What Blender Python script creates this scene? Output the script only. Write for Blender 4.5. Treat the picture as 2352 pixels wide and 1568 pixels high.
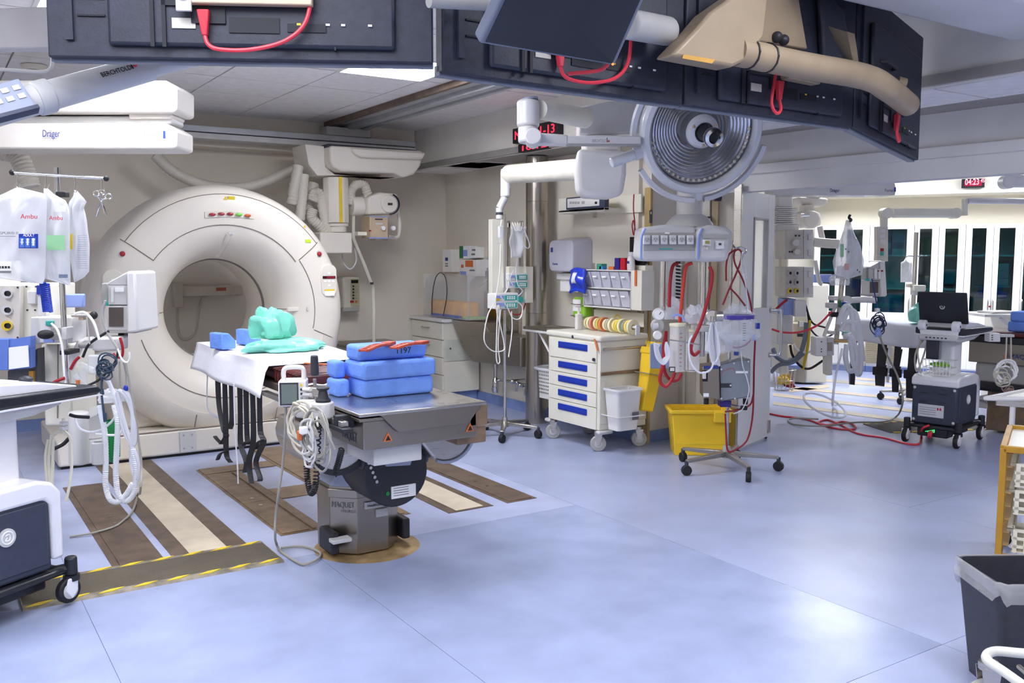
import bpy, bmesh, math, random
from mathutils import Vector as V, Matrix
random.seed(7)
for o in list(bpy.data.objects): bpy.data.objects.remove(o, do_unlink=True)
SC = bpy.context.scene; COL = SC.collection
pi = math.pi
# ---------------------------------------------------------------- camera (calibrated on the floor rails and ceiling grid)
FPX, H = 2089.1, 1.52
PITCH, YAW = math.radians(5.4413), math.radians(33.061)
CF = V((math.sin(YAW)*math.cos(PITCH), math.cos(YAW)*math.cos(PITCH), -math.sin(PITCH)))
CR = V((math.cos(YAW), -math.sin(YAW), 0)); CU = CR.cross(CF); CO = V((0, 0, H))
cd = bpy.data.cameras.new('camera'); cam = bpy.data.objects.new('camera', cd); COL.objects.link(cam)
cd.sensor_width = 36; cd.lens = FPX/2352*36; cd.clip_start = .05
cam.matrix_world = Matrix(((CR.x, CU.x, -CF.x, CO.x), (CR.y, CU.y, -CF.y, CO.y), (CR.z, CU.z, -CF.z, CO.z), (0, 0, 0, 1)))
SC.camera = cam
SC.cycles.diffuse_bounces = 6; SC.cycles.glossy_bounces = 3; SC.cycles.transmission_bounces = 5; SC.cycles.max_bounces = 8
# ---------------------------------------------------------------- world, exposure
w = bpy.data.worlds.new('world'); SC.world = w; w.use_nodes = True
w.node_tree.nodes['Background'].inputs[0].default_value = (.8, .85, 1, 1)
w.node_tree.nodes['Background'].inputs[1].default_value = 0
SC.view_settings.view_transform = 'Standard'; SC.view_settings.look = 'None'
SC.view_settings.exposure = EXPO = 0.52; SC.view_settings.gamma = 1
# ceiling panels: x, y, z, half width x, half width y, strength, label; the last field is True for panels of the same ceiling outside the picture
LAMPS = [(2.845, 5.775, 2.79, .325, .325, 34, 'square luminous ceiling panel shining behind the gap between the hanging monitors', False),
         (.895, 5.125, 2.79, .325, .325, 24, 'square luminous ceiling panel above the hoop in the ceiling corner', False),
         (1.545, 3.825, 2.79, .325, .325, 20, 'square luminous ceiling panel above the monitor bank', True), (-1.055, 4.475, 2.79, .325, .65, 14, 'long luminous ceiling panel above the airway bags', True),
         (-1.055, 1.875, 2.79, .325, .65, 13, 'long luminous ceiling panel by the left wall', True), (.245, 1.875, 2.79, .325, .65, 12, 'long luminous ceiling panel above the near ultrasound trolley', True),
         (2.845, 1.225, 2.79, .325, .65, 15, 'long luminous ceiling panel beside the cross beam', True), (2.195, -1.375, 2.79, .325, .65, 16, 'long luminous ceiling panel by the front wall near the beam', True), (-.405, -1.375, 2.79, .325, .65, 16, 'long luminous ceiling panel by the front wall corner', True)]
LAMPS2 = [(8.9, 6.7, 2.69, .6, .3, 34, 'luminous ceiling panel mirrored in the floor, above the far operating table', False),
          (10.4, 5.0, 2.69, .5, .22, 46, 'luminous ceiling panel before the end glass cabinet', True), (7.0, .3, 2.69, .6, .3, 24, 'luminous ceiling panel by the front wall of the adjoining room', True)]
# ---------------------------------------------------------------- pixel helpers: a pixel gives a direction, a plane gives the distance
def ray(x, y): return CF + CR*((x-1176)/FPX) + CU*((784-y)/FPX)
def P(x, y, X=None, Y=None, Z=None, pl=None):
    d = ray(x, y)
    if X is not None: t = X/d.x
    elif Y is not None: t = Y/d.y
    elif Z is not None: t = (Z-H)/d.z
    else: t = (pl[0]-CO).dot(pl[1])/d.dot(pl[1])
    return CO + d*t
def G(x, y): return P(x, y, Z=0)
def D(x, y, d): return CO + ray(x, y)*d

# ---------------------------------------------------------------- materials
def lin(c):
    if isinstance(c, str): c = tuple(int(c[i:i+2], 16) for i in (0, 2, 4))
    return tuple(((v/255)/12.92 if v/255 <= .04045 else ((v/255+.055)/1.055)**2.4) for v in c)
MATS = {}
def mat(name, col='cccccc', rough=.5, metal=0, var=.06, scale=6, bump=0, bscale=60, emit=0, alpha=1, trans=0, coat=0, ior=1.45, col2=None):
    if name in MATS: return MATS[name]
    m = bpy.data.materials.new(name); MATS[name] = m; m.use_nodes = True
    nt = m.node_tree; b = nt.nodes['Principled BSDF']; c = lin(col)
    b.inputs['Roughness'].default_value = rough; b.inputs['Metallic'].default_value = metal
    tc = nt.nodes.new('ShaderNodeTexCoord')
    if emit:
        b.inputs['Emission Color'].default_value = (*c, 1); b.inputs['Emission Strength'].default_value = emit
        b.inputs['Base Color'].default_value = (*c, 1)
    elif var:
        n = nt.nodes.new('ShaderNodeTexNoise'); n.inputs['Scale'].default_value = scale; n.inputs['Detail'].default_value = 4
        r = nt.nodes.new('ShaderNodeValToRGB')
        d = lin(col2) if col2 else tuple(v*(1-var*2) for v in c)
        e = c if col2 else tuple(min(1, v*(1+var)) for v in c)
        r.color_ramp.elements[0].position = .3; r.color_ramp.elements[1].position = .7
        r.color_ramp.elements[0].color = (*d, 1); r.color_ramp.elements[1].color = (*e, 1)
        nt.links.new(tc.outputs['Object'], n.inputs['Vector']); nt.links.new(n.outputs['Fac'], r.inputs[0]); nt.links.new(r.outputs[0], b.inputs['Base Color'])
    else: b.inputs['Base Color'].default_value = (*c, 1)
    if bump:
        n2 = nt.nodes.new('ShaderNodeTexNoise'); n2.inputs['Scale'].default_value = bscale; n2.inputs['Detail'].default_value = 3
        bp = nt.nodes.new('ShaderNodeBump'); bp.inputs['Strength'].default_value = bump; bp.inputs['Distance'].default_value = .01
        nt.links.new(tc.outputs['Object'], n2.inputs['Vector']); nt.links.new(n2.outputs['Fac'], bp.inputs['Height']); nt.links.new(bp.outputs[0], b.inputs['Normal'])
    b.inputs['Alpha'].default_value = alpha; b.inputs['Transmission Weight'].default_value = trans; b.inputs['IOR'].default_value = ior
    b.inputs['Coat Weight'].default_value = coat
    return m
def brushed(name, col, rough=.3, stretch=(2, 2, 60)):
    if name in MATS: return MATS[name]
    m = mat(name, col, rough, 1, 0); nt = m.node_tree; b = nt.nodes['Principled BSDF']
    tc = nt.nodes.new('ShaderNodeTexCoord'); mp = nt.nodes.new('ShaderNodeMapping'); mp.inputs['Scale'].default_value = stretch
    n = nt.nodes.new('ShaderNodeTexNoise'); n.inputs['Scale'].default_value = 4; n.inputs['Detail'].default_value = 3
    r = nt.nodes.new('ShaderNodeMapRange'); r.inputs[3].default_value = rough*.9; r.inputs[4].default_value = rough*1.12
    nt.links.new(tc.outputs['Object'], mp.inputs[0]); nt.links.new(mp.outputs[0], n.inputs[0]); nt.links.new(n.outputs['Fac'], r.inputs[0]); nt.links.new(r.outputs[0], b.inputs['Roughness'])
    return m
WALL = mat('wall_paint', 'dfd7c8', .7, var=.03, scale=2, bump=.05, bscale=200)
WALL2 = mat('wall_paint_cream', 'e9e4d2', .7, var=.03, scale=2)
TILE = mat('ceiling_tile', 'e6e3e0', .85, var=.04, scale=14, bump=.12, bscale=260)
GRID = mat('ceiling_grid', '9a9690', .6)
SOFF = mat('soffit_paint', 'dedad2', .7, var=.03, scale=3)
BEAM = mat('beam_paint', 'd6d4d1', .6, var=.03, scale=3)
SKIRT = mat('blue_skirting', '7f93c4', .45, var=.08)
VIN = mat('vinyl_blue', '9aa4c3', .25, var=.07, scale=3, bump=.05, bscale=240)
VINL = mat('vinyl_light_blue', 'aeb6d3', .25, var=.07, scale=3, bump=.05, bscale=240)
VINM = mat('vinyl_mid_blue', 'a2abc9', .3, var=.07, scale=2.2, bump=.05, bscale=240)
SEAM = mat('floor_seam', '56607c', .6)
WHITE = mat('white_plastic', 'dfddda', .35, var=.025, scale=4, coat=.1)
IVORY = mat('ivory_plastic', 'dcd6c8', .4, var=.03, scale=5, coat=.05)
CREAM = mat('cream_enamel', 'e6e2d2', .35, var=.03, scale=4)
GANTRY = mat('gantry_cream', 'dfd8cc', .38, var=.02, scale=3)
GANTD = mat('gantry_shell', 'dfd8cc', .45, var=.04, scale=4)
GREY = mat('grey_plastic', 'a9a8a4', .45, var=.05)
GREYL = mat('light_grey_plastic', 'c9c8c6', .45, var=.04)
GREYB = mat('blue_grey_plastic', '9aa2b6', .45, var=.05)
DARK = mat('dark_plastic', '34363f', .42, var=.1)
DARKB = mat('dark_blue_plastic', '3a4258', .4, var=.1, scale=20)
BLACK = mat('black_rubber', '1d1d20', .55, var=.1)
CHAR = mat('charcoal', '2a2b30', .5, var=.1)
STEEL = brushed('stainless_steel', 'c4bfb6', .28)
STEELV = brushed('column_steel', 'b3aca2', .24, (30, 30, .4))
STEELD = brushed('worn_steel', '9a9286', .33, (40, 3, 3))
CHROME = mat('chrome', 'd8d8d8', .12, 1, var=.02)
ALU = brushed('aluminium', 'c3c6cb', .38, (3, 90, 3))
BROWNM = mat('brown_metal', '7d6a5a', .42, .35, var=.22, scale=9, col2='5d4f44')
BRONZE = mat('worn_bronze', '9d8468', .42, .3, var=.2, scale=11, col2='7a6450')
BEIGE = mat('beige_linoleum', 'cfc2ab', .5, var=.08, scale=7)
SCREEN = mat('dark_screen', '15171d', .15, var=.02)
GLASSD = mat('tinted_glass', 'a9c4c6', .05, 0, 0, trans=1, ior=1.1)
GLASS = mat('clear_glass', 'f2f6f8', .04, 0, 0, trans=1, ior=1.12)
FILM = mat('clear_film', 'f4f6fa', .22, 0, .03, 12, .4, 14, alpha=.45, coat=.6)
CLEARP = mat('clear_plastic', 'e8eef2', .12, 0, 0, alpha=.2, coat=.3)
TUBE = mat('clear_tube', 'e9ebf2', .25, 0, 0, alpha=.65, coat=.4)
BAGF = mat('bag_film', 'eceef2', .3, 0, .05, 9, .7, 11, alpha=.6, coat=.5)
BLUE = mat('handle_blue', '1637a8', .4, var=.05)
SKY = mat('box_blue', '8fa2dd', .5, var=.05)
FOAM = mat('blue_foam', '6f97ea', .85, var=.08, scale=9, bump=.3, bscale=70)
YEL = mat('yellow_plastic', 'f0c62c', .4, var=.04)
YELM = mat('yellow_mark', 'e7c832', .5, var=.08)
OCHRE = mat('ochre_metal', 'b98a2c', .4, .2, var=.12)
RED = mat('red_rubber', 'a31d29', .4, var=.06)
REDC = mat('red_cable', 'd43646', .4, var=.05)
ORANGE = mat('orange_plastic', 'd7743a', .5, var=.06)
GREEN = mat('green_plastic', '93c83c', .45, var=.05)
DGREEN = mat('bottle_green', '0f7d3c', .4, var=.05)
TEAL = mat('teal_label', '3aa79c', .5, var=.05)
MINT = mat('mint_film', '86dcc6', .4, var=.08, scale=10, bump=.5, bscale=10, alpha=.93, coat=.3)
LINEN = mat('white_sheet', 'e2e2e9', .8, var=.02, bump=.15, bscale=30)
MAROON = mat('maroon_pad', '6b2a22', .32, var=.18, scale=8, col2='44201f', coat=.3)
PAPER = mat('paper_white', 'f0efec', .7, var=.02)
INK = mat('ink_black', '1a1a1c', .6, var=0)
INKG = mat('ink_grey', '77787c', .6, var=0)
INKB = mat('ink_blue', '2b3d86', .6, var=0)
INKR = mat('ink_red', 'c22b3c', .6, var=0)
LEDR = mat('led_red', 'ff2038', .4, emit=2.5)
LEDG = mat('led_green', '35ff7a', .4, emit=1.5)
PIPE = mat('pipe_taupe', '9d8b72', .45, .1, var=.06)
ARMW = mat('pendant_ivory', 'cfcac3', .4, var=.02)
SILV = mat('rail_silver', 'b4b7ba', .45, .35, var=.05)
BISCUIT = mat('biscuit_paint', 'c8b397', .42, .15, var=.06)

# ---------------------------------------------------------------- mesh builder
def catmull(pts, k=6):
    pts = [V(p) for p in pts]
    if len(pts) < 3 or k <= 1: return pts
    q = [2*pts[0]-pts[1]] + pts + [2*pts[-1]-pts[-2]]; out = []
    for i in range(1, len(q)-2):
        a, b, c, d = q[i-1:i+3]
        for j in range(k):
            t = j/k; out.append(.5*((2*b)+(c-a)*t+(2*a-5*b+4*c-d)*t*t+(3*b-a-3*c+d)*t**3))
    return out+[pts[-1]]
def rot(axis, a): return Matrix.Rotation(a, 3, axis)
class M:
    def __init__(s, xf=None): s.v = []; s.f = []; s.mi = []; s.xf = xf; s.cur = 0
    def add(s, vs, fs):
        n = len(s.v); s.v += [V(a) for a in vs]; s.f += [tuple(i+n for i in a) for a in fs]; s.mi += [s.cur]*len(fs); return s
    def box(s, x0, x1, y0, y1, z0, z1):
        return s.add([(x, y, z) for z in (z0, z1) for y in (y0, y1) for x in (x0, x1)], [(0, 2, 3, 1), (4, 5, 7, 6), (0, 1, 5, 4), (2, 6, 7, 3), (0, 4, 6, 2), (1, 3, 7, 5)])
    def ob(s, c, sz, r=None, taper=1):
        c = V(c); h = V(sz)/2; vs = []
        for z in (-1, 1):
            for y in (-1, 1):
                for x in (-1, 1):
                    k = taper if z > 0 else 1
                    p = V((x*h.x*k, y*h.y*k, z*h.z)); vs.append(c+(r @ p if r else p))
        return s.add(vs, [(0, 2, 3, 1), (4, 5, 7, 6), (0, 1, 5, 4), (2, 6, 7, 3), (0, 4, 6, 2), (1, 3, 7, 5)])
    def cyl(s, a, b, r, r1=None, n=16, caps=True, ey=1):
        a, b = V(a), V(b); r1 = r if r1 is None else r1; d = (b-a).normalized()
        u = d.cross(V((0, 0, 1)) if abs(d.z) < .95 else V((0, 1, 0))).normalized(); w = d.cross(u)
        vs = []
        for p, q in ((a, r), (b, r1)):
            for i in range(n): t = 2*pi*i/n; vs.append(p+u*(q*math.cos(t))+w*(q*ey*math.sin(t)))
        fs = [(i, (i+1) % n, n+(i+1) % n, n+i) for i in range(n)]
        if caps: fs += [tuple(range(n-1, -1, -1)), tuple(range(n, 2*n))]
        return s.add(vs, fs)
    def tube(s, pts, r, n=8, k=6, closed=False, rib=0, flat=1):
        p = catmull(pts, k); N = len(p); vs = []; prev = None
        for i in range(N):
            d = (p[min(i+1, N-1)]-p[max(i-1, 0)]);
            if d.length < 1e-9: d = V((0, 0, 1))
            d.normalize()
            if prev is None: u = d.cross(V((0, 0, 1)) if abs(d.z) < .9 else V((1, 0, 0))).normalized()
            else:
                u = prev-d*prev.dot(d)
                u = u.normalized() if u.length > 1e-6 else d.cross(V((1, 0, 0))).normalized()
            prev = u; w = d.cross(u); rr = r(i/(N-1)) if callable(r) else r
            if rib: rr *= 1+rib*(i % 2)
            for j in range(n): t = 2*pi*j/n; vs.append(p[i]+u*(rr*math.cos(t))+w*(rr*flat*math.sin(t)))
        fs = [(i*n+j, i*n+(j+1) % n, (i+1)*n+(j+1) % n, (i+1)*n+j) for i in range(N-1) for j in range(n)]
        fs += [tuple(range(n-1, -1, -1)), tuple(range((N-1)*n, N*n))]
        return s.add(vs, fs)
    def lathe(s, prof, o=(0, 0, 0), ax='z', n=32, a0=0, a1=2*pi):
        o = V(o); full = abs(a1-a0-2*pi) < 1e-6; m = n if full else n+1; vs = []
        for i in range(m):
            t = a0+(a1-a0)*i/n; c, q = math.cos(t), math.sin(t)
            for r, z in prof:
                vs.append(o+(V((r*c, r*q, z)) if ax == 'z' else V((r*c, z, r*q)) if ax == 'y' else V((z, r*c, r*q))))
        k = len(prof); fs = []
        for i in range(n):
            i2 = (i+1) % m
            for j in range(k-1):
                if prof[j][0] < 1e-7: fs.append((i*k, i2*k+1, i*k+1) if j == 0 else (i*k+j, i2*k+j+1, i*k+j+1))
                elif prof[j+1][0] < 1e-7: fs.append((i*k+j, i2*k+j, i*k+j+1))
                else: fs.append((i*k+j, i2*k+j, i2*k+j+1, i*k+j+1))
        return s.add(vs, fs)
    def prism(s, poly, h0, h1, ax='z', poly2=None):
        f = {'z': lambda a, b, h: (a, b, h), 'y': lambda a, b, h: (a, h, b), 'x': lambda a, b, h: (h, a, b)}[ax]
        n = len(poly); vs = [f(a, b, h0) for a, b in poly]+[f(a, b, h1) for a, b in (poly2 or poly)]
        return s.add(vs, [tuple(range(n-1, -1, -1)), tuple(range(n, 2*n))]+[(i, (i+1) % n, n+(i+1) % n, n+i) for i in range(n)])
    def hull(s, a, b):
        n = len(a); return s.add(list(a)+list(b), [tuple(range(n-1, -1, -1)), tuple(range(n, 2*n))]+[(i, (i+1) % n, n+(i+1) % n, n+i) for i in range(n)])
    def sph(s, c, r, sc=(1, 1, 1), n=16, k=10):
        c = V(c); vs = [c+V((0, 0, -r*sc[2]))]; fs = []
        for i in range(1, k):
            a = -pi/2+pi*i/k
            for j in range(n): t = 2*pi*j/n; vs.append(c+V((r*math.cos(a)*math.cos(t)*sc[0], r*math.cos(a)*math.sin(t)*sc[1], r*math.sin(a)*sc[2])))
        vs.append(c+V((0, 0, r*sc[2]))); L = len(vs)-1
        for j in range(n):
            fs.append((0, 1+(j+1) % n, 1+j)); fs.append((L, L-n+j, L-n+(j+1) % n))
            for i in range(k-2): fs.append((1+i*n+j, 1+i*n+(j+1) % n, 1+(i+1)*n+(j+1) % n, 1+(i+1)*n+j))
        return s.add(vs, fs)
    def grid(s, fn, nu, nv, th=0):
        vs = [V(fn(i/nu, j/nv)) for i in range(nu+1) for j in range(nv+1)]; k = nv+1
        fs = [(i*k+j, (i+1)*k+j, (i+1)*k+j+1, i*k+j+1) for i in range(nu) for j in range(nv)]
        return s.add(vs, fs)
    def done(s, name, mt, par=None, world=False, bev=0, seg=2, smooth=40, label=None, kind=None, solid=0, sub=0, weld=False):
        vs = s.v
        if s.xf is not None: vs = [s.xf @ v for v in vs]
        if world and par is not None: inv = MW[par.name].inverted(); vs = [inv @ v for v in vs]
        me = bpy.data.meshes.new(name); me.from_pydata([tuple(v) for v in vs], [], s.f)
        bm = bmesh.new(); bm.from_mesh(me)
        if weld: bmesh.ops.remove_doubles(bm, verts=bm.verts, dist=1e-5)
        bmesh.ops.recalc_face_normals(bm, faces=bm.faces); bm.to_mesh(me); bm.free()
        for i, x in enumerate(mt if isinstance(mt, (list, tuple)) else [mt]): me.materials.append(x)
        if isinstance(mt, (list, tuple)) and len(me.polygons) == len(s.mi):
            for p, i in zip(me.polygons, s.mi): p.material_index = i
        if smooth:
            for p in me.polygons: p.use_smooth = True
            me.set_sharp_from_angle(angle=math.radians(smooth))
        o = bpy.data.objects.new(name, me); COL.objects.link(o)
        if par is not None: o.parent = par; MW[o.name] = MW[par.name]
        else: MW[o.name] = Matrix.Identity(4)
        if solid: md = o.modifiers.new('solid', 'SOLIDIFY'); md.thickness = solid; md.offset = 0
        if bev: md = o.modifiers.new('bevel', 'BEVEL'); md.width = bev; md.segments = seg; md.limit_method = 'ANGLE'; md.angle_limit = math.radians(35)
        if sub: md = o.modifiers.new('sub', 'SUBSURF'); md.levels = md.render_levels = sub
        if label: o['label'] = label
        if kind: o['kind'] = kind
        return o
MW = {}
def thing(name, label, cat, loc=(0, 0, 0), rz=0, group=None, kind=None):
    o = bpy.data.objects.new(name, None); COL.objects.link(o); o.empty_display_size = .1
    o.location = loc; o.rotation_euler = (0, 0, rz); MW[o.name] = Matrix.Translation(V(loc)) @ Matrix.Rotation(rz, 4, 'Z')
    return tag(o, label, cat, group, kind)
def tag(o, label=None, cat=None, group=None, kind=None):
    if label: o['label'] = label
    if cat: o['category'] = cat
    if group: o['group'] = group
    if kind: o['kind'] = kind
    return o
def solo(o, label, cat, group=None): return tag(o, label, cat, group)
def copy_tree(o, loc=None, rz=None, label=None, par=None):
    c = o.copy(); COL.objects.link(c)
    if par is not None: c.parent = par
    for ch in list(o.children): copy_tree(ch, par=c)
    if loc is not None: c.location = loc
    if rz is not None: c.rotation_euler = (0, 0, rz)
    if label: c['label'] = label
    MW[c.name] = Matrix.Translation(c.location) @ Matrix.Rotation(c.rotation_euler.z, 4, 'Z')
    return c
def text(s, o, r, u, size, mt, par, name='lettering', world=False, align='LEFT', depth=.0006, width=None):
    cu = bpy.data.curves.new('t', 'FONT'); cu.body = s; cu.size = size; cu.align_x = align; cu.extrude = depth; cu.resolution_u = 3
    t = bpy.data.objects.new('t', cu); COL.objects.link(t)
    dg = bpy.context.evaluated_depsgraph_get(); me = bpy.data.meshes.new_from_object(t.evaluated_get(dg))
    bpy.data.objects.remove(t, do_unlink=True)
    r, u = V(r).normalized(), V(u).normalized(); n = r.cross(u).normalized(); o = V(o)
    inv = MW[par.name].inverted() if world and par is not None else None
    xs = [v.co.x for v in me.vertices]; k = width/(max(xs)-min(xs)) if width and xs else 1
    for v in me.vertices:
        p = o+r*(v.co.x*k)+u*v.co.y+n*(v.co.z+depth); v.co = inv @ p if inv else p
    me.name = name; me.materials.clear(); me.materials.append(mt)
    ob = bpy.data.objects.new(name, me); COL.objects.link(ob); ob.parent = par; return ob
def struct(name, m, mt, **k):
    return m.done(name, mt, kind='structure', **k)
# ================================================================ SETTING
def quadbox(m, pts, z0, z1):
    a = [(p[0], p[1], z0) for p in pts]; b = [(p[0], p[1], z1) for p in pts]; return m.hull(a, b)
XW, YB, ZC, ZL, XS = 4.87, 8.81, 2.8, 2.39, 4.37
# far wall of the second room: floor line through two pixels under the glass cabinets
F0, F1 = G(1990, 846), G(2352, 864)
FU = (F1-F0).normalized(); FN = V((FU.y, -FU.x, 0));
if FN.dot(F0) > 0: FN = -FN
FA, FB = F0-FU*3.2, F0+FU*9
# ---- floor
fl = struct('floor', M().box(-3, 17, -4, 12, -.1, -.003), mat('floor_base', '6f7ba0', .6))
def sheet(x0, x1, y0, y1, mt):
    g = .0012; M().box(x0+g, x1-g, y0+g, y1-g, -.003, 0).done('vinyl_sheet', mt, fl, smooth=0)
for x0, x1, y0, y1, mt in [(-3, .53, 4.34, 8.81, VINL), (.53, 3.29, 4.34, 8.81, VINL), (-3, .53, 1.96, 4.34, VIN), (.53, 1.62, 1.96, 4.34, VIN), (1.62, 3.29, 1.96, 4.34, VIN),
                           (-3, .53, -4, 1.96, VIN), (.53, 1.62, -4, 1.96, VIN), (1.62, 3.29, -4, 1.96, VINM),
                           (3.29, 4.95, 1.96, 8.81, VINM), (3.29, 4.95, -4, 1.96, VINM), (4.95, 8.2, 3.2, 12, VINM), (4.95, 8.2, -4, 3.2, VINM), (8.2, 17, -4, 12, VINM)]:
    sheet(x0, x1, y0, y1, mt)
# ---- walls of the first room
struct('wall_back', M().box(-3.1, 5.0, YB, YB+.1, 0, ZC), WALL)
struct('wall_left', M().box(-3.1, -3, -4, YB, 0, ZC), WALL)
struct('wall_front', M().box(-3.1, 17, -4.1, -4, 0, 3.0), WALL)
struct('wall_right', M().box(XW, XW+.12, 5.62, YB, 0, ZC), WALL)
struct('baseboard_right', M().box(XW-.012, XW, 5.62, YB, 0, .1), SKIRT)
struct('baseboard_back', M().box(-3, XW-.012, YB-.012, YB, 0, .1), SKIRT)
struct('trim_1', M().box(-3, XS, 8.55, YB, 2.5, ZC), WALL, bev=.004)   # bulkhead above the scanner
# ---- ceiling of the first room: grid of loose tiles
ce = struct('ceiling', M().box(-3, XS, -4, YB, ZC+.006, ZC+.1), GRID)
tsz = .65; tm = M().box(-.319, .319, -.319, .319, -.006, .006); t0 = None
for i in range(-7, 4):
    for j in range(-15, 4):
        cx, cy = 2.525+tsz*i+tsz/2, 6.75+tsz*j+tsz/2
        if cx-.3 < -3 or cx > XS-.1 or cy > 8.5 or cy < -3.7: continue
        if any(abs(cx-l[0]) < l[3]+.2 and abs(cy-l[1]) < l[4]+.2 for l in LAMPS): continue
        if t0 is None: t0 = tm.done('ceiling_tile', TILE, ce); o = t0
        else: o = t0.copy(); COL.objects.link(o)
        o.location = (cx, cy, ZC+random.choice((0, 0, .001, -.001)))
for lx, ly, lz, hx, hy, st, lab, off in LAMPS:
    t = thing('ceiling_lamp_offscreen' if off else 'ceiling_lamp', lab, 'lamp', (lx, ly, lz), group='ceiling panels of the first room')
    M().box(-hx, hx, -hy, hy, .004, .012).done('diffuser', mat('lamp_glow_%d' % st, 'f4f6ff', .4, emit=st), t)
    m = M()
    for s in (-1, 1): m.box(-hx, hx, s*hy-.012, s*hy+.012, -.004, .016); m.box(s*hx-.012, s*hx+.012, -hy, hy, -.004, .016)
    m.done('frame', WHITE, t)
# ---- dropped soffit and lower ceiling along the right wall, then the big beam towards the second room
struct('wall_soffit', M().hull([(XS, 9, ZL), (XS+.02, 9, ZL), (4.68, -4, ZL), (4.6, -4, ZL)], [(XS, 9, ZC+.1), (XS+.02, 9, ZC+.1), (4.68, -4, ZC+.1), (4.6, -4, ZC+.1)]), SOFF)
def xb(y): return 5.28-(y-4.66)*.07        # the beam line, slightly askew to the scanner room
hx0, hx1, hy0, hy1 = 4.43, 4.85, 7.45, 8.05                 # a tile is missing here: an open hole into the void above
m = M(); zl = (ZL+.006, ZL+.06)
quadbox(m, [(XS, YB), (XW+.1, YB), (XW+.1, hy1), (XS, hy1)], *zl); quadbox(m, [(XS, hy1), (hx0, hy1), (hx0, hy0), (XS, hy0)], *zl); quadbox(m, [(hx1, hy1), (XW+.1, hy1), (XW+.1, hy0), (hx1, hy0)], *zl)
quadbox(m, [(XS, hy0), (XW+.1, hy0), (xb(5.2)+.1, 5.2), (xb(-4)+.1, -4), (4.6, -4)], *zl)
lc = struct('ceiling_lower', m, GRID)
m = M().box(hx0-.02, hx0, hy0-.02, hy1+.02, ZL, ZL+.33).box(hx1, hx1+.02, hy0-.02, hy1+.02, ZL, ZL+.33).box(hx0, hx1, hy0-.02, hy0, ZL, ZL+.33).box(hx0, hx1, hy1, hy1+.02, ZL, ZL+.33).box(hx0-.02, hx1+.02, hy0-.02, hy1+.02, ZL+.33, ZL+.35)
m.done('void_lining', SOFF, lc)
l0 = None
for i in range(2):
    for j in range(20):
        y = 8.4-j*.65
        x = XS+.02+(9-y)*.02+.26+i*.53
        if x > (XW-.2 if y > 5.3 else xb(y)-.2): continue
        if i == 0 and j == 1: continue
        if l0 is None: o = l0 = M().box(-.26, .26, -.319, .319, -.006, .006).done('ceiling_tile', TILE, lc)
        else: o = l0.copy(); COL.objects.link(o)
        o.location = (x, y, ZL)
def beamseg(d0, d1, z0, z1): return quadbox(M(), [(xb(5.5)+d0, 5.5), (xb(-4)+d0, -4), (xb(-4)+d1, -4), (xb(5.5)+d1, 5.5)], z0, z1)
struct('trim_2', beamseg(0, .14, 2.19, 2.7), BEAM)
struct('trim_3', beamseg(-.03, .14, 2.12, 2.19), BEAM, bev=.006)
struct('trim_4', beamseg(0, .14, 1.995, 2.12), BEAM)
# cross beam hanging from the main ceiling, with a rounded lamp cove
struct('trim_5', M().box(2.9, 4.66, 2.05, 2.5, 2.55, ZC), BEAM, bev=.05, seg=4)
struct('trim_6', M().box(2.9, 4.66, 1.62, 1.95, 2.68, ZC), SOFF, bev=.02)
# ---- floor rails and cover plates in front of the scanner
def rail(name, x0, x1, y0, y1, parts):
    r = struct(name, M().box(x0, x1, y0, y1, -.002, .003), BROWNM)
    for a, b, mt, h in parts: M().box(a, b, y0+.02, y1-.02, .003, h).done('cover_strip', mt, r, bev=.001)
    return r
r1 = rail('trim_7', .72, .96, 4.55, 6.5, [(.755, .925, BROWNM, .006)])
for y in (5.45, 5.6): M().cyl((.86, y, .006), (.86, y, .009), .012, n=10).done('screw', STEEL, r1)
rail('trim_8', 1.0, 1.38, 4.55, 7.05, [(1.085, 1.275, BEIGE, .006)])
fr = struct('trim_9', M().box(1.575, 1.83, 4.72, 6.52, -.002, .003), BRONZE)
M().box(1.59, 1.745, 4.74, 5.45, .003, .008).done('cover_strip', BRONZE, fr, bev=.002)
M().box(1.59, 1.745, 5.455, 6.32, .003, .008).done('cover_strip', BRONZE, fr, bev=.002)
M().box(1.59, 2.09, 6.34, 6.52, .003, .008).done('cover_strip', BRONZE, fr, bev=.002)
M().box(1.765, 1.785, 4.74, 6.3, .003, .01).done('edge_strip', BRONZE, fr)
for y in (5.36, 5.54): M().cyl((1.67, y, .008), (1.67, y, .011), .014, n=10).done('screw', STEEL, fr)
f2 = struct('trim_10', M().box(2.1, 2.36, 4.72, 7.0, -.002, .003), BRONZE)
for y0, y1 in ((4.74, 5.75), (5.755, 6.98)): M().box(2.12, 2.33, y0, y1, .003, .008).done('cover_strip', BRONZE, f2, bev=.002)
struct('trim_11', M().box(1.83, 2.08, 5.45, 5.72, -.002, .005), BRONZE)
rail('trim_12', 2.55, 2.86, 4.6, 7.0, [(2.61, 2.8, BEIGE, .006)])
r5 = rail('trim_13', 2.96, 3.18, 4.6, 7.0, [(2.985, 3.155, BROWNM, .007)])
for y in (5.0, 5.15, 6.0): M().cyl((3.06, y, .007), (3.06, y, .01), .012, n=10).done('screw', CHROME, r5)
struct('trim_14', M().lathe([(.001, .004), (.255, .004), (.275, 0)], (1.9, 4.31, 0), n=40), mat('rust_ring', 'a98d62', .45, .3, var=.2, scale=12))
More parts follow.
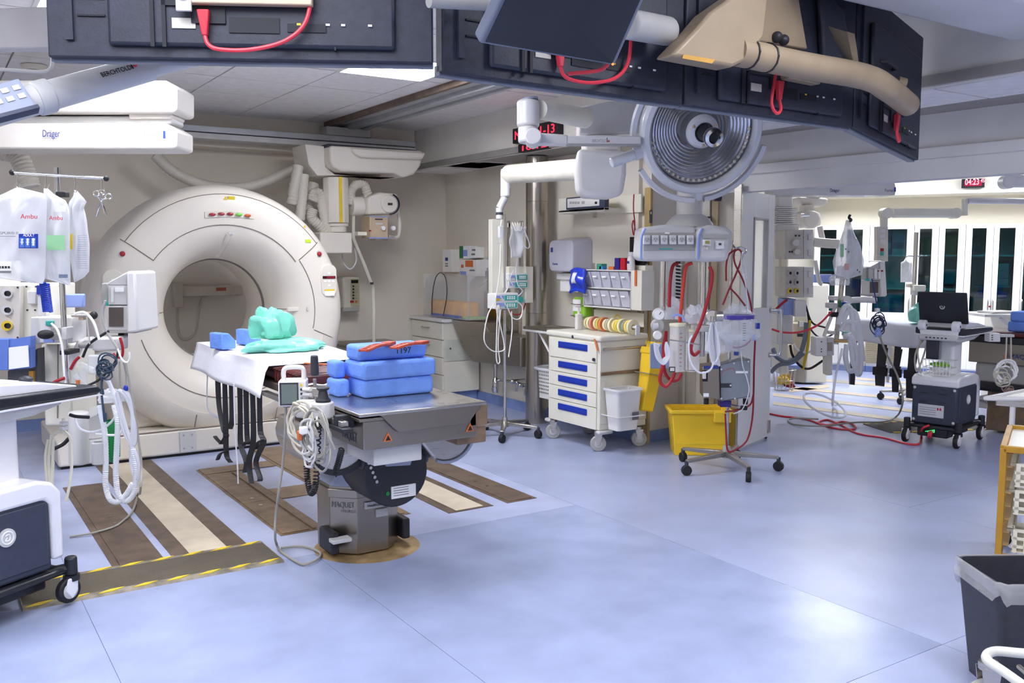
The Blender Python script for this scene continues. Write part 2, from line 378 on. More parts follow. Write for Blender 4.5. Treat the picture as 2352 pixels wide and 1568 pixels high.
# ---- second room
struct('wall_far', M().hull([tuple(FA), tuple(FB), tuple(FB-FN*.1), tuple(FA-FN*.1)], [tuple(p+V((0, 0, 3))) for p in (FA, FB, FB-FN*.1, FA-FN*.1)]), WALL2)
struct('baseboard_far', M().hull([tuple(FA), tuple(FB), tuple(FB+FN*.015), tuple(FA+FN*.015)], [tuple(p+V((0, 0, .1))) for p in (FA, FB, FB+FN*.015, FA+FN*.015)]), SKIRT)
struct('wall_side', M().hull([(XW+.1, 8.85, 0), tuple(FA), tuple(FA+V((0, .1, 0))), (XW+.1, 8.95, 0)], [(XW+.1, 8.85, 3), tuple(FA+V((0, 0, 3))), tuple(FA+V((0, .1, 3))), (XW+.1, 8.95, 3)]), WALL2)
SFP = (F0+FN*.62, FN)                    # soffit in front of the far wall, carries the clock
sa, sb = P(1700, 462, pl=SFP), P(2352, 436, pl=SFP)
sb = sa+(sb-sa)*3
zsf = P(2200, 444, pl=SFP).z
struct('wall_soffit_far', M().hull([(sa.x, sa.y, zsf), (sb.x, sb.y, zsf), tuple(FB+V((0, 0, zsf))), tuple(FA+V((0, 0, zsf)))], [(sa.x, sa.y, 3), (sb.x, sb.y, 3), tuple(FB+V((0, 0, 3))), tuple(FA+V((0, 0, 3)))]), WALL2)
struct('ceiling_far', M().box(5.0, 17, -4, 12, 2.7, 2.8), TILE)
for lx, ly, lz, hx, hy, st, lab, off in LAMPS2:
    t = thing('ceiling_lamp_offscreen' if off else 'ceiling_lamp', lab, 'lamp', (lx, ly, lz), group='ceiling panels in the adjoining room')
    M().box(-hx, hx, -hy, hy, .002, .01).done('diffuser', mat('lamp_glow_%d' % st, 'f4f6ff', .4, emit=st), t)
    m = M()
    for s in (-1, 1): m.box(-hx, hx, s*hy-.012, s*hy+.012, -.006, .012); m.box(s*hx-.012, s*hx+.012, -hy, hy, -.006, .012)
    m.done('frame', WHITE, t)
# ---- end of the right wall: niche, jamb and pillar between the rooms
PA, PB, PC = G(1488, 1016), G(1557, 1004), G(1692, 1012)
struct('wall_pillar', quadbox(M(), [(PA.x, PA.y), (PB.x, PB.y), (PB.x+.02, PB.y+.3), (XW+.12, PA.y+.5), (XW+.04, PA.y+.12)], 0, 2.4), WALL)
struct('baseboard_pillar', quadbox(M(), [(PA.x-.008, PA.y-.012), (PB.x, PB.y-.012), (PB.x, PB.y), (PA.x, PA.y)], 0, .095), SKIRT)
struct('wall_jamb', quadbox(M(), [(PB.x, PB.y+.02), (PC.x, PC.y), (PC.x+.05, PC.y+.1), (PB.x+.02, PB.y+.3)], 0, 2.4), WALL)
struct('baseboard_jamb', quadbox(M(), [(PB.x, PB.y+.01), (PC.x, PC.y-.012), (PC.x, PC.y), (PB.x, PB.y+.02)], 0, .095), SKIRT)
def onjamb(px, w=.05, z0=0, z1=2.0, mt=None, name='trim', d=.03):
    u = (PC-PB).normalized(); n = V((u.y, -u.x, 0)); n = -n if n.dot(PB) > 0 else n
    p = P(px, 800, pl=(PB, n)); a = V((p.x, p.y, 0)); b = a+u*w
    return quadbox(M(), [tuple(a), tuple(b), tuple(b+n*d), tuple(a+n*d)], z0, z1)
struct('trim_15', onjamb(1600, .09), CREAM, bev=.006)
struct('trim_16', onjamb(1630, .05, d=.05), mat('jamb_tan', 'b7a684', .55), bev=.004)
struct('trim_17', onjamb(1570, .02, d=.02), CREAM)
m = M().box(PA.x-.025, PA.x, PA.y-.02, PA.y+.05, 0, 2.05)
struct('trim_18', m, mat('ochre_edge', 'b9a06a', .6, var=.1))
def pp(l, **k): return [P(x, y, **k) for x, y in l]
# ================================================================ CT SCANNER
GT = thing('ct_scanner', 'large cream ring shaped CT scanner gantry with a round bore', 'scanner', (2.0, 7.1, 0)); ZR = 1.08
prof = [(.41, .42), (.413, .34), (.425, .27), (.45, .19), (.49, .12), (.545, .065), (.61, .025), (.67, .006), (.75, 0), (.84, .004), (.9, .02), (.94, .05), (.965, .1), (.975, .16)]
def yf(r):
    for (a, ya), (b, yb) in zip(prof, prof[1:]):
        if r <= b: return ya+(yb-ya)*max(0, (r-a)/(b-a))
    return .16
def gp(x, z, d=.004): return V((x, yf(math.hypot(x, z))-d, ZR+z))
M().lathe(prof, (0, 0, ZR), 'y', 96).done('front_cover', GANTRY, GT, smooth=60)
M().lathe([(.975, .16), (.985, .2), (.985, .45), (.96, .75), (.9, .86), (.41, .9)], (0, 0, ZR), 'y', 96).done('outer_shell', GANTD, GT, smooth=50)
M().lathe([(.41, .42), (.405, .46), (.405, .86), (.41, .9)], (0, 0, ZR), 'y', 72).done('bore_liner', GANTRY, GT)
M().lathe([(.412, .395), (.4, .4), (.4, .425), (.412, .43)], (0, 0, ZR), 'y', 72).done('bore_ring', mat('bore_ring', '6e6a66', .4), GT)
lowp = [(.8, -.012), (.88, -.004), (.93, .03), (.97, .08), (.99, .15), (.99, .5)]
M().lathe([(.8, .01)]+lowp, (0, 0, ZR), 'y', 48, math.radians(196), math.radians(344)).done('lower_cover', GANTD, GT, smooth=60)
GAP = mat('panel_gap', '857b70', .8)
def arc(r, a0, a1, n=24, d=.002): return [gp(r*math.cos(a0+(a1-a0)*i/n), r*math.sin(a0+(a1-a0)*i/n), d) for i in range(n+1)]
R_ = math.radians
for path in (arc(.67, R_(35), R_(143.5)), arc(.67, R_(196), R_(330)), arc(.7, R_(-13), R_(34)), [gp(-.756+.219*t/6, .555-.158*t/6, .002) for t in range(7)], [gp(.744-.17*t/6, .54-.143*t/6, .002) for t in range(7)],
             [gp(.69+.2*t/4, -.17-.09*t/4, .002) for t in range(5)], [gp(.41+.09*t/5, .0, .003) for t in range(6)], [gp(-.41-.14*t/5, .0, .003) for t in range(6)],
             arc(.905, R_(36), R_(144), 24, .001)):
    M().tube(path, .0035 if path[0] != path[-1] else .003, 6, 1).done('panel_gap', GAP, GT)
for x in (-.27, .36): M().tube([V((x, -.016, ZR-.78)), V((x-.015, -.012, ZR-.86)), V((x-.015, .01, ZR-.93))], .004, 6, 1).done('panel_gap', GAP, GT)
zc = lambda x: ZR+.747+.012*math.cos((x-.03)*8)-.008; xs_ = [-.16+.38*i/12 for i in range(13)]; M().prism([(x, zc(x)-.024) for x in xs_]+[(x, zc(x)+.024) for x in xs_[::-1]], -.006, .02, 'y').done('indicator_strip', IVORY, GT, bev=.003)
for x, dz, c in ((-.105, -.002, 'a02a33'), (-.037, .004, 'a02a33'), (.03, .005, 'a02a33'), (.097, .002, '79d348'), (.165, -.004, 'd4622f')):
    M().sph(gp(x, .747+dz, .016), .027, (1, .35, .45), 14, 8).done('indicator_lamp', mat('indicator_'+c, c, .3, coat=.5), GT)
m = M(); m.tube([gp(.0, .43, .004), gp(.012, .52, .008), gp(.03, .6, .006)], .022, 8, 4, flat=.5).done('handle', IVORY, GT)
M().tube([gp(.025, .6, .006), gp(.05, .605, .008)], .014, 8, 2).done('handle_recess', GREYL, GT)
for s, zz in ((1, .23), (-1, .2)):
    cx = s*.825
    m = M(); m.prism([(cx+.07*math.cos(t*pi/12)*1, ZR+zz+(.075 if math.sin(t*pi/12) > 0 else -.075)+.06*math.sin(t*pi/12)) for t in range(24)], yf(.83)-.008, yf(.83)+.03, 'y'); cp = m.done('control_panel', IVORY, GT, bev=.006)
    y = yf(.83)-.009
    M().box(cx-.055, cx+.055, y-.003, y, ZR+zz+.015, ZR+zz+.037).done('display', mat('panel_display', '3a1016', .2), cp)
    M().box(cx-.02, cx+.05, y-.004, y-.003, ZR+zz+.019, ZR+zz+.033).done('lit_digits', mat('dim_led', '8e1c2c', .3), cp)
    for bx, bz in ((0, .06), (-.035, -.005), (0, -.005), (.035, -.005), (0, -.04)): M().box(cx+bx-.012, cx+bx+.012, y-.003, y, ZR+zz+bz-.007, ZR+zz+bz+.007).done('key', PAPER, cp)
    M().box(cx-.04, cx+.045, y-.003, y, ZR+zz-.125, ZR+zz-.075).done('label_plate', PAPER, cp); M().box(cx-.04, cx+.045, y-.004, y, ZR+zz-.085, ZR+zz-.072).done('label_stripe', YELM, cp)
    b = M().lathe([(.001, -.022), (.016, -.018), (.02, -.006), (.02, 0)], gp(s*.75, .447, 0), 'y', 16).done('emergency_button', RED, GT)
    M().lathe([(.021, -.004), (.03, -.002), (.03, .004)], gp(s*.75, .447, 0), 'y', 16).done('button_collar', GREYL, GT)
M().ob(gp(.57, .0, .0), (.17, .012, .035)).done('grip_recess', IVORY, GT, bev=.005); M().ob(gp(.64, .003, .007), (.015, .006, .026)).done('grip_insert', GREYL, GT)
M().ob(gp(-.55, .0, .0), (.1, .012, .035)).done('grip_recess', IVORY, GT, bev=.005)
M().ob(gp(.655, .55, .003), (.05, .008, .026)).done('status_window', mat('status_lime', 'c6e23c', .3), GT, bev=.003)
M().ob(gp(.05, .874, .003), (.05, .01, .026), rot('X', .4)).done('warning_label', YELM, GT); M().prism([(-.015, 0), (.015, 0), (0, .024)], -.004, .004, 'y').done('warning_triangle', YELM, GT).location = gp(.005, .862, .004)
M().prism([(-.012, 0), (.012, 0), (0, .02)], -.004, .004, 'y').done('warning_triangle', YELM, GT).location = gp(.64, .66, .004)
pb = M().box(-1.24, 1.1, -.05, 1.0, .02, .2).done('plinth', GANTRY, GT, bev=.015)
M().box(-1.22, 1.08, -.03, .98, 0, .02).done('plinth_foot', BLACK, GT)
for x, wd in ((-.35, .12), (.62, .12), (-1.02, .1)):
    q = M().box(x-wd/2, x+wd/2, -.058, -.05, .03, .19).done('bracket_plate', GREYL, pb, bev=.003)
    for dx in (-.03, .03):
        for z in (.06, .16): M().cyl((x+dx, -.062, z), (x+dx, -.058, z), .008, n=8).done('screw', GREY, pb)
M().tube([(-1.15, -.045, .2), (-.4, -.045, .205), (1.05, -.045, .2)], .005, 6, 1).done('plinth_gap', GAP, pb)
for x in (-.02, .38): M().cyl((x, -.02, ZR-.87), (x, .0, ZR-.87), .012, n=10).done('screw', GREY, GT)
for s in (-1, 1):   # pedestal sides
    M().prism([(s*.4, .2), (s*.78, .2), (s*.84, .5), (s*.8, .62)], .2, .75, 'y').done('pedestal', GANTD, GT, bev=.03, seg=3)

# ---- bracket and pendant cable on the wall behind the bore
T = thing('wall_bracket', 'dim beige wall arm with a hanging cable seen through the scanner bore', 'bracket', (2.2, YB, 1.2))
def wp(x, y): return P(x, y, Y=YB-.03)
BT = mat('bracket_beige', 'cfc6b4', .6)
a, b = wp(395, 648), wp(418, 705); M().box(a.x, b.x, YB-.1, YB, b.z, a.z).done('wall_box', BT, T, world=True, bev=.008)
a, b = wp(405, 657), wp(555, 677); M().box(a.x, b.x, YB-.08, YB-.02, b.z, a.z).done('arm', BT, T, world=True, bev=.006)
a, b = wp(493, 660), wp(516, 667); M().box(a.x, b.x, YB-.083, YB-.079, b.z, a.z).done('label_strip', mat('faded_red_label', 'a85a44', .6), T, world=True)
M().tube([wp(x, y) for x, y in ((408, 700), (408, 740), (414, 772), (432, 778), (450, 760), (456, 720), (462, 690), (476, 677))], .011, 8).done('cable', BT, T, world=True)

# ================================================================ OPERATING TABLE 1
OT = thing('operating_table', 'steel operating table with a blue foam stack and a white sheet, before the scanner', 'table', (1.87, 4.2, 0))
def od(m, *a, **k): return m.done(*a, par=OT, world=True, **k)
def octa(cx, cy, rx, ry, c=.4): return [(cx-rx, cy-ry*c), (cx-rx*c, cy-ry), (cx+rx*c, cy-ry), (cx+rx, cy-ry*c), (cx+rx, cy+ry*c), (cx+rx*c, cy+ry), (cx-rx*c, cy+ry), (cx-rx, cy+ry*c)]
colm = od(M().prism(octa(1.875, 4.37, .19, .19, .45), .01, .36), 'column', STEELD, bev=.004)
od(M().prism(octa(1.875, 4.37, .2, .2, .45), .3, .345), 'column_collar', STEELD, bev=.004)
od(M().prism(octa(1.88, 4.36, .2, .2, .5), .36, .5, poly2=octa(1.89, 4.3, .15, .18, .5)), 'column_neck', GREYB, bev=.01)
for x, y in ((1.672, 4.28), (2.085, 4.32)): od(M().box(x-.022, x+.022, y-.1, y+.07, .03, .14), 'foot_bracket', CHAR, bev=.01)
od(M().box(1.64, 1.74, 4.13, 4.19, .1, .12), 'foot_pedal', GREYL, bev=.004)
# drum of the tilt drive, facing the near end
dr = od(M().cyl((1.89, 3.93, .47), (1.89, 4.35, .47), .17, n=40), 'tilt_drum', CHAR, bev=.008)
od(M().box(1.72, 2.08, 3.94, 4.3, .49, .58), 'drum_hood', DARK, bev=.02)
od(M().prism([(1.78, .6), (2.0, .58), (2.0, .53), (1.97, .53), (1.96, .5), (1.83, .51), (1.82, .54), (1.79, .55)], 3.915, 3.94, 'y'), 'drum_plate', GREYB, bev=.004)
od(M().box(1.86, 1.99, 3.922, 3.93, .345, .405), 'type_plate', PAPER)
for z in (.36, .372, .384, .396): od(M().box(1.87, 1.95, 3.9205, 3.922, z-.0015, z+.0015), 'print_line', INKG)
od(M().cyl((1.84, 3.922, .375), (1.84, 3.93, .375), .01, n=12), 'green_dot', DGREEN)
for i in range(6): od(M().cyl((1.735+.01*i, 3.925, .56-.024*i), (1.735+.01*i, 3.935, .56-.024*i), .008, n=8), 'bolt', STEEL)
od(M().cyl((1.7, 3.99, .62), (2.2, 3.99, .6), .055, n=24), 'cross_shaft', GREYB)
# rounded side troughs under the frame
def lobe(cx, cz, r, a0, a1, n=14): return [(cx+r*math.cos(R_(a0+(a1-a0)*i/n)), cz+r*math.sin(R_(a0+(a1-a0)*i/n))) for i in range(n+1)]
od(M().prism([(1.47, .73)]+lobe(1.62, .66, .17, 180, 330)+[(1.85, .64), (1.85, .73)], 3.98, 4.4, 'y'), 'trough_cover', STEEL, bev=.012, seg=3)
od(M().prism([(1.95, .66), (2.0, .6)]+lobe(2.13, .66, .15, 240, 350)+[(2.3, .7), (2.3, .73), (1.95, .73)], 3.85, 4.4, 'y'), 'trough_cover', STEEL, bev=.012, seg=3)
od(M().prism(lobe(1.62, .66, .176, 185, 325)+lobe(1.62, .66, .15, 325, 185), 3.97, 4.0, 'y'), 'trough_rim', CHAR)
od(M().prism(lobe(2.13, .66, .158, 245, 348)+lobe(2.13, .66, .145, 348, 245), 3.84, 3.86, 'y'), 'trough_rim', GREYB)
fr = od(M().box(1.585, 2.16, 3.62, 4.55, .67, .8), 'frame', STEELD, bev=.006)
od(M().box(1.66, 1.9, 3.68, 4.3, .58, .67), 'frame_skirt', GREYL, bev=.004)
od(M().box(2.1, 2.26, 3.7, 3.9, .62, .7), 'end_block', BRONZE, bev=.006)
od(M().box(1.56, 2.17, 3.6, 4.62, .8, .815), 'underplate', STEELD, bev=.003)
od(M().prism([(1.6, .835), (2.17, .835), (2.1, .75), (1.74, .74), (1.66, .82)], 3.585, 3.61, 'y'), 'end_plate', STEELD, bev=.003)
od(M().box(2.12, 2.22, 3.62, 3.95, .72, .82), 'corner_bracket', BRONZE, bev=.006)
od(M().box(1.55, 2.19, 3.58, 4.5, .825, .84), 'foot_plate', STEEL, bev=.003)
od(M().box(1.56, 2.17, 4.48, 6.25, .8, .84), 'table_deck', mat('deck_dark', '54483f', .5, .3), bev=.004)
od(M().box(1.5, 1.535, 3.66, 4.75, .775, .8), 'side_rail', STEEL, bev=.003)
od(M().box(1.49, 1.54, 3.62, 4.2, .755, .775), 'rail_carrier', CHAR, bev=.004)
for y in (3.72, 4.05, 4.4): od(M().box(1.495, 1.58, y-.02, y+.02, .76, .82), 'rail_clamp', CHAR, bev=.004)
q = P(786, 1002, X=1.583); text('MAQUET', (1.584, q.y, q.z), (0, -1, 0), (0, 0, 1), .06, mat('ink_slate', '4a4e58', .6, var=0), OT, world=True, width=.16)
text('MAQUET', (1.69, 4.2735, .25), (.707, -.707, 0), (0, 0, 1), .04, INKG, OT, world=True, width=.12)
text('MAGNUS', (1.725, 4.2385, .225), (.707, -.707, 0), (0, 0, 1), .02, INKG, OT, world=True)
od(M().box(1.83, 1.955, 4.168, 4.181, .24, .275), 'type_strip', GREYL); od(M().box(1.89, 1.955, 4.168, 4.181, .19, .23), 'type_plate', GREYL)
text('Healthcare', (1.84, 4.167, .25), (1, 0, 0), (0, 0, 1), .02, INK, OT, world=True)
for x in (1.7, 2.12):
    od(M().prism([(x-.022, .7), (x+.022, .7), (x, .74)], 3.615, 3.619, 'y'), 'warning_triangle', ORANGE); od(M().prism([(x-.012, .705), (x+.012, .705), (x, .727)], 3.612, 3.616, 'y'), 'warning_sign', INK)
od(M().prism([(4.0, .73), (4.04, .73), (4.02, .765)], 1.578, 1.584, 'x'), 'warning_triangle', ORANGE)
# black straps hanging down the left side
for (x0, y0), *rest in [[(500, 858), (503, 930), (513, 985), (520, 1000), (508, 1020)], [(516, 868), (518, 950), (520, 1040), (530, 1062)], [(531, 876), (533, 960), (528, 985)], [(551, 888), (552, 960), (553, 1020), (566, 1060), (562, 1085)],
                        [(565, 894), (567, 990), (570, 1020)], [(580, 900), (582, 1010), (572, 1060), (578, 1110)], [(596, 908), (598, 990), (605, 1015), (588, 1060), (598, 1100), (588, 1105)]]:
    pts = pp([(x0, y0-12), (x0, y0)]+rest, X=1.54); w = .016; m = M()
    c = catmull(pts, 5)
    tw = random.uniform(-.3, .3)
    for a, b, i in zip(c, c[1:], range(99)):
        d = V((.8, -.55+.3*math.sin(i*.4+tw*9), 0))*w; e = V((.8, -.55+.3*math.sin(i*.4+.4+tw*9), 0))*w; th = V((.0015, .002, 0))
        m.hull([a-d-th, a+d-th, a+d+th, a-d+th], [b-e-th, b+e-th, b+e+th, b-e+th])
    od(m, 'restraint_strap', CHAR, smooth=0)
for q in (((508, 1018), (494, 1002)), ((520, 1035), (500, 1055)), ((576, 1015), (560, 1022)), ((604, 1010), (588, 1030))):
    a, b = pp(q, X=1.535); od(M().tube([a, (a+b)/2+V((-.01, 0, .01)), b], .014, 6, 3, flat=.35), 'strap_end', CHAR)
for l in ([(480, 815), (476, 880), (478, 940), (505, 960)], [(500, 815), (497, 890), (503, 945)], [(537, 880), (540, 990), (545, 1060), (547, 1110)]):
    od(M().tube(pp(l, X=1.46 if l[0][0] == 537 else 1.56), .011, 6, 5, flat=.3), 'white_ribbon', mat('ribbon_white', 'dfe0ea', .5, var=.03), label='white cloth ribbon')
# maroon pad with pleats at its near end
pad = od(M().box(1.58, 2.14, 4.36, 6.2, .842, .92), 'mattress', MAROON, bev=.03, seg=3)
for i in range(9): od(M().tube([(1.577, 4.4+i*.042, .85), (1.578, 4.4+i*.042, .9), (1.61, 4.4+i*.042, .918), (2.1, 4.4+i*.042, .918)], .007, 5, 2), 'pleat', MAROON)
pts = [V((1.6+.5*i/16, 4.353-.004*(i % 2), .868+.006*math.sin(i*1.7))) for i in range(17)]
od(M().tube(pts, .005, 5, 2), 'lacing_cord', PAPER)
od(M().tube([(1.74, 4.75, .932), (1.83, 4.6, .932), (1.95, 4.4, .93)], .005, 5, 3), 'orange_cord', ORANGE)
# ---- white sheet over the table
def shf(u, v):   # u along y, v across
    yy = 6.24-u*(1.42+.1*(1-v)**1.2); s = v*.86-.2       # s: distance across, negative hangs down the left side
    x0 = 1.56; zt = .932+.012*math.sin(u*9+v*4)*.4
    if s < 0: return (x0-.02-.06*min(1, -s*4)+.012*math.sin(u*11), yy, zt-.01+s*.8)
    return (x0-.02*(1-min(1, s*12))+s, yy, zt-(max(0, s-.6)**2)*3)
sh = M().grid(shf, 28, 30).done('bed_sheet', LINEN, None, solid=.003, smooth=60); solo(sh, 'plain white sheet draped over the table with the green plastic bag', 'sheet')
# ---- mint plastic bag crumpled on the sheet
rnd = random.Random(4)
def crumple(c, sx, sy, sz, mt, name, seed, n=20, k=14, amp=.35):
    r = random.Random(seed); ph = [(r.uniform(2, 6), r.uniform(2, 6), r.uniform(0, 6)) for _ in range(6)]
    m = M(); m.sph((0, 0, 0), 1, (1, 1, 1), n, k)
    for i, v in enumerate(m.v):
        d = 1+sum(amp/(j+1.5)*math.sin(a*v.x*2+b*v.y*2+p+v.z*3) for j, (a, b, p) in enumerate(ph))*.7+r.uniform(-.09, .09)
        m.v[i] = V((v.x*d*sx, v.y*d*sy, max(v.z*d*sz, -.35*sz)))+V(c)
    return m
bm_ = crumple((.03, 0, .02), .24, .16, .05, MINT, 'bag', 3, 26, 16, .55); b2 = crumple((-.02, .06, .12), .13, .07, .13, MINT, 'bag', 9, 22, 14, .6)
bc = P(640, 806, Z=.937)
T = thing('plastic_bag', 'crumpled mint green plastic bag lying on the white sheet', 'bag', tuple(bc))
bm_.done('bag_body', MINT, T, smooth=20, sub=1); b2.done('bag_neck', MINT, T, smooth=20, sub=1)
# ---- foam blocks
def foam(x0, x1, y0, y1, z0, z1, label, rz=0, shear=0):
    c = ((x0+x1)/2, (y0+y1)/2, z0); m = M(); h = z1-z0; a, b = (x1-x0)/2, (y1-y0)/2
    m.hull([(-a, -b+shear, 0), (a, -b+shear, 0), (a, b, 0), (-a, b, 0)], [(-a, -b, h), (a, -b, h), (a, b, h), (-a, b, h)])
    o = m.done('foam_block', FOAM, None, bev=.018, seg=3); o.location = c; o.rotation_euler = (0, 0, rz); MW[o.name] = Matrix.Translation(V(c)) @ Matrix.Rotation(rz, 4, 'Z')
    return tag(o, label, 'foam block', 'blue foam blocks stacked on the table end')
foam(1.735, 2.11, 3.95, 4.15, .841, .928, 'blue foam positioning block lying on the steel plate, bottom of its stack')
foam(1.725, 2.12, 3.94, 4.16, .929, 1.015, 'blue foam block in the middle of the stack of three', .02)
fb = foam(1.725, 2.085, 3.955, 4.14, 1.016, 1.09, 'blue foam block marked 1197 with red straps on top of its stack', -.01, .03)
text('1197', (-.0, -.093, .03), (1, 0, 0), (0, 0, 1), .042, INK, fb)
foam(1.645, 1.715, 4.06, 4.2, .841, .925, 'small blue foam wedge standing on the plate beside the stack')
foam(1.655, 1.712, 4.1, 4.22, .926, 1.01, 'small blue foam wedge leaning behind the stack, above another')
for k, (x, y) in enumerate(((512, 800), (571, 790))):
    c = P(x, y, Z=.9385); o = M().prism([(-.05, 0), (.05, 0), (.05, .05), (0, .1), (-.05, .1)], -.07, .07, 'y').done('head_pad', FOAM, None, bev=.008)
    o.location = c; o.rotation_euler = (0, 0, .3); tag(o, ['blue foam head pad at the table corner beside the white ribbons', 'blue foam head pad at the table end beside the green bag'][k], 'foam pad')
hp = P(495, 806, Z=.9); M().box(1.565, 2.15, 6.0, 6.42, .875, .89).done('head_plate', CHAR, OT, world=True, bev=.01)
# ---- red rubber straps on the stack
for k, l in enumerate(([(835, 803), (860, 797), (893, 788)], [(905, 797), (935, 791), (968, 786)])):
    pts = [P(x, y, Z=1.1) for x, y in l]; c = pts[1]
    T = thing('rubber_strap', ['perforated red rubber strap lying on the top foam block by its left end', 'perforated red rubber strap lying on the top foam block by its right end'][k], 'strap', (c.x, c.y, 1.091), group='red rubber straps on the foam')
    u = (pts[2]-pts[0]); u.z = 0; L_ = u.length; u.normalize(); n = V((-u.y, u.x, 0)); m = M()
    for s in (-1, 1): a = pts[0]+n*s*.018; a.z = 1.096; b = a+u*L_; m.tube([a, (a+b)/2+V((0, 0, .008)), b], .007, 6, 4)
    for i in range(9): p = pts[0]+u*L_*i/8; p.z = 1.097+.006*math.sin(pi*i/8); m.tube([p-n*.018, p+n*.018], .005, 5, 1)
    m.done('strap_band', mat('strap_red', 'b5482e', .45), T, world=True)
    e = pts[2].copy(); e.z = 1.1; M().ob(e, (.07, .05, .016), rot('Z', math.atan2(u.y, u.x))).done('buckle', mat('strap_red', 'b5482e'), T, world=True, bev=.004)
# ---- patient monitor clamped to the left rail
c = P(668, 900, X=1.42); T = thing('patient_monitor', 'small white vital signs monitor with a handle clamped to the table rail', 'monitor', tuple(c), -.45)
bd = M().box(-.05, .075, -.06, .06, -.06, .06).done('body', WHITE, T, bev=.008)
M().box(-.035, .035, -.064, -.06, -.045, .045).done('screen', mat('lcd_grey', '6f7a72', .2), bd); M().box(-.043, .041, -.0625, -.06, -.052, .052).done('bezel', DARK, bd)
for i in range(5): M().cyl((.055, -.065, .04-.02*i), (.055, -.06, .04-.02*i), .006, n=8).done('key', [YELM, DARK, DARK, GREY, GREYL][i], bd)
M().tube([(-.03, 0, .055), (-.03, 0, .1), (-.01, 0, .115), (.045, 0, .115), (.06, 0, .1), (.06, 0, .055)], .011, 8, 3).done('handle', WHITE, T)
M().box(.075, .13, -.02, .03, -.02, .02).done('clamp', STEEL, T, bev=.003); M().cyl((.11, 0, -.05), (.11, 0, .06), .008).done('clamp_post', STEEL, T)
M().cyl((.11, 0, .075), (.11, 0, .17), .021, .017, 14).done('clamp_knob', DARK, T, bev=.006)
for z in (.02, -.005): M().cyl((.06, -.055, z), (.1, -.1, z+.005), .009, n=8).done('plug', WHITE, T)
# ---- joystick hand control
c = P(728, 940, X=1.46); T = thing('joystick_control', 'grey teardrop hand control with a black joystick on the table rail', 'controller', tuple(c), -.75)
M().prism([(-.1, -.01), (-.085, -.035), (-.02, -.052), (.05, -.052), (.075, -.03), (.075, .03), (.05, .052), (-.02, .05), (-.085, .03)], -.035, .035, poly2=[(-.095, -.01), (-.08, -.03), (-.02, -.047), (.05, -.047), (.07, -.03), (.07, .03), (.05, .047), (-.02, .046), (-.08, .027)]).done('housing', GREYL, T, bev=.008)
M().prism([(-.09, -.01), (-.08, -.02), (-.02, -.03), (-.02, .03), (-.08, .02)], .035, .039).done('keypad', PAPER, T)
M().lathe([(.034, .035), (.034, .045), (.024, .055), (.018, .085), (.026, .09), (.03, .098), (.018, .108), (.001, .11)], (.03, 0, 0), n=20).done('joystick', CHAR, T)
M().cyl((.03, 0, -.08), (.03, 0, -.03), .012, n=10).done('cable_gland', CHAR, T)
# ---- cables on the table side
def loops(c, r, n, seed, ax=(1, 0, 0), up=(0, 0, 1), ry=1, spread=.25, step=14):
    rr = random.Random(seed); a, b = V(ax), V(up); nn = a.cross(b); out = []
    for i in range(n):
        q = r*(1+rr.uniform(-spread, spread)); o = V(c)+a*rr.uniform(-.02, .02)+b*rr.uniform(-.03, .03)
        for j in range(step): t = 2*pi*j/step; out.append(o+a*(q*math.cos(t))+b*(q*ry*math.sin(t))+nn*rr.uniform(-.012, .012))
    return out
CBL = mat('cable_beige', 'c6bfae', .5); CBG = mat('cable_grey', '9d9a90', .5)
T = thing('monitor_cable_coil', 'bundle of beige monitor cables coiled below the hand control', 'cable', tuple(P(705, 985, X=1.44)))
M().tube(loops(P(690, 978, X=1.35), .085, 5, 1, (.2, -1, 0), spread=.18), .006, 6, 3).done('coil', CBL, T, world=True)
M().tube(loops(P(730, 1008, X=1.345), .075, 5, 2, (.2, -1, 0), ry=1.15), .005, 6, 3).done('coil', CBG, T, world=True)
M().tube(loops(P(705, 1018, X=1.32), .05, 4, 5, (.2, -1, 0), ry=1.6), .005, 6, 3).done('coil', GREYL, T, world=True)
M().ob(P(697, 988, X=1.3), (.03, .03, .03)).done('tape_tie', PAPER, T, world=True, bev=.004); M().ob(P(688, 1000, X=1.3), (.018, .02, .04)).done('orange_clip', ORANGE, T, world=True, bev=.003)
for l in ([(700, 930), (702, 945), (698, 962)], [(728, 958), (728, 968), (730, 978)]): M().tube([P(*l[0], X=1.41), P(*l[1], X=1.37), P(*l[2], X=1.35)], .005, 6).done('lead', CBL, T, world=True)
T = thing('power_cable', 'long grey cable hanging from the monitor and looping over the floor', 'cable', tuple(G(640, 1270)))
M().tube(pp([(657, 930), (655, 980), (650, 1060)], X=1.4)+pp([(640, 1130), (633, 1190), (632, 1230)], X=1.37)+[P(634, 1245, Z=.05)]+[P(x, y, Z=.012) for x, y in ((645, 1265), (690, 1294), (715, 1291), (732, 1281), (736, 1270), (718, 1260), (690, 1254), (645, 1258))], .0065, 8, 6).done('cord', CBG, T, world=True)
def coilcord(pts, r, turns, rt, n=5):
    p = catmull(pts, 10); N = len(p)-1; out = []
    K = turns*8
    for i in range(K+1):
        f = i/K*N; j = min(int(f), N-1); q = p[j].lerp(p[j+1], f-j); d = (p[j+1]-p[j]).normalized(); u = d.cross(V((1, .3, 0))).normalized(); w_ = d.cross(u); t = 2*pi*i/8
        out.append(q+u*r*math.cos(t)+w_*r*math.sin(t))
    return M().tube(out, rt, n, 1)
T = thing('spiral_cable', 'black spiral cord hanging in a loop below the hand control', 'cord', tuple(P(715, 1000, X=1.45)))
coilcord(pp([(704, 1068), (707, 1105), (715, 1132), (724, 1115), (728, 1060), (731, 990), (733, 960)], X=1.43), .012, 40, .0035).done('spiral', BLACK, T, world=True)
